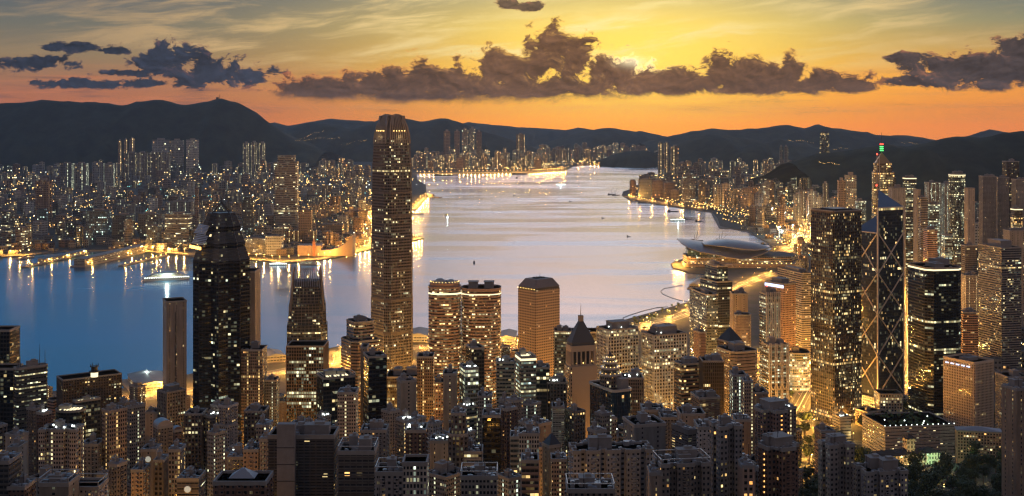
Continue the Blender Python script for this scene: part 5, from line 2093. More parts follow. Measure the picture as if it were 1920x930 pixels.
T(AT, 'narrow brown tower with one column of yellow stair lights, below the arched roofs', 'apartment tower', 316, None, 338, 842, 820, 'stair_gold', '', depth=14)
T(AT, 'low grey building with a glowing round clock-like disc', 'apartment block', 332, None, 372, 896, 780, 'grey_band', 'disc', depth=18)
T(AT, 'narrow grey windowless slab below the four-masted tower', 'apartment tower', 14, None, 34, 838, 860, 'blank_grey', '', depth=16)
T(AT, 'dark slab standing right of the tan tower with white stair lights', 'apartment tower', 150, None, 184, 832, 900, 'flat_grey', '', depth=16)
T(AT, 'dark apartment tower in the left corner with bluish windows', 'apartment tower', -20, None, 16, 864, 700, 'flat_dark', '', depth=18)
T(AT, 'brown low tower right of the dark left-corner tower', 'apartment block', 14, None, 46, 912, 700, 'flat_brown', '', depth=16)
T('apartment_block', 'grey block whose roof holds two big open cooling wells, bottom left', 'apartment block', 73, None, 128, 905, 640, 'blank_grey', 'frame', depth=16)
T('apartment_block', 'block with a white balustraded roof terrace, bottom left', 'apartment block', 130, None, 184, 912, 660, 'flat_white', 'frame noplant', depth=16)
T(AT, 'tower with rows of white-lit windows tucked left of the tower with yellow stair lights', 'apartment tower', 182, None, 194, 890, 880, 'stair_white', '', depth=12)
T(AT, 'pink brown tower below the arched roofs', 'apartment tower', 246, None, 268, 880, 840, 'flat_beige', '', depth=15)
T(AT, 'slim dark tower dotted with small white lights, right of the disc tower', 'apartment tower', 288, None, 306, 862, 850, 'dark_grid', '', depth=15)
# behind and beside the black tower
T(OT, 'plain brown slab tower with a dark vertical slot, standing against the blue water', 'office tower', 310, 312, 350, 565, 1420, 'blank_beige', 'slit noplant', th=8, depth=30, short='the brown slotted slab')
T(OT, 'second brown slab with small lit slots, right behind the black stepped tower', 'office tower', 440, None, 478, 508, 1330, 'blank_beige', 'noplant', depth=30, short='the brown slab behind the black tower')
T(OT, 'brown tower with two columns of yellow stairwell lights, right of the black stepped tower', 'office tower', 452, None, 491, 655, 1250, 'stair_gold', '', depth=26, short='the brown tower with two yellow columns')
T(OT, 'slim dark tower with one dotted column of yellow lights', 'office tower', 497, None, 518, 712, 1260, 'stair_grey', '', depth=16)
T('office_block', 'gold-lit low block between the slim dark tower and the finned tower', 'office block', 514, None, 536, 752, 1420, 'blank_beige', '', depth=24)
T(OT, 'brown-sided tower with upright fins and bright greenish floors, below the tapering dark tower', 'office tower', 537, None, 607, 648, 1400, 'fins', 'noplant', depth=34, short='the finned tower')
T(OT, 'dark glass tower with an open lit roof frame, right of the finned tower', 'office tower', 601, 606, 666, 708, 1150, 'dark_glass', 'frame skylight', th=14, depth=26)
T(AT, 'pale tower with a grid of small yellow lights, right of the finned tower', 'apartment tower', 633, None, 667, 735, 1000, 'stair_beige', '', depth=18)
T(OT, 'stepped brown tower with banded lit floors, left foot of the tallest tower', 'office tower', 636, 662, 716, 606, 1420, 'brown_band', 'setback', th=24, short='the stepped brown banded tower', plan='cham')
T(OT, 'slim black glass tower with a fine pale grid, in front of the tallest tower', 'office tower', 686, 691, 725, 668, 1150, 'black_glass', '', th=12, depth=24, short='the slim black tower')
T(OT, 'beige thin slab touching the left side of the slim black tower', 'office tower', 676, None, 688, 650, 1190, 'blank_beige', 'noplant', depth=20)
T('office_block', 'long gold-lit block at the foot of the tallest tower', 'office block', 724, None, 790, 706, 1420, 'gold_glass', '', depth=40)
# centre foreground
T(AT, 'grey windowless-sided apartment tower below the tallest tower', 'apartment tower', 744, 752, 781, 714, 1060, 'blank_grey', '', th=18)
T(OT, 'brown tower with a glowing ladder of stair windows, left of the rounded twin towers', 'office tower', 782, None, 812, 668, 1260, 'stair_gold', '', depth=22)
T(OT, 'salmon pink grid-windowed block lit from the street', 'office block', 811, None, 832, 716, 1300, 'pink_grid', '', depth=22)
T(OT, 'grey wedge of a tower with one blank face, below the rounded twins', 'office tower', 831, None, 856, 700, 1130, 'blank_grey', '', depth=20)
T(OT, 'white lit office tower with thin shelves of light on every floor, below the rounded twins', 'office tower', 868, 872, 897, 690, 1130, 'lit_glass', 'roofglow', th=14, depth=22)
T(OT, 'dark glassy tower rising in front of the right rounded twin', 'office tower', 880, 884, 908, 652, 1250, 'dark_glass', '', th=15, depth=22)
T(OT, 'white tower with a lit stair column, beside the dark glass block', 'office tower', 896, None, 922, 742, 1080, 'stair_white', '', depth=18)
T(OT, 'dark shuttered glass block with a red sign lamp near the roof', 'office block', 905, None, 938, 778, 900, 'black_glass', '', depth=20)
T(OT, 'art deco brown tower with a stepped, lit-edged crown', 'apartment tower', 841, None, 876, 776, 800, 'dark_grid', 'setback', depth=18, plan='cham', short='the art deco brown tower')
T('apartment_block', 'low brown banded block beside the art deco tower', 'apartment block', 868, None, 904, 846, 800, 'grey_band', '', depth=18)
T(OT, 'grey tower lined with small lamps, left of the slanted lit glass tower', 'office tower', 931, None, 964, 678, 1180, 'grey_band', 'roofglow', depth=20)
T(OT, 'narrow white glass tower with a bright slanted glass top', 'office tower', 972, 977, 1005, 668, 1150, 'lit_glass', 'skylight crownlit', th=14, depth=22, short='the slanted lit glass tower')
T(OT, 'dark tower with a green roof dish, right of the slanted lit glass tower', 'office tower', 1006, None, 1030, 688, 1200, 'dark_glass', '', depth=20)
T(AT, 'brick red block with a bright teal roof', 'apartment block', 760, None, 798, 806, 820, 'flat_brown', 'green roofglow', depth=20)
T(AT, 'plain grey box of a building with two columns of white lights, centre bottom', 'apartment block', 755, None, 800, 866, 600, 'stair_white', 'noplant', depth=14, short='the grey box with white light columns')
T(AT, 'pale block with an open white roof frame, left of the box with white light columns', 'apartment block', 704, None, 756, 884, 600, 'flat_white', 'frame', depth=16)
T('apartment_block', 'dark block with bright white stair windows at the bottom centre', 'apartment block', 864, None, 932, 892, 620, 'stair_grey', 'frame', depth=16)
T('apartment_block', 'grey cluttered-roof tower left of the teal-roofed brick block', 'apartment block', 676, None, 724, 806, 880, 'flat_grey', '', depth=18)
T('apartment_block', 'brown gold-lit wall block under a lit canopy in the street below the art deco tower', 'apartment block', 806, None, 842, 826, 900, 'blank_beige', 'roofglow', depth=18)
T(AT, 'dark apartment slab with a windowless concrete lift core in front, bottom left of centre', 'apartment tower', 503, None, 626, 815, 650, 'flat_dark', 'core', depth=18, short='the dark slab with concrete core')
T(AT, 'beige tower with dotted white stair lights, left of the dark slab with concrete core', 'apartment tower', 480, None, 504, 796, 860, 'stair_beige', '', depth=15)
T(AT, 'lower beige tower in front of the one with dotted stair lights', 'apartment tower', 487, None, 506, 822, 800, 'flat_beige', '', depth=14)
T(AT, 'brown building under a pale hipped roof like a hat, bottom left', 'apartment block', 400, None, 498, 902, 600, 'flat_brown', 'noplant hip', depth=18, short='the hat-roofed brown building')
T(AT, 'dark green-windowed apartment block, right of the dark slab with concrete core', 'apartment block', 634, None, 702, 845, 640, 'flat_dark', 'frame', depth=18)
T(AT, 'grey tower with scattered lit windows at the foot of the black stepped tower', 'apartment tower', 426, None, 458, 856, 820, 'flat_grey', '', depth=16)
T(AT, 'pinkish flat-fronted tower under the brown tower with two yellow columns', 'apartment tower', 456, None, 484, 842, 800, 'flat_beige', '', depth=16)
T(OT, 'dark tower with tiny white lights, right foot of the black stepped tower', 'office tower', 458, None, 496, 770, 1080, 'dark_grid', '', depth=20)
T(AT, 'dark tower lined with yellow and white dots left foot of the black stepped tower', 'apartment tower', 346, None, 378, 775, 1060, 'dark_grid', '', depth=20)
T(AT, 'white apartment tower with three columns of green-white stair lights', 'apartment tower', 973, None, 1011, 812, 820, 'stair_white', '', depth=18)
T('apartment_block', 'brown tower with broad yellow lit windows, in front of the green-white stair lights', 'apartment block', 978, None, 1010, 862, 740, 'pink_band', '', depth=16)
T(AT, 'grey banded tower with an orange lamp near its top', 'apartment tower', 957, None, 976, 818, 860, 'grey_band', '', depth=16)
T(AT, 'grey brown building with a steep green pitched roof', 'apartment tower', 1017, 1030, 1052, 835, 840, 'blank_grey', 'pyr noplant', th=30)
T(AT, 'cream tower with columns of white lights, right of the green pitched roof', 'apartment tower', 1034, None, 1062, 860, 800, 'stair_beige', '', depth=15)
T(OT, 'white-lit balcony tower left of the pyramid-hatted beige tower', 'office tower', 1036, None, 1058, 762, 1060, 'lit_glass', '', depth=18)
T(OT, 'brown dark-windowed block with roof lamps, between the slanted lit tower and the blank beige wall', 'office block', 1026, None, 1062, 716, 1200, 'dark_grid', 'roofglow', depth=22)
T(OT, 'tall dark office with greenish lit stripes behind the pyramid-hatted beige tower', 'office tower', 1040, None, 1072, 620, 1500, 'lit_office', '', depth=24)
# white office pair and around
T(OT, 'white grid-fronted office block with dark roof plant and many lit windows, left of two alike', 'office tower', 1119, 1140, 1197, 618, 1400, 'white_grid', 'box roofglow', th=28, short='the left white grid office')
T(OT, 'white grid-fronted office block with rows of yellow-lit windows, right of two alike', 'office tower', 1203, 1226, 1288, 628, 1390, 'white_grid', 'box roofglow', th=28, short='the right white grid office')
T(OT, 'dark glass block between the porthole tower and the pyramid spire', 'office block', 1040, None, 1072, 622, 1620, 'lit_office', 'noplant', depth=28)
T('office_block', 'gold-lit long low block behind the left white grid office', 'office block', 1072, None, 1122, 622, 1700, 'gold_glass', '', depth=34)
T(OT, 'ribbed grey block between the tiered tower and the right white grid office', 'office block', 1168, None, 1206, 708, 1250, 'lattice', 'roofglow', depth=24)
T(OT, 'salmon banded office with a curved front, right behind the white grid offices', 'office tower', 1268, 1312, 1324, 622, 1500, 'pink_band', '', th=20, depth=24, plan='cham')
T(OT, 'banded brown office with a square roof tower and a lit wreath on its wall', 'office tower', 1264, 1278, 1320, 682, 1280, 'brown_band', 'box', th=26, short='the brown office with the wreath')
T(OT, 'dark olive brown tower with a ribbed face', 'office tower', 1318, None, 1357, 676, 1250, 'olive', '', depth=24, short='the olive ribbed tower')
T(OT, 'dark office with two bright lit storeys beside the lawn lights on the waterfront', 'office tower', 1293, 1325, 1346, 552, 1800, 'lit_office', '', th=20, short='the dark waterfront office with two lit storeys')
T(OT, 'taller dark stepped office right behind the one with two bright storeys', 'office tower', 1313, 1345, 1373, 500, 1900, 'dark_glass', 'setback frame', th=30, short='the dark stepped waterfront office')
T(OT, 'brown tower with a dark pyramid roof and a red beacon lamp', 'office tower', 1345, 1368, 1392, 640, 1480, 'brown_band', 'pyr noplant', th=40, short='the red-beacon pyramid tower')
T(OT, 'wide brown office with chamfered corners and lit rows, under the red-beacon pyramid tower', 'office tower', 1340, 1374, 1424, 660, 1430, 'brown_band', '', th=30, plan='cham', short='the wide brown banded office')
T(OT, 'pale square block with beige top, left of the truss-fronted bank', 'office tower', 1374, None, 1402, 550, 1720, 'blank_beige', '', depth=24)
T(OT, 'brown round-cornered tower with yellow-lit rows, below the pale square block', 'office tower', 1380, None, 1410, 590, 1660, 'brown_band', '', depth=22, plan='round')
T('hotel_tower', 'pinkish grid hotel tower topped with a blue-white strip of light', 'hotel tower', 1434, 1470, 1492, 532, 1780, 'pink_grid', 'bluelit box', th=44, short='the blue-striped hotel')
T(OT, 'pale office block with green-white lit floors, left of the broad square glass tower', 'office tower', 1458, 1504, 1524, 512, 2000, 'grey_band', 'box', th=30, short='the pale block by the square tower')
T(OT, 'pale tower with a column of green-white stair lights, below the truss-fronted bank', 'apartment tower', 1374, None, 1400, 702, 1080, 'stair_white', '', depth=18)
T(OT, 'beige stepped tower right beside the green-white stair lights', 'apartment tower', 1396, None, 1412, 714, 1050, 'stair_beige', '', depth=16)
T('office_block', 'plain beige boxy block in front of the truss-fronted bank', 'office block', 1409, None, 1440, 735, 1150, 'blank_beige', '', depth=22)
T('office_block', 'dark sloping-roofed block with curved banded front below the bank', 'office block', 1478, None, 1522, 662, 1780, 'lit_glass', '', depth=40, plan='round')
T(AT, 'beige windowless narrow slab right of the grey hillside tower', 'apartment tower', 1379, None, 1408, 786, 900, 'blank_beige', '', depth=16)
# right foreground
T(AT, 'brown cross-shaped apartment tower with white parapets, the farther of two alike', 'apartment tower', 1406, 1440, 1491, 772, 800, 'flat_brown', 'box', th=35, plan='cross', short='the farther brown cross-shaped tower')
T(AT, 'brown cross-shaped apartment tower with white parapets, the nearer of two alike', 'apartment tower', 1412, 1450, 1508, 842, 650, 'flat_brown', 'box', th=35, plan='cross', short='the nearer brown cross-shaped tower')
T(AT, 'grey apartment tower with deep window columns, left of the brown cross-shaped pair', 'apartment tower', 1330, 1350, 1392, 800, 660, 'flat_grey', '', th=25, plan='notch', short='the grey hillside tower')
T(AT, 'long pale apartment block with many bay-window columns, bottom centre right', 'apartment block', 1060, 1075, 1225, 845, 680, 'flat_white', '', th=8, depth=18, plan='notch', short='the long pale bay-windowed block')
T('apartment_block', 'boxy grey stepped block behind the long pale bay-windowed block', 'apartment block', 1178, 1190, 1248, 796, 820, 'blank_grey', '', th=20, depth=24)
T('apartment_block', 'pale plain slab below the right white grid office', 'apartment block', 1206, None, 1246, 768, 980, 'blank_grey', '', depth=22)
T('apartment_block', 'dark cube with pale corner strips on top of a dim block', 'apartment tower', 1260, 1290, 1306, 806, 700, 'flat_dark', 'selfpara', th=35, short='the dark corner-stripped cube')
T('apartment_block', 'dim terraced apartment block under the dark cube', 'apartment block', 1228, 1240, 1332, 870, 640, 'flat_grey', 'frame', th=15, depth=18, plan='notch')
T('apartment_block', 'brown windowless slab at the bottom between the pale block and the terraces', 'apartment block', 1219, None, 1242, 885, 640, 'blank_beige', '', depth=12)
T('apartment_block', 'dark roofed block with wide skylights at the bottom edge', 'apartment block', 1064, None, 1152, 916, 560, 'flat_grey', 'frame', depth=16)
T('apartment_block', 'low brown block with a lit top storey, left of the farther brown cross-shaped tower', 'apartment block', 1300, 1312, 1350, 745, 1080, 'brown_band', '', th=20, depth=24)
T('apartment_block', 'cream roofed low block between the dark cube and the lit top storey block', 'apartment block', 1276, None, 1322, 775, 940, 'blank_beige', '', depth=22)
T('apartment_block', 'low grey roofs left of the cream roofed block', 'apartment block', 1240, None, 1280, 782, 960, 'flat_grey', '', depth=22)
T('apartment_block', 'grey walled terraces behind the grey hillside tower', 'apartment block', 1310, None, 1356, 800, 780, 'flat_white', '', depth=20)
T(AT, 'small-windowed narrow tower between the grey hillside tower and the nearer cross-shaped tower', 'apartment tower', 1392, None, 1414, 872, 640, 'pink_grid', '', depth=12)
T(AT, 'stepped grey apartment tower with white windows in its core, right of the cross-shaped pair', 'apartment tower', 1534, 1556, 1602, 835, 720, 'flat_grey', 'box', th=30, plan='notch', short='the stepped grey tower')
T(AT, 'grey block with rows of loggias right of the stepped grey tower', 'apartment tower', 1602, 1625, 1702, 885, 700, 'flat_grey', '', th=25, depth=20, plan='notch', short='the loggia block')
T('apartment_block', 'long low grey building with a flat roof, behind the stepped grey tower', 'office block', 1488, 1540, 1566, 808, 1120, 'pink_band', '', th=20, depth=18)
T('office_block', 'broad low block with a planted roof garden edged with lamps', 'office block', 1576, 1660, 1790, 800, 1330, 'grey_band', 'trees noplant roofglow', th=25, depth=60, short='the roof-garden block')
T(OT, 'black glass tower with chamfered corners and lit roof edge, right of the braced tower', 'office tower', 1697, 1740, 1808, 502, 1560, 'black_glass', 'crownlit', th=30, plan='cham', short='the black tower with the green roof edge')
T(OT, 'brown banded office tower with two blank piers, behind the beige block on arches', 'office tower', 1834, 1878, 1915, 464, 1900, 'grey_band', 'box', th=35, short='the brown banded pier tower')
T(AT, 'tall tan apartment tower with a column of dark square windows at the right edge', 'apartment tower', 1878, 1906, 1960, 728, 900, 'blank_beige', '', th=40, short='the tan tower at the right edge')
T('office_block', 'grey slanted block behind the tan tower at the right edge', 'office block', 1866, 1890, 1930, 706, 1420, 'grey_band', '', th=30)
T('office_block', 'brown low block beside the black tower with the green roof edge', 'office block', 1806, None, 1834, 585, 1900, 'pink_band', '', depth=26)
T(OT, 'tan tower with one face of lit ladder windows, right of the black tower', 'office tower', 1811, None, 1834, 516, 2150, 'stair_beige', '', depth=26)
T('house', 'long pink low building with a pale roof, right of the white mansion', 'low building', 1782, 1795, 1878, 806, 1290, 'pink_grid', 'noplant hip', th=8, depth=14, base=40)
T('office_block', 'white low stone block at the foot of the cross-braced tower', 'office block', 1650, None, 1692, 738, 1600, 'white_grid', 'noplant', depth=26)
# Admiralty and Wan Chai, farther right
T(OT, 'blank white tower right behind the cross-braced tower', 'office tower', 1673, None, 1698, 352, 2700, 'blank_grey', '', depth=30, short='the blank white tower')
T(OT, 'dark slim tower with a lit band at its top, right of the blank white tower', 'office tower', 1699, None, 1718, 332, 2800, 'lit_office', 'crownlit', depth=24)
T(OT, 'slim pale fin of a tower left of the lit square hotel', 'office tower', 1720, None, 1726, 355, 2600, 'blank_grey', 'noplant', depth=26)
T(OT, 'dark tower with closely striped face beside the pale fin', 'office tower', 1727, None, 1740, 370, 2580, 'grey_band', '', depth=26)
T('hotel_tower', 'square hotel with bright corner columns below the dark hill', 'hotel tower', 1742, None, 1764, 342, 3200, 'stair_white', '', depth=36)
T('hotel_tower', 'second hotel block with a bright left edge, right of the square hotel', 'hotel tower', 1772, None, 1786, 344, 3200, 'stair_white', '', depth=36)
T(OT, 'wide dark round tower with a lit restaurant ring at its top', 'office tower', 1785, None, 1815, 326, 2950, 'lit_office', 'crownlit mast', depth=40, plan='ell', short='the ring-topped round tower')
T(AT, 'pair-like grey apartment tower left of the tallest right-edge tower', 'apartment tower', 1843, None, 1868, 330, 2850, 'flat_grey', '', depth=26)
T(AT, 'grey apartment tower between two taller ones near the right edge', 'apartment tower', 1871, None, 1892, 332, 2900, 'flat_grey', '', depth=26)
T(AT, 'tallest dark apartment tower below the right hill, near the edge', 'apartment tower', 1887, None, 1911, 302, 3000, 'dark_grid', '', depth=26)
T(AT, 'grey tower cut by the right edge below the hill', 'apartment tower', 1905, None, 1930, 336, 2800, 'flat_grey', '', depth=26)
T(OT, 'white tower with broad dark stripes across its face', 'office tower', 1739, None, 1758, 430, 2300, 'pink_band', '', depth=24)
T(OT, 'brown gold-lit slab beside the golden street', 'office tower', 1683, None, 1696, 410, 2500, 'blank_beige', '', depth=22)
T(OT, 'tan tower with yellow window rows in the crowded right district', 'office tower', 1772, None, 1785, 440, 2350, 'lit_glass', '', depth=20)
T(OT, 'tall brown windowless slab in the middle of the crowded right district', 'office tower', 1815, None, 1828, 352, 2700, 'blank_beige', 'noplant', depth=22)
T('office_block', 'large pale slab with a plain wall at the right edge', 'office block', 1893, None, 1935, 432, 2250, 'blank_grey', '', depth=30)
T(OT, 'teal-lit tower with bright windows below the square hotel', 'office tower', 1744, None, 1762, 382, 2600, 'lit_glass', '', depth=20)
T(OT, 'teal glowing block beside the broad square glass tower', 'office block', 1608, None, 1624, 376, 3000, 'lit_glass', '', depth=20)
T(OT, 'yellow-lit stack of a building with a red roof lamp near the right edge', 'office block', 1902, None, 1917, 390, 2600, 'gold_glass', 'crownlit', depth=20)
T(OT, 'grey tower with pale ribs right behind the black tower', 'office tower', 1810, None, 1832, 460, 2200, 'grey_band', '', depth=22)
T(OT, 'dark twin-lit tower right of the gold tower with the green bars', 'office tower', 1666, None, 1680, 332, 2900, 'lit_office', '', depth=24)

# lantern turret on the wide dark slab and the curved arches of the left block
def turret():
    p = at(177, 704, 1490)
    root = thing('lantern_turret', (p.x, p.y, p.z), 0, 'small lit lantern turret standing on the roof of the wide dark waterfront slab', 'turret')
    mb = MB()
    mb.prism(P_ell(9, 9, 10), -1.5, 4.5, 0, 0)
    mb.build('drum', G_SOFT, root)
    mb = MB()
    mb.prism(P_ell(13, 13, 10), 4.5, 6, 0, 0, bottom=True)
    mb.prism(P_ell(8, 8, 10), 6, 11, 0, 0)
    mb.prism(P_ell(11, 11, 10), 11, 12, 0, 0, bottom=True)
    for k in range(4):
        t = R(45 + 90 * k)
        mb.tube((5 * math.cos(t), 5 * math.sin(t), 12), (5 * math.cos(t), 5 * math.sin(t), 15), 0.5, 0.3, 5)
    mb.build('cap', M_DARKM, root)


turret()
# ------------------------------------------------------------------ which ground is land, and how labels name a place
def inside(poly, x, y):
    c = False
    n = len(poly)
    j = n - 1
    for i in range(n):
        if (poly[i][1] > y) != (poly[j][1] > y) and x < (poly[j][0] - poly[i][0]) * (y - poly[i][1]) / (poly[j][1] - poly[i][1]) + poly[i][0]:
            c = not c
        j = i
    return c


KP = [(p.x, p.y) for p in shore(KOW)] + [(9000, 14500), (9000, 20500), (-9500, 20500), (-9500, 3500)]
IP = [(p.x, p.y) for p in shore(ISL)] + [(9500, 11000), (9500, 600), (3000, 0), (-2500, 0), (-2500, 1700)]
USED = {}


def unique_label(o, base, cat, group, alts=()):
    """the first wording nobody else has; only true look-alikes end up sharing one"""
    for t in (base, *alts):
        if len(t.split()) <= 16 and t not in USED:
            USED[t] = o
            return tag(o, t, cat, group)
    return tag(o, base, cat, group)


ROADS = {}


def near_road(x, y, d):
    for pts, w in ROADS.values():
        for a, b in zip(pts, pts[1:]):
            ab = b - a
            k = max(0, min(1, ((x - a.x) * ab.x + (y - a.y) * ab.y) / max(1e-6, ab.x ** 2 + ab.y ** 2)))
            if math.hypot(x - a.x - ab.x * k, y - a.y - ab.y * k) < d + w / 2:
                return True
    return False


def road_mat():
    m = bpy.data.materials.new('asphalt')
    m.use_nodes = True
    t = NT(m.node_tree)
    b = t.n['Principled BSDF']
    tc = t.n.new('ShaderNodeTexCoord')
    n = t.noise(tc.outputs['Object'], 0.15, 6, 0.6)
    t.l.new(t.mix(n, (0.06, 0.058, 0.055, 1), (0.12, 0.115, 0.11, 1)), b.inputs['Base Color'])
    b.inputs['Roughness'].default_value = 0.8
    return m


M_ROAD = road_mat()
M_PAINT = simple('road_paint', (0.75, 0.74, 0.70), 0.7)


def road(key, name, pix, w, z=3.0, lanes=True):
    pts = [gd(px, py, z) for px, py in pix]
    # rounded off into short lengths
    fine = []
    for i in range(len(pts) - 1):
        p0, p1, p2, p3 = pts[max(0, i - 1)], pts[i], pts[i + 1], pts[min(len(pts) - 1, i + 2)]
        for k in range(6):
            t = k / 6
            fine.append(0.5 * ((2 * p1) + (p2 - p0) * t + (2 * p0 - 5 * p1 + 4 * p2 - p3) * t * t + (3 * p1 - p0 - 3 * p2 + p3) * t ** 3))
    fine.append(pts[-1])
    ROADS[key] = (fine, w)

    def ribbon(mb, o0, o1, zz, mi):
        L, Rr = [], []
        for i, p in enumerate(fine):
            d = (fine[min(len(fine) - 1, i + 1)] - fine[max(0, i - 1)])
            n = Vector((-d.y, d.x, 0)).normalized()
            L.append(p + n * o1)
            Rr.append(p + n * o0)
        for i in range(len(fine) - 1):
            mb.face([(Rr[i].x, Rr[i].y, zz), (Rr[i + 1].x, Rr[i + 1].y, zz), (L[i + 1].x, L[i + 1].y, zz), (L[i].x, L[i].y, zz)][::-1] if False else
                    [(L[i].x, L[i].y, zz), (Rr[i].x, Rr[i].y, zz), (Rr[i + 1].x, Rr[i + 1].y, zz), (L[i + 1].x, L[i + 1].y, zz)], mi)
    mb = MB()
    ribbon(mb, -w / 2 - 4, w / 2 + 4, z + 0.12, 1)
    ribbon(mb, -w / 2, w / 2, z + 0.16, 0)
    if lanes:
        for o in (-w / 4, w / 4):
            ribbon(mb, o - 0.2, o + 0.2, z + 0.18, 2)
        ribbon(mb, -0.7, 0.7, z + 0.185, 2)
    tag(mb.build(name, [M_ROAD, M_QUAY, M_PAINT]), kind='structure')
    return fine


road('front', 'road', [(130, 756), (225, 750), (300, 742), (400, 725), (480, 706), (540, 694), (620, 678), (700, 664), (790, 650), (880, 650), (950, 652), (1050, 645), (1120, 634), (1200, 614), (1280, 590), (1340, 560), (1400, 530), (1450, 512)], 28)
road('garden', 'road', [(1455, 830), (1485, 785), (1506, 748), (1518, 718), (1500, 690), (1440, 655)], 24)
road('queen', 'road', [(1545, 806), (1600, 772), (1650, 737), (1690, 712), (1703, 680), (1696, 560), (1690, 500), (1686, 450), (1682, 420)], 26)
road('coast', 'road', [(1178, 368), (1200, 373), (1250, 381), (1310, 389), (1380, 391), (1430, 394), (1480, 406), (1508, 422), (1502, 450), (1472, 470), (1440, 488)], 36)
road('tst', 'road', [(640, 474), (690, 461), (704, 446), (708, 428), (700, 410), (688, 396)], 30)
road('hom', 'road', [(774, 393), (786, 380), (802, 366)], 24)

# ------------------------------------------------------------------ low blocks that fill the streets of the near shore
FILL_STY = ['flat_grey', 'grey_band', 'flat_beige', 'stair_beige', 'dark_grid', 'blank_beige', 'grey_grid', 'flat_white', 'stair_grey', 'flat_brown', 'lit_office', 'stair_gold', 'pink_band']
LOOK = {'flat_grey': 'grey', 'grey_band': 'grey banded', 'flat_beige': 'tan', 'stair_beige': 'tan stair-lit', 'dark_grid': 'dark gridded', 'blank_beige': 'plain brown', 'grey_grid': 'grey gridded',
        'flat_white': 'pale', 'stair_grey': 'grey stair-lit', 'flat_brown': 'brown', 'lit_office': 'brightly lit', 'stair_gold': 'gold stair-lit', 'pink_band': 'salmon banded', 'stair_white': 'white stair-lit'}


def clear(x, y, r, k=1.0):
    for (fx, fy, fr, *_r) in FOOT:
        if (x - fx) ** 2 + (y - fy) ** 2 < ((r + fr) * k) ** 2:
            return False
    return True


def nearest(x, y):
    best = None
    for f in FOOT:
        if f[3].startswith('the '):
            d = (f[0] - x) ** 2 + (f[1] - y) ** 2
            if best is None or d < best[0]:
                best = (d, f)
    return best[1]


def hides(px, hw, top, Y, keep=70):
    """would a block here stand before the upper part of one already built?"""
    for (fx, fy, fr, nm, ft, *_r) in FOOT:
        if fy > Y and nm not in ('street block', 'slim tower'):
            fpx, fpy = pxy(fx, fy, ft)
            if fpy > 640 or nm.startswith('the '):
                if abs(fpx - px) < hw + fr * 0.6 * F / fy and top < fpy + keep:
                    return True
    return False


def filler():
    r = random.Random(5)
    n = 0
    tries = 0
    while n < 185 and tries < 9000:
        tries += 1
        Y = r.choice((r.uniform(720, 1300), r.uniform(1150, 2050)))
        px = r.uniform(-20, 1935)
        X = (px - 960) / F * Y
        if px > 1480 and Y < 1480: continue          # the park
        if not inside(IP, X, Y + 25) or not inside(IP, X, Y + 70): continue
        w, d = r.uniform(16, 30), r.uniform(14, 24)
        rad = math.hypot(w, d) / 2
        if not clear(X, Y, rad, 0.80): continue
        if near_road(X, Y, rad + 3): continue
        z = ground(X, Y)
        h = r.uniform(16, 62) if Y < 1300 else r.uniform(14, 48)
        if Y > 1750: h = r.uniform(8, 22)
        # never taller than the picture allows: stay below the water line of the view
        _, py = pxy(X, Y, z + h)
        if Y < 1300 and py < 800: h = max(14, (EYE - z) - (800 + r.uniform(0, 60) - HY) / F * Y)
        if h < 8: continue
        if Y < 1300 and hides(px, w / Y * F * 0.55, pxy(X, Y, z + h)[1], Y, 45): continue
        sty = r.choice(FILL_STY)
        ref = nearest(X, Y)
        side = 'left' if pxy(X, Y, z)[0] < pxy(ref[0], ref[1], z)[0] - 6 else 'right'
        fb = 'in front of' if Y < ref[1] - 30 else 'behind' if Y > ref[1] + 30 else side + ' of'
        size = 'low' if h < 26 else 'mid-rise' if h < 45 else 'tall'
        nm = ref[3]
        kx = LOOK[sty]
        b0 = f'{size} {kx} block {fb} {nm}'
        alts = (f'{size} {kx} block {fb} {nm}, a little {side}', f'{size} {kx} block close {fb} {nm}', f'second {size} {kx} block {fb} {nm}')
        px_, py_ = pxy(X, Y, z + h)
        hx0, hx1 = px - w / Y * F * 0.6, px + w / Y * F * 0.55
        lab = next((t for t in (b0, *alts) if t not in USED and len(t.split()) <= 16), b0)
        USED[lab] = 1
        tower('street_block', lab, 'building', hx0, px - (hx1 - hx0) * 0.08, hx1, py_, Y, sty, r.choice(('', '', 'box', 'roofglow', 'noplant')), th=r.uniform(30, 55), depth=d, group='low blocks between the towers', base=z, short='street block')
        n += 1


filler()


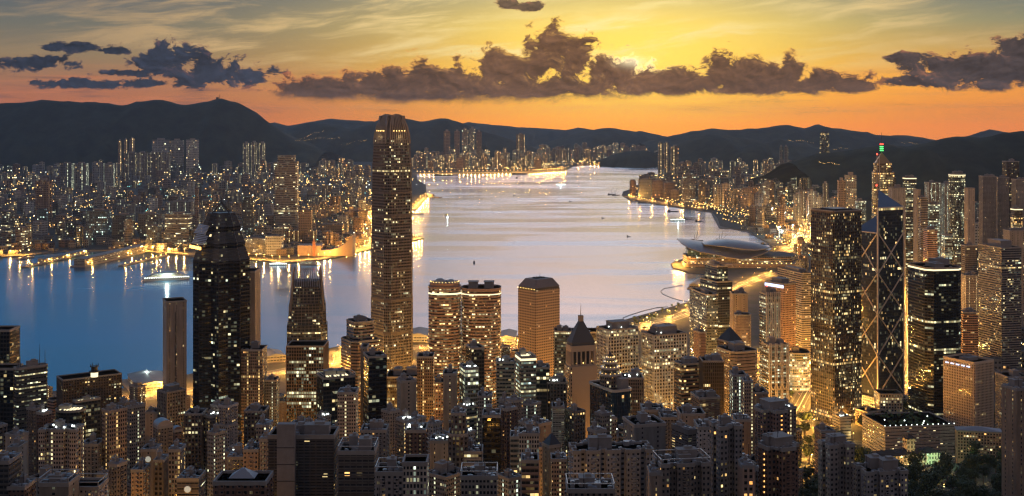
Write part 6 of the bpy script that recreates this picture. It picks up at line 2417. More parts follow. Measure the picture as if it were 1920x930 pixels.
def pencils():
    """the slim pencil towers wedged in between everything else"""
    r = random.Random(88)
    PST = ['stair_beige', 'flat_grey', 'stair_grey', 'flat_beige', 'stair_white', 'flat_white', 'blank_beige', 'grey_band', 'dark_grid', 'stair_gold', 'flat_brown']
    n = tries = 0
    while n < 105 and tries < 14000:
        tries += 1
        Y = r.uniform(690, 1180)
        px = r.uniform(-10, 1480)
        X = (px - 960) / F * Y
        w, d = r.uniform(7.5, 13), r.uniform(9, 14)
        if not clear(X, Y, math.hypot(w, d) / 2, 0.78): continue
        z = ground(X, Y)
        top = r.uniform(800, 905) if Y < 800 else r.uniform(745, 850)
        h = (EYE - z) - (top - HY) / F * Y
        if h < 18 or h > 150: continue
        if hides(px, w / Y * F * 0.6, top, Y): continue
        sty = r.choice(PST)
        ref = nearest(X, Y)
        side = 'left' if px < pxy(ref[0], ref[1], z)[0] - 6 else 'right'
        fb = 'in front of' if Y < ref[1] - 30 else 'behind' if Y > ref[1] + 30 else side + ' of'
        kx = LOOK.get(sty, 'white stair-lit')
        b0 = f'slim {kx} tower {fb} {ref[3]}'
        alts = (f'slim {kx} tower {fb} {ref[3]}, to the {side}', f'another slim {kx} tower {fb} {ref[3]}', f'very slim {kx} tower {fb} {ref[3]}')
        lab = next((t for t in (b0, *alts) if t not in USED and len(t.split()) <= 16), b0)
        USED[lab] = 1
        hw = w / Y * F * 0.72
        tower('pencil_tower', lab, 'apartment tower', px - hw, px - hw * 0.1, px + hw, top, Y, sty, r.choice(('', '', 'roofglow', 'selfpara')), th=r.uniform(30, 50), group='slim towers between the others', base=z, short='slim tower')
        n += 1


pencils()
# ------------------------------------------------------------------ the far shores: hundreds of blocks, each its own object
FAR = {}


def far_mat(key, wall, **k):
    a = dict(fh=8.0, bw=6.0, ww=0.55, wh=0.42, lit=0.07, run=0.03, st=3.2, tone=(0.1, 0.9), gr=0.25, seed=len(FAR) * 7.7)
    a.update(k)
    FAR[key] = facade('facade_far_' + key, wall, (0.03, 0.034, 0.04), **a)


far_mat('dim grey', (0.28, 0.30, 0.33), lit=0.03, run=0.01)
far_mat('dim brown', (0.24, 0.18, 0.15), lit=0.035, run=0.015, tone=(0.0, 0.6))
far_mat('dark glassy', (0.09, 0.105, 0.125), lit=0.06, tone=(0.4, 1.0))
far_mat('pale', (0.46, 0.45, 0.44), lit=0.03)
far_mat('window-speckled', (0.28, 0.27, 0.27), lit=0.15, run=0.06, tone=(0.1, 0.8))
far_mat('gold-speckled', (0.30, 0.21, 0.15), lit=0.17, run=0.05, tone=(0.0, 0.45), st=3.0)
far_mat('stair-lit', (0.26, 0.24, 0.22), lit=0.03, stair=5, bw=5.0, fh=6.0, wh=0.7, ww=0.5, stone=0.5, st=0.9)
far_mat('gold stair-lit', (0.30, 0.22, 0.16), lit=0.05, stair=5, bw=5.0, fh=6.0, wh=0.7, ww=0.5, stone=0.3, st=2.0, tone=(0, 0.5))
far_mat('cool stair-lit', (0.32, 0.34, 0.37), lit=0.03, stair=6, bw=5.0, fh=6.0, wh=0.75, ww=0.5, stone=0.72, st=0.75)
far_mat('teal-lit', (0.11, 0.15, 0.17), lit=0.12, run=0.08, tone=(0.75, 1.0), st=2.0)
far_mat('striped', (0.20, 0.18, 0.17), lit=0.04, run=0.16, fl=0.05, wh=0.3, ww=0.95, st=1.8, tone=(0.3, 0.85))
FARK = list(FAR)
for _k in FARK:            # farther off, whole flats read as one light
    _src = FAR[_k].node_tree.nodes['Group'] if 'Group' in FAR[_k].node_tree.nodes else [n for n in FAR[_k].node_tree.nodes if n.type == 'GROUP'][0]
    _m2 = FAR[_k].copy()
    _g = [n for n in _m2.node_tree.nodes if n.type == 'GROUP'][0]
    for _i in ('FloorH', 'BayW'):
        _g.inputs[_i].default_value *= 1.7
    _g.inputs['Strength'].default_value *= 1.35
    _m2.cycles.emission_sampling = 'NONE'
    FAR[_k + ' distant'] = _m2
LANDMARKS = []   # (px, py, words)


def far_block(name, label, cat, px, Y, w, d, h, key, rz, form='slab', z=3.0, group=None, pos=None):
    X = (px - 960) / F * Y
    mb = MB()
    if form == 'cross': pl = P_cross(w, d, 0.26)
    elif form == 'notch': pl = P_notch(w, d, 2, 1, 4.0)
    elif form == 'cham': pl = P_cham(w, d, 5)
    else: pl = P_rect(w, d)
    args = FAR.get(key + ' distant' if Y > 6800 else key) or fm(key)
    mb.prism(pl, -2.0, h, 0, 1, bay=5.0)
    q = P_scale(P_rect(w, d), 0.42, 0.5)
    mb.prism(q, h + 0.003, h + max(3, h * 0.05), 2, 1)
    if form == 'cham':
        mb.prism(P_scale(pl, 0.75), h + 0.003, h + h * 0.09, 0, 1, bay=5)
    o = mb.build(name, [args, M_ROOF, M_PLANT], loc=(X, Y, z))
    o.rotation_euler = (0, 0, rz)
    tag(o, label, cat, group)
    FOOT.append((X, Y, math.hypot(w, d) / 2, 'far', h, key))
    return o


# those one can pick out by eye: left px, right px, top px, base px or distance, facade, form, label
NAMED = [
    ('hotel_tower', 'tall grey tower with lit belt rows, highest on the far left shore', 'hotel tower', 515, 559, 303, 4350, 'striped', 'cham'),
    ('apartment_tower', 'dark twin-shafted tower with lit rings, highest near the left edge of the far shore', 'apartment tower', 70, 95, 338, 4600, 'dim brown', 'notch'),
    ('office_tower', 'glassy teal-lit tower in the left of the far shore', 'office tower', 164, 206, 394, 4050, 'teal-lit', 'slab'),
    ('office_tower', 'dark office slab with a striped edge, left behind the black stepped-pyramid tower', 'office tower', 312, 358, 400, 3900, 'striped', 'slab'),
    ('hotel_tower', 'broad curved-topped slab with pale upright strips, behind the black stepped tower', 'hotel tower', 311, 362, 378, 4500, 'cool stair-lit', 'slab'),
    ('office_tower', 'dark block with a few teal windows right of the teal-lit tower', 'office tower', 214, 250, 402, 4000, 'dark glassy', 'slab'),
    ('office_tower', 'dark block with striped windows left of the dark striped office slab', 'office tower', 262, 300, 400, 4020, 'dark glassy', 'slab'),
    ('office_tower', 'plain brown slender slab with a rounded head, right of the striped office slab', 'office tower', 366, 372, 352, 4350, 'dim brown', 'slab'),
    ('office_tower', 'grey tower whose upper storeys lean out like a folded screen', 'office tower', 455, 476, 374, 4250, 'dark glassy', 'cham'),
    ('office_tower', 'plain brown slab with a cool top light, right of the tall grey mixed tower', 'office tower', 561, 585, 393, 3900, 'dim brown', 'slab'),
    ('office_block', 'wide cream gridded waterfront block right of the black stepped tower', 'office block', 452, 500, 446, 3650, 'white_grid', 'slab'),
    ('office_block', 'wide brown waterfront block whose right side glows from the street', 'office block', 500, 530, 442, 3640, 'pale', 'slab'),
    ('hotel', 'long brown hotel with lit columns behind the waterfront halls', 'hotel', 536, 592, 432, 3900, 'gold stair-lit', 'notch'),
    ('hotel', 'brown low hotel with red roof lamps near the golden shore road', 'hotel', 602, 644, 420, 4150, 'dim brown', 'slab'),
    ('housing_slab', 'first of four grey slabs with bright stair columns on the left far shore', 'housing slab', 114, 138, 306, 7200, 'cool stair-lit', 'notch'),
    ('housing_slab', 'second of four grey slabs with bright stair columns on the left far shore', 'housing slab', 141, 165, 306, 7200, 'cool stair-lit', 'notch'),
    ('housing_slab', 'third of four grey slabs with bright stair columns on the left far shore', 'housing slab', 176, 196, 306, 7200, 'cool stair-lit', 'notch'),
    ('housing_slab', 'fourth of four grey slabs with bright stair columns on the left far shore', 'housing slab', 198, 214, 306, 7200, 'cool stair-lit', 'notch'),
    ('housing_slab', 'leftmost of a bright row of white-columned slabs under the left hills', 'housing slab', 236, 256, 286, 8600, 'stair-lit', 'notch'),
    ('housing_slab', 'second from left of the bright white-columned slabs under the left hills', 'housing slab', 259, 276, 286, 8600, 'stair-lit', 'notch'),
    ('housing_slab', 'third from left of the bright white-columned slabs under the left hills', 'housing slab', 279, 296, 286, 8600, 'stair-lit', 'notch'),
    ('housing_slab', 'rightmost of the bright white-columned slabs under the left hills', 'housing slab', 299, 318, 286, 8600, 'stair-lit', 'notch'),
    ('apartment_tower', 'leftmost of three thin towers with lit edges high under the left hills', 'apartment tower', 222, 228, 264, 9300, 'gold stair-lit', 'slab'),
    ('apartment_tower', 'middle of three thin towers with lit edges high under the left hills', 'apartment tower', 233, 239, 262, 9300, 'gold stair-lit', 'slab'),
    ('apartment_tower', 'rightmost of three thin towers with lit edges high under the left hills', 'apartment tower', 244, 252, 260, 9300, 'gold stair-lit', 'slab'),
    ('housing_slab', 'left of two pale towers rising before the dark left hill, no lights', 'housing slab', 286, 318, 262, 9600, 'dim grey', 'notch'),
    ('housing_slab', 'right of two pale towers rising before the dark left hill', 'housing slab', 320, 344, 263, 9600, 'dim grey', 'notch'),
    ('housing_slab', 'grey tower pair with lit roofs before the highest left hill', 'housing slab', 350, 372, 262, 9500, 'pale', 'notch'),
    ('housing_slab', 'cluster tower with lit columns right of the highest left hill, first', 'housing slab', 456, 468, 268, 9400, 'stair-lit', 'cross'),
    ('housing_slab', 'tower next right of the first lit cluster tower below the hill saddle', 'housing slab', 471, 483, 267, 9400, 'stair-lit', 'cross'),
    ('housing_slab', 'third lit cluster tower below the hill saddle', 'housing slab', 486, 498, 268, 9400, 'stair-lit', 'cross'),
    ('housing_slab', 'tall dim tower pair before the middle hill, left one', 'housing slab', 832, 844, 246, 11000, 'dim brown', 'notch'),
    ('housing_slab', 'tall dim tower pair before the middle hill, right one', 'housing slab', 852, 862, 246, 11000, 'dim brown', 'notch'),
    ('housing_slab', 'tall lit tower cluster on the middle hill, left tower', 'housing slab', 866, 878, 243, 11000, 'window-speckled', 'notch'),
    ('housing_slab', 'tall lit tower cluster on the middle hill, centre tower', 'housing slab', 880, 891, 241, 11000, 'window-speckled', 'notch'),
    ('housing_slab', 'tall dim tower right of the cluster on the middle hill', 'housing slab', 893, 903, 247, 11000, 'dim brown', 'notch'),
    ('housing_slab', 'gold-lit tall pair behind the far runway strip', 'housing slab', 968, 984, 252, 11500, 'gold stair-lit', 'notch'),
    ('apartment_block', 'dark row of joined slabs at the tip of the right shore, left part', 'apartment block', 1197, 1222, 335, 6450, 'dim grey', 'slab'),
    ('apartment_block', 'dark row of joined slabs at the tip of the right shore, middle part', 'apartment block', 1223, 1243, 338, 6400, 'dim brown', 'slab'),
    ('apartment_block', 'dark row of joined slabs at the tip of the right shore, right part', 'apartment block', 1245, 1266, 342, 6300, 'dim brown', 'slab'),
    ('office_tower', 'square tower with a lit roof rim on the right shore', 'office tower', 1279, 1303, 327, 6000, 'striped', 'slab'),
    ('apartment_tower', 'gold-faced tower left of the golden twin towers on the right shore', 'apartment tower', 1310, 1322, 338, 5850, 'gold stair-lit', 'notch'),
    ('apartment_tower', 'left of the golden twin towers by the coast road', 'apartment tower', 1339, 1351, 346, 5700, 'pale', 'notch'),
    ('apartment_tower', 'right of the golden twin towers by the coast road', 'apartment tower', 1353, 1368, 344, 5700, 'pale', 'notch'),
    ('apartment_tower', 'brown tower right of the golden twin towers', 'apartment tower', 1375, 1391, 354, 5500, 'gold-speckled', 'notch'),
    ('apartment_tower', 'brown waterfront tower before the flyover bend', 'apartment tower', 1415, 1428, 362, 5200, 'dim brown', 'notch'),
    ('apartment_tower', 'striped dark tower before the flyover bend', 'apartment tower', 1430, 1442, 342, 5400, 'striped', 'slab'),
    ('apartment_tower', 'leftmost of the blazing gold-edged towers at the narrow strait', 'apartment tower', 1234, 1242, 268, 9800, 'gold stair-lit', 'slab'),
    ('apartment_tower', 'second of the blazing gold-edged towers at the narrow strait', 'apartment tower', 1245, 1254, 268, 9700, 'gold stair-lit', 'slab'),
    ('apartment_tower', 'third of the blazing gold-edged towers at the narrow strait', 'apartment tower', 1258, 1272, 274, 9500, 'gold stair-lit', 'slab'),
    ('apartment_tower', 'white-edged tower pair on the right slope, left', 'apartment tower', 1462, 1467, 275, 8000, 'stair-lit', 'slab'),
    ('apartment_tower', 'white-edged tower pair on the right slope, right', 'apartment tower', 1471, 1477, 275, 8000, 'stair-lit', 'slab'),
    ('office_tower', 'white-edged dark tower by the flyover, left of two', 'office tower', 1488, 1502, 364, 4700, 'cool stair-lit', 'slab'),
    ('office_tower', 'white-edged dark tower by the flyover, right of two', 'office tower', 1515, 1528, 358, 4700, 'cool stair-lit', 'slab'),
    ('office_tower', 'tower with one broad white light column, right of the flyover', 'office tower', 1543, 1552, 344, 4600, 'stair-lit', 'slab'),
    ('office_tower', 'tower with a white lamp on its roof, before the dark right hill', 'office tower', 1585, 1604, 328, 4300, 'window-speckled', 'slab'),
    ('office_tower', 'plain brown tower left of the one with the white roof lamp', 'office tower', 1571, 1584, 338, 4300, 'dim brown', 'slab'),
]
for (nm, lab, cat, x0, x1, yt, Y, key, form) in NAMED:
    w = (x1 - x0) / F * Y
    h = EYE - (yt - HY) / F * Y - 3
    far_block(nm, lab, cat, (x0 + x1) / 2, Y, w * 0.98, min(40, w * 0.8), h, key, 0.0, form)
    USED[lab] = 1
    LANDMARKS.append(((x0 + x1) / 2, yt, Y, lab))

ZONES = [
    # zone words, px range, distance range, count, heights, width, palette, land
    ('on the left far shore near the water', (-20, 300), (3650, 4700), 40, (25, 85), (28, 60), ['dim grey', 'dark glassy', 'dim brown', 'striped', 'teal-lit', 'window-speckled'], 'k'),
    ('on the far shore behind the stepped tower', (300, 690), (3750, 4900), 46, (20, 85), (26, 56), ['dim grey', 'dim brown', 'dark glassy', 'striped', 'gold-speckled', 'window-speckled'], 'k'),
    ('deep in the left far city', (-20, 360), (4800, 6600), 70, (30, 85), (26, 56), ['dim grey', 'dark glassy', 'dim brown', 'window-speckled', 'cool stair-lit', 'pale'], 'k'),
    ('deep left of the tallest tower', (360, 690), (4900, 6600), 60, (28, 80), (26, 56), ['dim grey', 'dim brown', 'window-speckled', 'gold-speckled', 'stair-lit', 'dark glassy'], 'k'),
    ('in the middle distance below the left hills', (-20, 420), (6600, 8600), 66, (35, 95), (30, 60), ['dim grey', 'dark glassy', 'window-speckled', 'stair-lit', 'cool stair-lit', 'dim brown'], 'k'),
    ('in the middle distance below the hill saddle', (420, 700), (6600, 8800), 44, (35, 90), (30, 60), ['gold-speckled', 'dim brown', 'window-speckled', 'stair-lit', 'gold stair-lit'], 'k'),
    ('at the foot of the left hills', (-20, 440), (8600, 9600), 40, (50, 120), (32, 62), ['dim grey', 'dark glassy', 'dim brown', 'stair-lit', 'dim grey'], 'k'),
    ('at the foot of the hill saddle', (440, 700), (8800, 10600), 46, (50, 130), (30, 56), ['stair-lit', 'gold-speckled', 'gold stair-lit', 'dim brown', 'window-speckled'], 'k'),
    ('behind the far runway strip', (775, 1010), (10300, 12300), 120, (50, 170), (34, 64), ['gold-speckled', 'window-speckled', 'dim brown', 'stair-lit', 'gold stair-lit', 'gold-speckled'], 'k'),
    ('at the head of the harbour', (1010, 1240), (12100, 13600), 84, (70, 190), (36, 70), ['gold stair-lit', 'gold-speckled', 'stair-lit', 'dim brown', 'window-speckled'], 'k'),
    ('on the crowded right shore', (1180, 1420), (5400, 7600), 74, (50, 120), (26, 48), ['gold-speckled', 'dim brown', 'window-speckled', 'dark glassy', 'dim brown'], 'i'),
    ('far back on the right shore', (1270, 1520), (7600, 9800), 60, (60, 150), (30, 52), ['gold-speckled', 'gold stair-lit', 'window-speckled', 'stair-lit', 'dim brown'], 'i'),
    ('behind the flyover on the right shore', (1410, 1640), (4500, 7000), 74, (50, 125), (24, 46), ['window-speckled', 'dim brown', 'gold-speckled', 'dim grey', 'striped', 'stair-lit'], 'i'),
    ('in the right district below the dark hill', (1660, 1935), (2300, 4300), 84, (45, 130), (20, 38), ['dim grey', 'window-speckled', 'dark glassy', 'pale', 'teal-lit', 'striped', 'cool stair-lit'], 'i'),
    ('between the braced tower and the flyover', (1500, 1680), (2700, 4500), 30, (35, 90), (22, 40), ['dim grey', 'window-speckled', 'gold-speckled', 'striped'], 'i'),
]


def far_city():
    r = random.Random(23)
    for (words, (p0, p1), (y0, y1), cnt, (h0, h1), (w0, w1), pal, which) in ZONES:
        n = tries = 0
        poly = KP if which == 'k' else IP
        while n < cnt and tries < 4000:
            tries += 1
            Y = r.uniform(y0, y1)
            px = r.uniform(p0, p1)
            X = (px - 960) / F * Y
            w, d = r.uniform(w0, w1), r.uniform(18, 30)
            if Y < 5000: w *= 0.8
            rad = math.hypot(w, d) / 2
            if not (inside(poly, X, Y - rad) and inside(poly, X + rad, Y) and inside(poly, X - rad, Y)): continue
            if not clear(X, Y, rad, 0.72): continue
            if near_road(X, Y, rad): continue
            key = r.choice(pal)
            h = r.triangular(h0, h1, h0 + (h1 - h0) * 0.4)
            form = r.choice(('slab', 'notch', 'notch', 'cross', 'cham'))
            if form == 'cross': w = d = w * 0.75
            shape = {'slab': 'slab', 'notch': 'notched slab', 'cross': 'cross-shaped tower', 'cham': 'setback tower'}[form]
            near = None
            for (lx, ly, lY, lw) in LANDMARKS:
                dd = abs(lx - px) + abs(lY - Y) / 60
                if near is None or dd < near[0]: near = (dd, lx, lY, lw)
            tall = 'tall' if h > (h0 * 0.4 + h1 * 0.6) else 'short' if h < (h0 * 0.75 + h1 * 0.25) else 'middling'
            wide = 'wide' if w > (w0 + w1) / 2 else 'slim'
            third = ('left', 'middle', 'right')[min(2, int((px - p0) / (p1 - p0) * 3))]
            lab = f'{tall} {wide} {key} {shape}, {third}, {words}'
            name = {'slab': 'city_block', 'notch': 'housing_block', 'cross': 'apartment_tower', 'cham': 'office_tower'}[form]
            base = 3.0
            if which == 'i' and px > 1620 and Y > 3600: base = 3.0 + (Y - 3600) * 0.02
            o = far_block(name, None, None, px, Y, w, d, h, key, r.uniform(-0.5, 0.5), form, base)
            tag(o, lab, 'building', 'blocks ' + words)
            n += 1


far_city()


def low_sprawl():
    """the thousands of low roofs of the far shores, too many and too small to count"""
    r = random.Random(77)
    for nm, poly, zones in (('low_rooftops', KP, [((-30, 700), (3600, 10200), 1500), ((770, 1250), (10200, 13600), 420)]), ('low_rooftops', IP, [((1190, 1700), (3700, 9000), 700), ((1660, 1940), (1900, 4400), 330)])):
        mb = MB()
        for (p0, p1), (y0, y1), cnt in zones:
            n = tries = 0
            while n < cnt and tries < cnt * 4:
                tries += 1
                Y = y0 * (y1 / y0) ** r.random()
                px = r.uniform(p0, p1)
                X = (px - 960) / F * Y
                if not (inside(poly, X, Y - 30) and inside(poly, X + 25, Y) and inside(poly, X - 25, Y)): continue
                if near_road(X, Y, 14): continue
                h = r.uniform(7, 26)
                mb.box(X, Y, 2.5, 3 + h, r.uniform(14, 34), r.uniform(12, 24), r.choice((0, 0, 0, 2, 3)), r.uniform(-0.6, 0.6), cap=1, bay=6)
                n += 1
        tag(mb.build(nm, [FAR['dim grey'], M_ROOF, FAR['dim brown'], FAR['gold-speckled']]), kind='stuff')


low_sprawl()
# ------------------------------------------------------------------ street lamps: pole, arm, glowing head and its light
M_POLE = simple('lamp_pole', (0.25, 0.25, 0.25), 0.5, 0.5)


def lamp_kind(name, H, head, gm, energy, col, arm=2.0, pole=0.14):
    root = thing(name, (0, 0, -500))
    mb = MB()
    mb.tube((0, 0, 0), (0, 0, H), pole, pole * 0.6, 6)
    mb.tube((0, 0, H), (0, -arm, H + 0.4), pole * 0.6, pole * 0.5, 5)
    mb.build('pole', M_POLE, root)
    mb = MB()
    mb.ball((0, -arm, H + 0.1), head, 0, 8, 5, 0.7)
    mb.build('lamp_head', gm, root)
    ld = bpy.data.lights.new(name + '_light', 'POINT')
    ld.energy = energy
    ld.color = col
    ld.shadow_soft_size = max(0.4, head)
    ld.specular_factor = 0.3
    lo = bpy.data.objects.new('light', ld)
    C.objects.link(lo)
    lo.parent = root
    lo.location = (0, -arm, H - 1.2)
    return root


GOLD = (1.0, 0.45, 0.075)
KINDS = {
    'near': lamp_kind('street_lamp', 12, 0.6, G_GOLD, 125000, GOLD),
    'lane': lamp_kind('street_lamp', 10, 0.4, G_GOLD, 14000, GOLD, 1.6, 0.12),
    'mid': lamp_kind('street_lamp', 14, 1.7, G_GOLD, 340000, GOLD, 3.0, 0.3),
    'far': lamp_kind('street_lamp', 16, 2.4, G_GOLD, 600000, GOLD, 3.0, 0.4),
    'white': lamp_kind('floodlight_mast', 22, 1.6, G_WHITE, 350000, (0.85, 1.0, 0.9), 2.0, 0.35),
    'quay': lamp_kind('quay_lamp', 14, 1.3, G_GOLD, 200000, GOLD, 3.0, 0.3),
    'strip': lamp_kind('quay_lamp', 16, 3.2, G_GOLD, 600000, GOLD, 3.0, 0.4),
    'yard': lamp_kind('yard_lamp', 14, 1.3, G_GOLD, 200000, GOLD, 3.0, 0.3),
    'whitenear': lamp_kind('floodlight_mast', 16, 0.4, G_WHITE, 12000, (0.85, 1.0, 0.9), 2.0, 0.25),
    'park': lamp_kind('park_lamp', 6, 0.4, G_WARM, 3500, (1.0, 0.72, 0.25), 0.4, 0.08),
}
FIRST = {k: True for k in KINDS}


def lamp(kind, x, y, z, rz, label, group, cat='street lamp', s=1.0):
    src = KINDS[kind]
    if FIRST[kind]:
        o = src
        FIRST[kind] = False
    else:
        o = copy_tree(src)
    o.location = (x, y, z)
    o.rotation_euler = (0, 0, rz)
    if s != 1.0: o.scale = (s, s, s)
    tag(o, label, cat, group)
    return o


def along(key, step, kind, label, group, both=True, k0=0.0, k1=1.0):
    pts, w = ROADS[key]
    tot = sum((b - a).length for a, b in zip(pts, pts[1:]))
    acc, nxt, i = 0.0, tot * k0, 0
    for a, b in zip(pts, pts[1:]):
        L = (b - a).length
        while nxt <= acc + L and nxt <= tot * k1:
            t = (nxt - acc) / L
            p = a + (b - a) * t
            d = (b - a).normalized()
            n = Vector((-d.y, d.x, 0))
            s = 1 if (i % 2 == 0 or not both) else -1
            q = p + n * s * (w / 2 + 1.5)
            rz = math.atan2(-n.x * s, n.y * s) if False else math.atan2(n.y * s, n.x * s) + math.pi / 2 + math.pi
            lamp(kind, q.x, q.y, 3.0, math.atan2(d.y, d.x) + (0 if s > 0 else math.pi), label, group)
            i += 1
            nxt += step
        acc += L


along('front', 50, 'near', 'sodium street lamp on the golden road along the near waterfront', 'street lamps of the near waterfront road')
along('garden', 52, 'near', 'sodium street lamp on the sloping road left of the square glass tower', 'street lamps of the sloping road')
along('queen', 40, 'near', 'sodium street lamp on the golden avenue by the cross-braced tower', 'street lamps of the avenue', k1=0.45)
along('queen', 70, 'mid', 'sodium street lamp far up the golden avenue behind the cross-braced tower', 'street lamps up the avenue', k0=0.45)
along('coast', 90, 'mid', 'sodium street lamp on the golden coast highway of the right shore', 'street lamps of the coast highway')
along('tst', 60, 'mid', 'sodium street lamp on the golden shore road left of the tallest tower', 'street lamps of the far shore road')
along('hom', 90, 'mid', 'sodium street lamp on the quay road right of the tallest tower', 'street lamps of the quay road')


def quay(pix, n, kind, label, group, z=3.0, inset=8.0, cat='street lamp'):
    pts = [gd(px, py, z) for px, py in pix]
    tot = sum((b - a).length for a, b in zip(pts, pts[1:]))
    for i in range(n):
        s = tot * (i + 0.5) / n
        for a, b in zip(pts, pts[1:]):
            L = (b - a).length
            if s <= L:
                p = a + (b - a) * s / L
                lamp(kind, p.x, p.y + inset, z, 0.0, label, group, cat)
                break
            s -= L


quay([(858, 324), (1000, 322), (1062, 318)], 36, 'strip', 'sodium lamp in the golden row on the far runway strip', 'lamps on the runway strip', cat='quay lamp')
quay([(1080, 310), (1180, 307.5), (1252, 306.5)], 22, 'strip', 'sodium lamp in the row at the head of the harbour', 'lamps at the head of the harbour', cat='quay lamp')
quay([(784, 325), (850, 325)], 8, 'strip', 'sodium lamp on the quay left of the runway strip', 'lamps left of the runway strip', cat='quay lamp')
quay([(458, 484), (530, 490), (600, 485), (688, 467)], 18, 'quay', 'promenade lamp on the far waterfront between black stepped and tallest towers', 'promenade lamps', cat='quay lamp')
quay([(772, 449), (793, 445)], 4, 'quay', 'lamp on the small pier right of the tallest tower', 'lamps on the small pier', cat='quay lamp')
quay([(-10, 479), (40, 478), (60, 476)], 4, 'quay', 'lamp on the quay at the left edge', 'lamps at the left edge quay', cat='quay lamp')
quay([(250, 468), (352, 476)], 7, 'quay', 'lamp on the quay behind the piers', 'lamps behind the piers', cat='quay lamp')
quay([(1276, 496), (1262, 494), (1284, 503)], 5, 'near', 'lamp round the rim of the bird-roofed hall terrace', 'terrace rim lamps', inset=4, cat='quay lamp')
quay([(1400, 500), (1490, 496)], 8, 'quay', 'lamp along the golden street before the bird-roofed hall', 'lamps before the hall', cat='quay lamp')
for (px, py, lab) in ((1448, 405, 'white floodlight mast on the building site by the flyover, left of two'), (1472, 414, 'white floodlight mast on the building site by the flyover, right of two'),
                      (276, 712, 'white floodlight mast on the ferry pier, bottom left'), (1460, 444, 'white floodlight mast in the shore yard below the flyover, left'), (1486, 440, 'white floodlight mast in the shore yard below the flyover, right'),
                      (616, 300, 'white floodlight mast in the bright field left of the tallest tower'), (470, 316, 'white floodlight mast in the bright yard below the hill saddle'), (460, 300, 'white floodlight mast behind the bright yard')):
    p = gd(px, py, 3.0)
    lamp('whitenear' if p.y < 2500 else 'white', p.x, p.y, 3.0, 0, lab, None, 'floodlight', 1.0 if p.y < 3000 else 1.6 if p.y < 6000 else 2.6)
# yard lamps in the golden works area of the right shore
rr = random.Random(4)
for k in range(16):
    p = gd(rr.uniform(1445, 1512), rr.uniform(428, 470), 3.0)
    lamp('yard', p.x, p.y, 3.0, rr.uniform(0, 6), 'sodium yard lamp in the golden works between flyover and bird-roofed hall', 'yard lamps', 'yard lamp')
# the lawn paths by the near waterfront
for k in range(26):
    px = rr.uniform(1180, 1292)
    p = gd(px, 622 - (px - 1170) * 0.42 + rr.uniform(-6, 16), 3.0)
    o = lamp('park', p.x, p.y, 3.0, 0, 'small lamp on the lit lawn paths by the near waterfront', 'lawn path lamps', 'park lamp', 1.4)
# the park on the right
for (px, py) in ((1512, 838), (1522, 872), (1500, 855), (1535, 900), (1778, 884), (1742, 905), (1830, 866), (1800, 918), (1850, 905), (1770, 930), (1640, 835), (1600, 826), (1690, 868), (1860, 840), (1815, 846)):
    Yg = 1200.0
    for _ in range(6):
        z = ground((px - 960) / F * Yg, Yg)
        Yg = F * (EYE - z) / (py - HY)
    X = (px - 960) / F * Yg
    if px < 1560 and py < 920:
        lamp('near', X, Yg, ground(X, Yg) - 0.3, 0, 'sodium street lamp on the golden lane below the farther brown cross-shaped tower', 'street lamps of the golden lane')
        continue
    lamp('park', X, Yg, ground(X, Yg) - 0.3, 0, 'small lamp among the dark trees of the right-hand park', 'park lamps among trees', 'park lamp', 1.6)
# lamps in the street canyons between the near towers
n = 0
for _ in range(3000):
    if n >= 125: break
    Y = rr.uniform(860, 2100)
    px = rr.choice((rr.uniform(200, 1480), rr.uniform(750, 1700)))
    if px > 1480 and Y < 1480: continue
    X = (px - 960) / F * Y
    if not inside(IP, X, Y + 30) or not clear(X, Y, 5, 1.0): continue
    lamp('near' if Y > 1150 else 'lane', X, Y, ground(X, Y), rr.uniform(0, 6.28), 'sodium street lamp down in a street between the near towers', 'street lamps between the near towers')
    n += 1

n = 0  # lamps added at random spots to tint the grey foreground walls warm
for _ in range(4000):
    if n >= 22: break
    Y = rr.uniform(600, 900)
    px = rr.uniform(0, 1500)
    X = (px - 960) / F * Y
    if 440 < px < 740 or not clear(X, Y, 4, 0.92): continue
    lamp('lane', X, Y, ground(X, Y), rr.uniform(0, 6.28), 'added sodium lamp warming the bottom-edge towers from a steep lane between them', 'added lamps of the steep lanes')
    n += 1
for k, first in FIRST.items():      # a kind nobody used
    if first:
        for ch in list(KINDS[k].children) + [KINDS[k]]:
            bpy.data.objects.remove(ch)


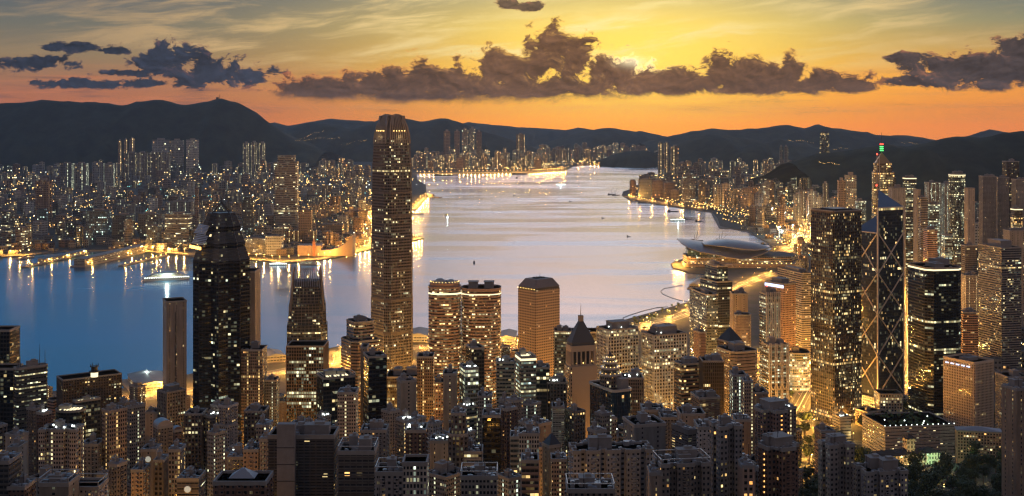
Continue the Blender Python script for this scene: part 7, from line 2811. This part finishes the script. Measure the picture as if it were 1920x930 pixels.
def sparks():
    """the sea of lamps of the far city, far past counting"""
    r = random.Random(9)
    mb = MB()
    O = [(1, 0, 0), (0, 1, 0), (-1, 0, 0), (0, -1, 0), (0, 0, 1), (0, 0, -1)]
    T8 = [(0, 1, 4), (1, 2, 4), (2, 3, 4), (3, 0, 4), (1, 0, 5), (2, 1, 5), (3, 2, 5), (0, 3, 5)]

    def spark(X, Y, z, s, mi):
        P = [(X + a * s, Y + b * s, z + c * s) for a, b, c in O]
        for f in T8:
            mb.face([P[i] for i in f], mi)
    # streets: short straight runs of lamps
    for (p0, p1, y0, y1, cnt, gold, poly) in ((-30, 420, 3700, 9400, 210, 0.72, KP), (420, 700, 3800, 10200, 220, 0.85, KP), (775, 1010, 10300, 12400, 150, 0.95, KP), (1010, 1245, 12000, 13600, 70, 0.95, KP),
                                              (1190, 1480, 4600, 9400, 240, 0.95, IP), (1480, 1700, 2800, 7200, 130, 0.8, IP), (1670, 1940, 2000, 4600, 110, 0.6, IP)):
        n = 0
        for _ in range(cnt * 5):
            if n >= cnt: break
            Y = y0 * (y1 / y0) ** r.random()
            X = (r.uniform(p0, p1) - 960) / F * Y
            if mnoise.noise(Vector((X / 520.0, Y / 800.0, 3.0))) < -0.05 and r.random() < 0.8: continue
            a = r.choice((0.15, 0.15 + math.pi / 2, 0.5)) + r.uniform(-0.06, 0.06)
            st = r.uniform(22, 34) * (1 + Y / 9000)
            mi = 0 if r.random() < gold else r.choice((1, 2))
            ok = False
            for k in range(r.randint(3, 12)):
                x, y = X + math.cos(a) * st * k, Y + math.sin(a) * st * k
                if not inside(poly, x, y - 6): break
                if not clear(x, y, 1.0, 1.0): continue
                s = (0.9 + Y / 4200) * r.uniform(0.5, 1.15)
                spark(x, y, 3 + r.uniform(8, 13), s, mi)
                ok = True
            n += ok
    from mathutils.bvhtree import BVHTree
    trees_ = [BVHTree.FromPolygons(v, f) for v, f in HILLS]
    # hillside roads under the saddle and on the slopes
    for (pa, pb, Y, nn) in (((555, 264), (640, 258), 10200, 26), ((560, 262), (610, 244), 10900, 18), ((640, 272), (690, 262), 10000, 16), ((1475, 263), (1530, 268), 10300, 22), ((1536, 306), (1575, 310), 5300, 22), ((1560, 281), (1590, 278), 5700, 12),
                            ((1690, 268), (1722, 271), 12300, 12), ((1880, 372), (1925, 368), 3300, 14)):
        for k in range(nn):
            t = (k + r.uniform(-0.3, 0.3)) / nn
            p = at(pa[0] + (pb[0] - pa[0]) * t, pa[1] + (pb[1] - pa[1]) * t + 1.4 * math.sin(t * 9) + r.uniform(-0.5, 0.5), Y)
            d = p - Vector((0, 0, EYE))
            hits = [hh for hh in (tr.ray_cast(Vector((0, 0, EYE)), d.normalized()) for tr in trees_) if hh[0]]
            if not hits: continue
            p = min(hits, key=lambda hh: hh[3])[0]            # on the hillside itself
            if r.random() < 0.8: spark(p.x, p.y, p.z + 6, (0.5 + p.y / 9000) * r.uniform(0.4, 1.1), 0)
    tag(mb.build('distant_lamps', [G_WARM, G_WHITE, G_CYAN]), kind='stuff')


sparks()
# ------------------------------------------------------------------ trees
M_LEAF = simple('leaf', (0.045, 0.07, 0.025), 0.8, var=0.55, scale=0.35)
M_BARK = simple('bark', (0.10, 0.075, 0.05), 0.9)


def tree_proto(seed, hh, rr_):
    r = random.Random(seed)
    root = thing('tree', (0, 0, -600))
    mb = MB()
    mb.tube((0, 0, -1.5), (0.2, 0.1, hh * 0.45), 0.35, 0.22, 6)
    for k in range(5):
        t = 2 * math.pi * k / 5 + r.uniform(-0.4, 0.4)
        mb.tube((0.2, 0.1, hh * 0.4), (math.cos(t) * rr_ * 0.55, math.sin(t) * rr_ * 0.55, hh * r.uniform(0.6, 0.8)), 0.16, 0.05, 5)
    mb.build('trunk', M_BARK, root)
    lobes = [(r.uniform(-0.5, 0.5) * rr_, r.uniform(-0.5, 0.5) * rr_, hh * r.uniform(0.5, 0.82), rr_ * r.uniform(0.36, 0.6)) for _ in range(7)]
    mb = MB()
    for k in range(420):
        lx, ly, lz, lr = r.choice(lobes)
        d = Vector((r.gauss(0, 1), r.gauss(0, 1), r.gauss(0, 1)))
        d.normalize()
        p = Vector((lx, ly, lz)) + d * lr * r.uniform(0.55, 1.08)
        n = (d + Vector((r.uniform(-0.7, 0.7), r.uniform(-0.7, 0.7), r.uniform(-0.2, 0.9)))).normalized()
        a = n.orthogonal().normalized()
        b = n.cross(a)
        s = r.uniform(0.45, 0.95)
        mb.face([p + a * s, p + b * s * 0.7, p - a * s, p - b * s * 0.7])
    mb.build('crown', M_LEAF, root)
    return root


TP = [tree_proto(s, h, w) for s, h, w in ((1, 11, 5.5), (2, 13, 6.5), (3, 9, 5.0), (4, 15, 6.0))]
TF = [True] * 4


def tree(x, y, s, lab, group, r):
    k = r.randrange(4)
    if TF[k]:
        o, TF[k] = TP[k], False
    else:
        o = copy_tree(TP[k])
    o.location = (x, y, ground(x, y) - 0.4)
    o.rotation_euler = (0, 0, r.uniform(0, 6.28))
    o.scale = (s, s, s * r.uniform(0.85, 1.15))
    tag(o, lab, 'tree', group)


def trees():
    r = random.Random(31)
    n = 0
    for _ in range(6000):
        if n >= 250: break
        px, py = r.uniform(1478, 1900), r.uniform(735, 985)
        Yg = 1200.0
        for _k in range(6):
            Yg = F * (EYE - ground((px - 960) / F * Yg, Yg)) / (py - HY)
        X = (px - 960) / F * Yg
        if not clear(X, Yg, 3.5, 0.9) or near_road(X, Yg, 4): continue
        if py < 790 and px > 1700: continue
        if py > 850 and px > 1690: lab, g = 'dark leafy tree on the wooded slope below the white mansion', 'trees on the wooded slope'
        elif px < 1580: lab, g = 'dark tree beside the golden road left of the roof-garden block', 'trees by the golden road'
        else: lab, g = 'dark tree in the garden around the white mansion', 'trees round the mansion'
        tree(X, Yg, r.uniform(1.0, 1.75), lab, g, r)
        n += 1
    # a few in the waterfront lawn and along the near shore road
    m = 0
    for _ in range(2000):
        if m >= 34: break
        px = r.uniform(1160, 1292)
        p = gd(px, 618 - (px - 1170) * 0.42 + r.uniform(-8, 20), 3.0)
        if not clear(p.x, p.y, 3) or near_road(p.x, p.y, 3) or not inside(IP, p.x, p.y + 8): continue
        tree(p.x, p.y, r.uniform(0.5, 0.8), 'small tree on the lit lawn by the near waterfront', 'trees on the waterfront lawn', r)
        m += 1


trees()

# ------------------------------------------------------------------ piers, halls and boats
M_DECK = simple('pier_deck', (0.30, 0.27, 0.23), 0.85, var=0.2, scale=0.1)
M_SHED = facade('facade_shed', (0.38, 0.37, 0.36), DK, fh=5, bw=5, ww=0.8, wh=0.4, lit=0.10, run=0.12, st=1.0, tone=(0.3, 0.8))
M_SHEDROOF = simple('shed_roof', (0.20, 0.21, 0.22), 0.6, var=0.2, scale=0.1)


def pier(label, a, b, w, shed, lampn, gm=None, roof_h=10.0, cat='pier', name='pier'):
    p, q = gd(*a, 3.0), gd(*b, 3.0)
    d = q - p
    L = d.length
    rz = math.atan2(d.y, d.x)
    root = thing(name, (p.x, p.y, 0), rz, label, cat)
    mb = MB()
    mb.box(L / 2, 0, -3, 3.2, L, w, 0)
    mb.build('deck', M_DECK, root)
    if shed:
        s0, s1 = shed
        mb = MB()
        x0, x1 = L * s0, L * s1
        pl = [(x0, -w * 0.36), (x1, -w * 0.36), (x1, w * 0.36), (x0, w * 0.36)]
        mb.prism(pl, 3.2, 3.2 + roof_h, 0, None, bay=5)
        mb.build('wall', M_SHED, root)
        mb = MB()
        o = P_off(pl, 1.2)
        z = 3.2 + roof_h
        A, B = (x0 - 1, 0, z + 4), (x1 + 1, 0, z + 4)
        mb.face([(o[0][0], o[0][1], z), (o[1][0], o[1][1], z), B, A])
        mb.face([(o[2][0], o[2][1], z), (o[3][0], o[3][1], z), A, B])
        mb.face([(o[1][0], o[1][1], z), (o[2][0], o[2][1], z), B])
        mb.face([(o[3][0], o[3][1], z), (o[0][0], o[0][1], z), A])
        mb.face([(c[0], c[1], z) for c in o[::-1]])
        mb.build('roof', M_SHEDROOF, root)
    for k in range(lampn):
        x = L * (k + 0.5) / lampn
        for y in (-w / 2 + 1,):
            piece('deck_lamp', 'lamp', root, (x, y, 8), 1.0 + p.y / 4500, 0, gm or G_GOLD)
        if k % 3 == 0:
            ld = bpy.data.lights.get('pier_lamp_light') or bpy.data.lights.new('pier_lamp_light', 'POINT')
            ld.energy = 60000
            ld.color = GOLD
            ld.shadow_soft_size = 1.2
            lo = bpy.data.objects.new('light', ld)
            C.objects.link(lo)
            lo.parent = root
            lo.location = (x, -w / 2 - 0.5, 10)
    return root


pier('long gold-lit pier with a low shed, leftmost of three on the far shore', (46, 500), (160, 474), 26, (0.25, 0.98), 10)
pier('pier carrying a long white three-storey shed, middle of three on the far shore', (146, 499), (268, 470), 44, (0.02, 0.99), 5, G_WARM, 19)
pier('thin open pier with orange lamps, rightmost of three on the far shore', (226, 498), (312, 478), 14, None, 9)
pier('short dark jetty at the left edge of the far shore', (34, 485), (62, 481), 12, None, 0)
pier('dark pier poking out right of the tallest tower, upper one', (794, 367), (826, 370), 20, (0.1, 0.6), 0)
pier('dark pier poking out right of the tallest tower, lower one', (768, 399), (792, 400), 24, None, 0)
pier('hip-roofed gold-lit ferry pier by the near shore, right of the tallest tower', (783, 642), (788, 628), 46, (0.05, 0.95), 4, None, 12)
pier('ferry pier with white upper hall, right of the rounded twin towers', (950, 646), (955, 632), 40, (0.05, 0.95), 3, None, 12)
pier('ferry pier crowded with white lights, bottom left', (296, 742), (270, 708), 70, (0.30, 0.95), 8, G_WHITE, 9)
pier('dark-roofed ferry pier behind the two-column brown tower', (520, 680), (505, 668), 44, (0.1, 0.95), 3, None, 10)
pier('rounded hall roof on the shore left of the bird-roofed hall', (1300, 540), (1316, 528), 30, (0.05, 0.95), 2, None, 7)


def culture_hall():
    Y = 3640.0
    k = Y / F
    root = thing('concert_hall', (gd(640, 481).x, Y, 3), 0, 'windowless tan hall with a sweeping ski-jump roof on the far waterfront', 'concert hall')
    L = lambda px: (px - 640) * k
    wm = simple('tan_tile', (0.42, 0.31, 0.24), 0.7, var=0.1, scale=0.03)
    mb = MB()
    prof = [(600, 16), (618, 18), (632, 24), (644, 36), (654, 52), (659, 62)]
    for (x0, h0), (x1, h1) in zip(prof, prof[1:]):
        f0, f1 = (L(x0), -30), (L(x1), -42)
        mb.face([(L(x0), -30, -1), (L(x1), -30, -1), (L(x1), -30, h1), (L(x0), -30, h0)])
        mb.face([(L(x1), 40, -1), (L(x0), 40, -1), (L(x0), 40, h0), (L(x1), 40, h1)])
        mb.face([(L(x0), -30, h0), (L(x1), -30, h1), (L(x1), 40, h1), (L(x0), 40, h0)])
    mb.face([(L(659), -30, -1), (L(659), 40, -1), (L(659), 40, 62), (L(659), -30, 62)])
    mb.face([(L(600), 40, -1), (L(600), -30, -1), (L(600), -30, 16), (L(600), 40, 16)])
    mb.build('hall', wm, root)
    mb = MB()
    mb.prism([(L(556), -24), (L(600), -30.5), (L(600), 36), (L(556), 36)], -1, 30, 0, 0)
    mb.build('theatre_block', wm, root)
    mb = MB()
    mb.box(L(588), -40, -1, 44, 7, 7)
    mb.prism(P_turn(P_rect(7, 7), 0, L(588), -40), 44, 52, 0, None, plan1=P_turn(P_rect(0.5, 0.5), 0, L(588), -40))
    mb.build('clock_tower', simple('brick_red', (0.32, 0.14, 0.09), 0.8), root)


culture_hall()

M_HULL = simple('dark_hull', (0.04, 0.035, 0.035), 0.5)
M_WHULL = simple('white_hull', (0.62, 0.60, 0.56), 0.5)
M_CABIN = facade('facade_cabin', (0.6, 0.58, 0.54), DK, fh=2.6, bw=2.4, ww=0.6, wh=0.5, lit=0.5, st=1.2, tone=(0.3, 0.8))


def boat(label, px, py, L, W, rz=0.0, kind='ferry', lit=False, cat='boat', name=None, gm=None):
    p = gd(px, py, 0.0)
    root = thing(name or kind, (p.x, p.y, 0), rz, label, cat)
    # hull: pointed bow, square stern, flared sides
    pl = [(-L / 2, -W / 2), (L * 0.28, -W / 2), (L * 0.42, -W * 0.3), (L / 2, 0), (L * 0.42, W * 0.3), (L * 0.28, W / 2), (-L / 2, W / 2)]
    h = max(1.6, L * 0.06)
    mb = MB()
    mb.prism(P_scale(pl, 0.94, 0.8), -1.0, h, 0, 1, plan1=pl)
    white = kind in ('ferry', 'cruise_ferry')
    mb.build('hull', [M_WHULL if white else M_HULL, M_DECK], root)
    if kind in ('ferry', 'cruise_ferry'):
        q = P_scale(pl, 0.86, 0.8)
        z = h
        for k in range(2 if kind == 'ferry' else 4):
            mb = MB()
            mb.prism(P_scale(q, 1 - 0.13 * k, 1 - 0.06 * k), z, z + 2.7, 0, 1, bay=2.4)
            mb.build('deck_house', [M_CABIN, M_DECK], root)
            z += 2.703
        mb = MB()
        mb.tube((-L * 0.12, 0, z), (-L * 0.14, 0, z + 4), 1.2, 1.0, 8)
        mb.build('funnel', M_HULL, root)
        if lit:
            for k in range(10 if kind == 'ferry' else 20):
                piece('deck_lamp', 'lamp', root, (-L * 0.45 + L * 0.9 * k / (9 if kind == 'ferry' else 19), -W * 0.45, h + 1.5), 0.7 + p.y / 5000, 0, gm or G_WHITE)
            ld = bpy.data.lights.new('boat_light', 'POINT')
            ld.energy = 90000 if kind == 'cruise_ferry' else 20000
            ld.color = (0.8, 1.0, 0.85)
            ld.shadow_soft_size = 1.5
            lo = bpy.data.objects.new('light', ld)
            C.objects.link(lo)
            lo.parent = root
            lo.location = (0, -W * 0.7, z + 3)
    else:
        mb = MB()
        mb.box(-L * 0.36, 0, h, h + 5, L * 0.16, W * 0.7, 0)
        mb.build('wheelhouse', M_HULL, root)
        if kind == 'derrick_barge':
            for s in (-1, 1):
                mb = MB()
                mb.tube((-L * 0.1, s * W * 0.3, h), (L * 0.08, 0, h + L * 0.75), 0.7, 0.4, 5)
                mb.build('derrick_leg', M_HULL, root)
            mb = MB()
            mb.tube((-L * 0.1, 0, h), (L * 0.45, 0, h + L * 0.5), 0.6, 0.3, 5)
            mb.build('boom', M_HULL, root)
            mb = MB()
            mb.tube((-L * 0.2, 0, h), (-L * 0.2, 0, h + L * 0.45), 0.8, 0.5, 6)
            mb.build('mast', M_HULL, root)
    return root


boat('brightly lit white ferry with stacked decks, moored left of the black stepped tower', 312, 525, 118, 30, R(20), 'cruise_ferry', True, 'ship')
boat('derrick barge with a pointed crane, behind the left wing of the bird roof', 1307, 452, 46, 17, 0.2, 'derrick_barge', cat='barge')
boat('derrick barge with a pointed crane, behind the middle of the bird roof', 1354, 452, 46, 17, -0.2, 'derrick_barge', cat='barge')
boat('small dark workboat behind the right end of the bird roof', 1436, 458, 36, 14, 0.4, 'workboat')
boat('vessel blazing with greenish white lamps in the sheltered bay', 1270, 414, 62, 16, 0.1, 'ferry', True)
boat('dark barge anchored right of the greenish lit vessel', 1291, 411, 40, 14, 0.1, 'barge', cat='barge')
boat('dark tug with a tall wheelhouse beside the breakwater', 1311, 415, 34, 14, 0.0, 'tug')
boat('left of a touching pair of dark barges off the right headland', 1147, 365, 46, 18, 0.0, 'derrick_barge', cat='barge')
boat('right of a touching pair of dark barges off the right headland', 1155, 366, 46, 18, 0.0, 'derrick_barge', cat='barge')
boat('lone small ferry with a lit cabin in mid harbour, right of the tallest tower', 836, 404, 34, 11, R(100), 'ferry', True, gm=G_WARM)
boat('white-lit fast ferry crossing the far harbour', 1051, 347, 62, 14, 0.1, 'ferry', True)
boat('dark ship with a black hull in the far harbour below the runway strip', 970, 334, 60, 18, R(80), 'barge', cat='ship')
boat('long low ship moored by the runway strip', 974, 327, 120, 18, 0.0, 'barge', cat='ship')
boat('long dark barge left of the runway strip', 832, 330, 150, 24, 0.0, 'barge', cat='barge')
boat('tiny dark boat in the middle of the near harbour', 889, 493, 16, 6, R(90), 'workboat')
boat('tiny dark buoy boat in the far right of the open harbour, upper', 1070, 378, 14, 6, 0.0, 'workboat')
boat('tiny dark boat left of the pair of dark barges', 965, 367, 16, 7, 0.0, 'workboat')
boat('tiny dark boat in the right open harbour, lower', 1179, 444, 14, 6, 0.0, 'workboat')
boat('tiny dark boat in the right open harbour, middle', 1131, 409, 14, 6, 0.0, 'workboat')
boat('passenger ferry moored by the far waterfront below the cream blocks', 522, 497, 50, 14, 0.1, 'ferry', True)
boat('second passenger ferry moored right along the far waterfront', 578, 496, 56, 16, 0.0, 'ferry', False)
boat('workboat moored under the coast highway, left', 1203, 381, 40, 12, 0.2, 'barge', cat='barge')
boat('barge moored under the coast highway, right', 1262, 397, 50, 14, 0.1, 'barge', cat='barge')


def boom_line(label, pix):
    pts = [gd(px, py, 0.25) for px, py in pix]
    mb = MB()
    for a, b in zip(pts, pts[1:]):
        mb.tube(a, b, 0.75, 0.75, 5)
    tag(mb.build('floating_boom', simple('boom_float', (0.07, 0.07, 0.08), 0.6)), label, 'floating boom')


boom_line('curved floating boom line off the lit lawn, farther one', [(1280, 534), (1262, 538), (1245, 541), (1239, 546), (1242, 551), (1258, 558), (1275, 563), (1292, 566)])
boom_line('curved floating boom line off the near shore, nearer one', [(1252, 575), (1230, 577), (1205, 583), (1180, 591), (1168, 596), (1170, 601), (1180, 602)])


def summit_masts():
    p = at(412, 184, 10500)
    root = thing('radio_mast', (p.x, p.y, p.z - 6), 0, 'small radio mast on the highest point of the dark left hills', 'radio mast')
    mb = MB()
    mb.tube((0, 0, 0), (0, 0, 40), 3.0, 1.2, 5)
    mb.build('mast', M_DARKM, root)
    mb = MB()
    mb.box(-20, 0, -4, 14, 22, 14)
    mb.build('hut', M_DARKM, root)


summit_masts()


# ------------------------------------------------------------------ cars on the lit roads
def car_proto(col, taxi=False):
    root = thing('car', (0, 0, -700))
    bm = simple('car_paint', col, 0.35)
    mb = MB()
    side = [(-2.15, 0.35), (2.15, 0.35), (2.2, 0.75), (1.1, 0.95), (-1.7, 1.0), (-2.2, 0.85)]
    for y in (-0.88, 0.88):
        f = [(x, y, z) for x, z in side]
        mb.face(f if y < 0 else f[::-1])
    n = len(side)
    for i in range(n):
        a, b = side[i], side[(i + 1) % n]
        mb.face([(a[0], 0.88, a[1]), (b[0], 0.88, b[1]), (b[0], -0.88, b[1]), (a[0], -0.88, a[1])])
    mb.build('body', bm, root)
    mb = MB()
    mb.prism([(-1.5, -0.8), (0.8, -0.8), (0.8, 0.8), (-1.5, 0.8)], 0.95, 1.45, 0, 1, plan1=[(-1.15, -0.66), (0.2, -0.66), (0.2, 0.66), (-1.15, 0.66)])
    mb.build('cabin', [simple('car_glass', (0.02, 0.022, 0.025), 0.1), bm], root)
    for x in (-1.35, 1.35):
        for y in (-0.8, 0.8):
            mb = MB()
            mb.tube((x, y - 0.1, 0.33), (x, y + 0.1, 0.33), 0.33, 0.33, 10)
            mb.build('wheel', M_HULL, root)
    for y in (-0.6, 0.6):
        piece('headlight', 'lamp', root, (2.25, y, 0.7), 0.22, 0, G_WHITE)
        piece('tail_light', 'lamp', root, (-2.25, y, 0.75), 0.18, 0, G_RED)
    return root


def cars():
    r = random.Random(12)
    kinds = [(car_proto((0.5, 0.05, 0.04)), 'red car'), (car_proto((0.55, 0.55, 0.53)), 'white car'), (car_proto((0.04, 0.04, 0.045)), 'black car')]
    used = [False] * 3
    for key, cnt, k1, where in (('front', 44, 1.0, 'on the golden near waterfront road'), ('garden', 16, 1.0, 'on the sloping road left of the square glass tower'), ('queen', 20, 0.6, 'on the golden avenue by the cross-braced tower')):
        pts, w = ROADS[key]
        for _ in range(cnt):
            i = r.randrange(max(1, int((len(pts) - 1) * k1)))
            a, b = pts[i], pts[i + 1]
            d = (b - a).normalized()
            n = Vector((-d.y, d.x, 0))
            s = r.choice((-1, 1))
            p = a + (b - a) * r.random() + n * s * w * r.choice((0.14, 0.36))
            q = r.randrange(3)
            o = kinds[q][0] if not used[q] else copy_tree(kinds[q][0])
            used[q] = True
            o.location = (p.x, p.y, 3.17)
            o.rotation_euler = (0, 0, math.atan2(d.y, d.x) + (math.pi if s > 0 else 0))
            tag(o, f'{kinds[q][1]} with lights on, {where}', 'car', 'cars on the roads')


cars()
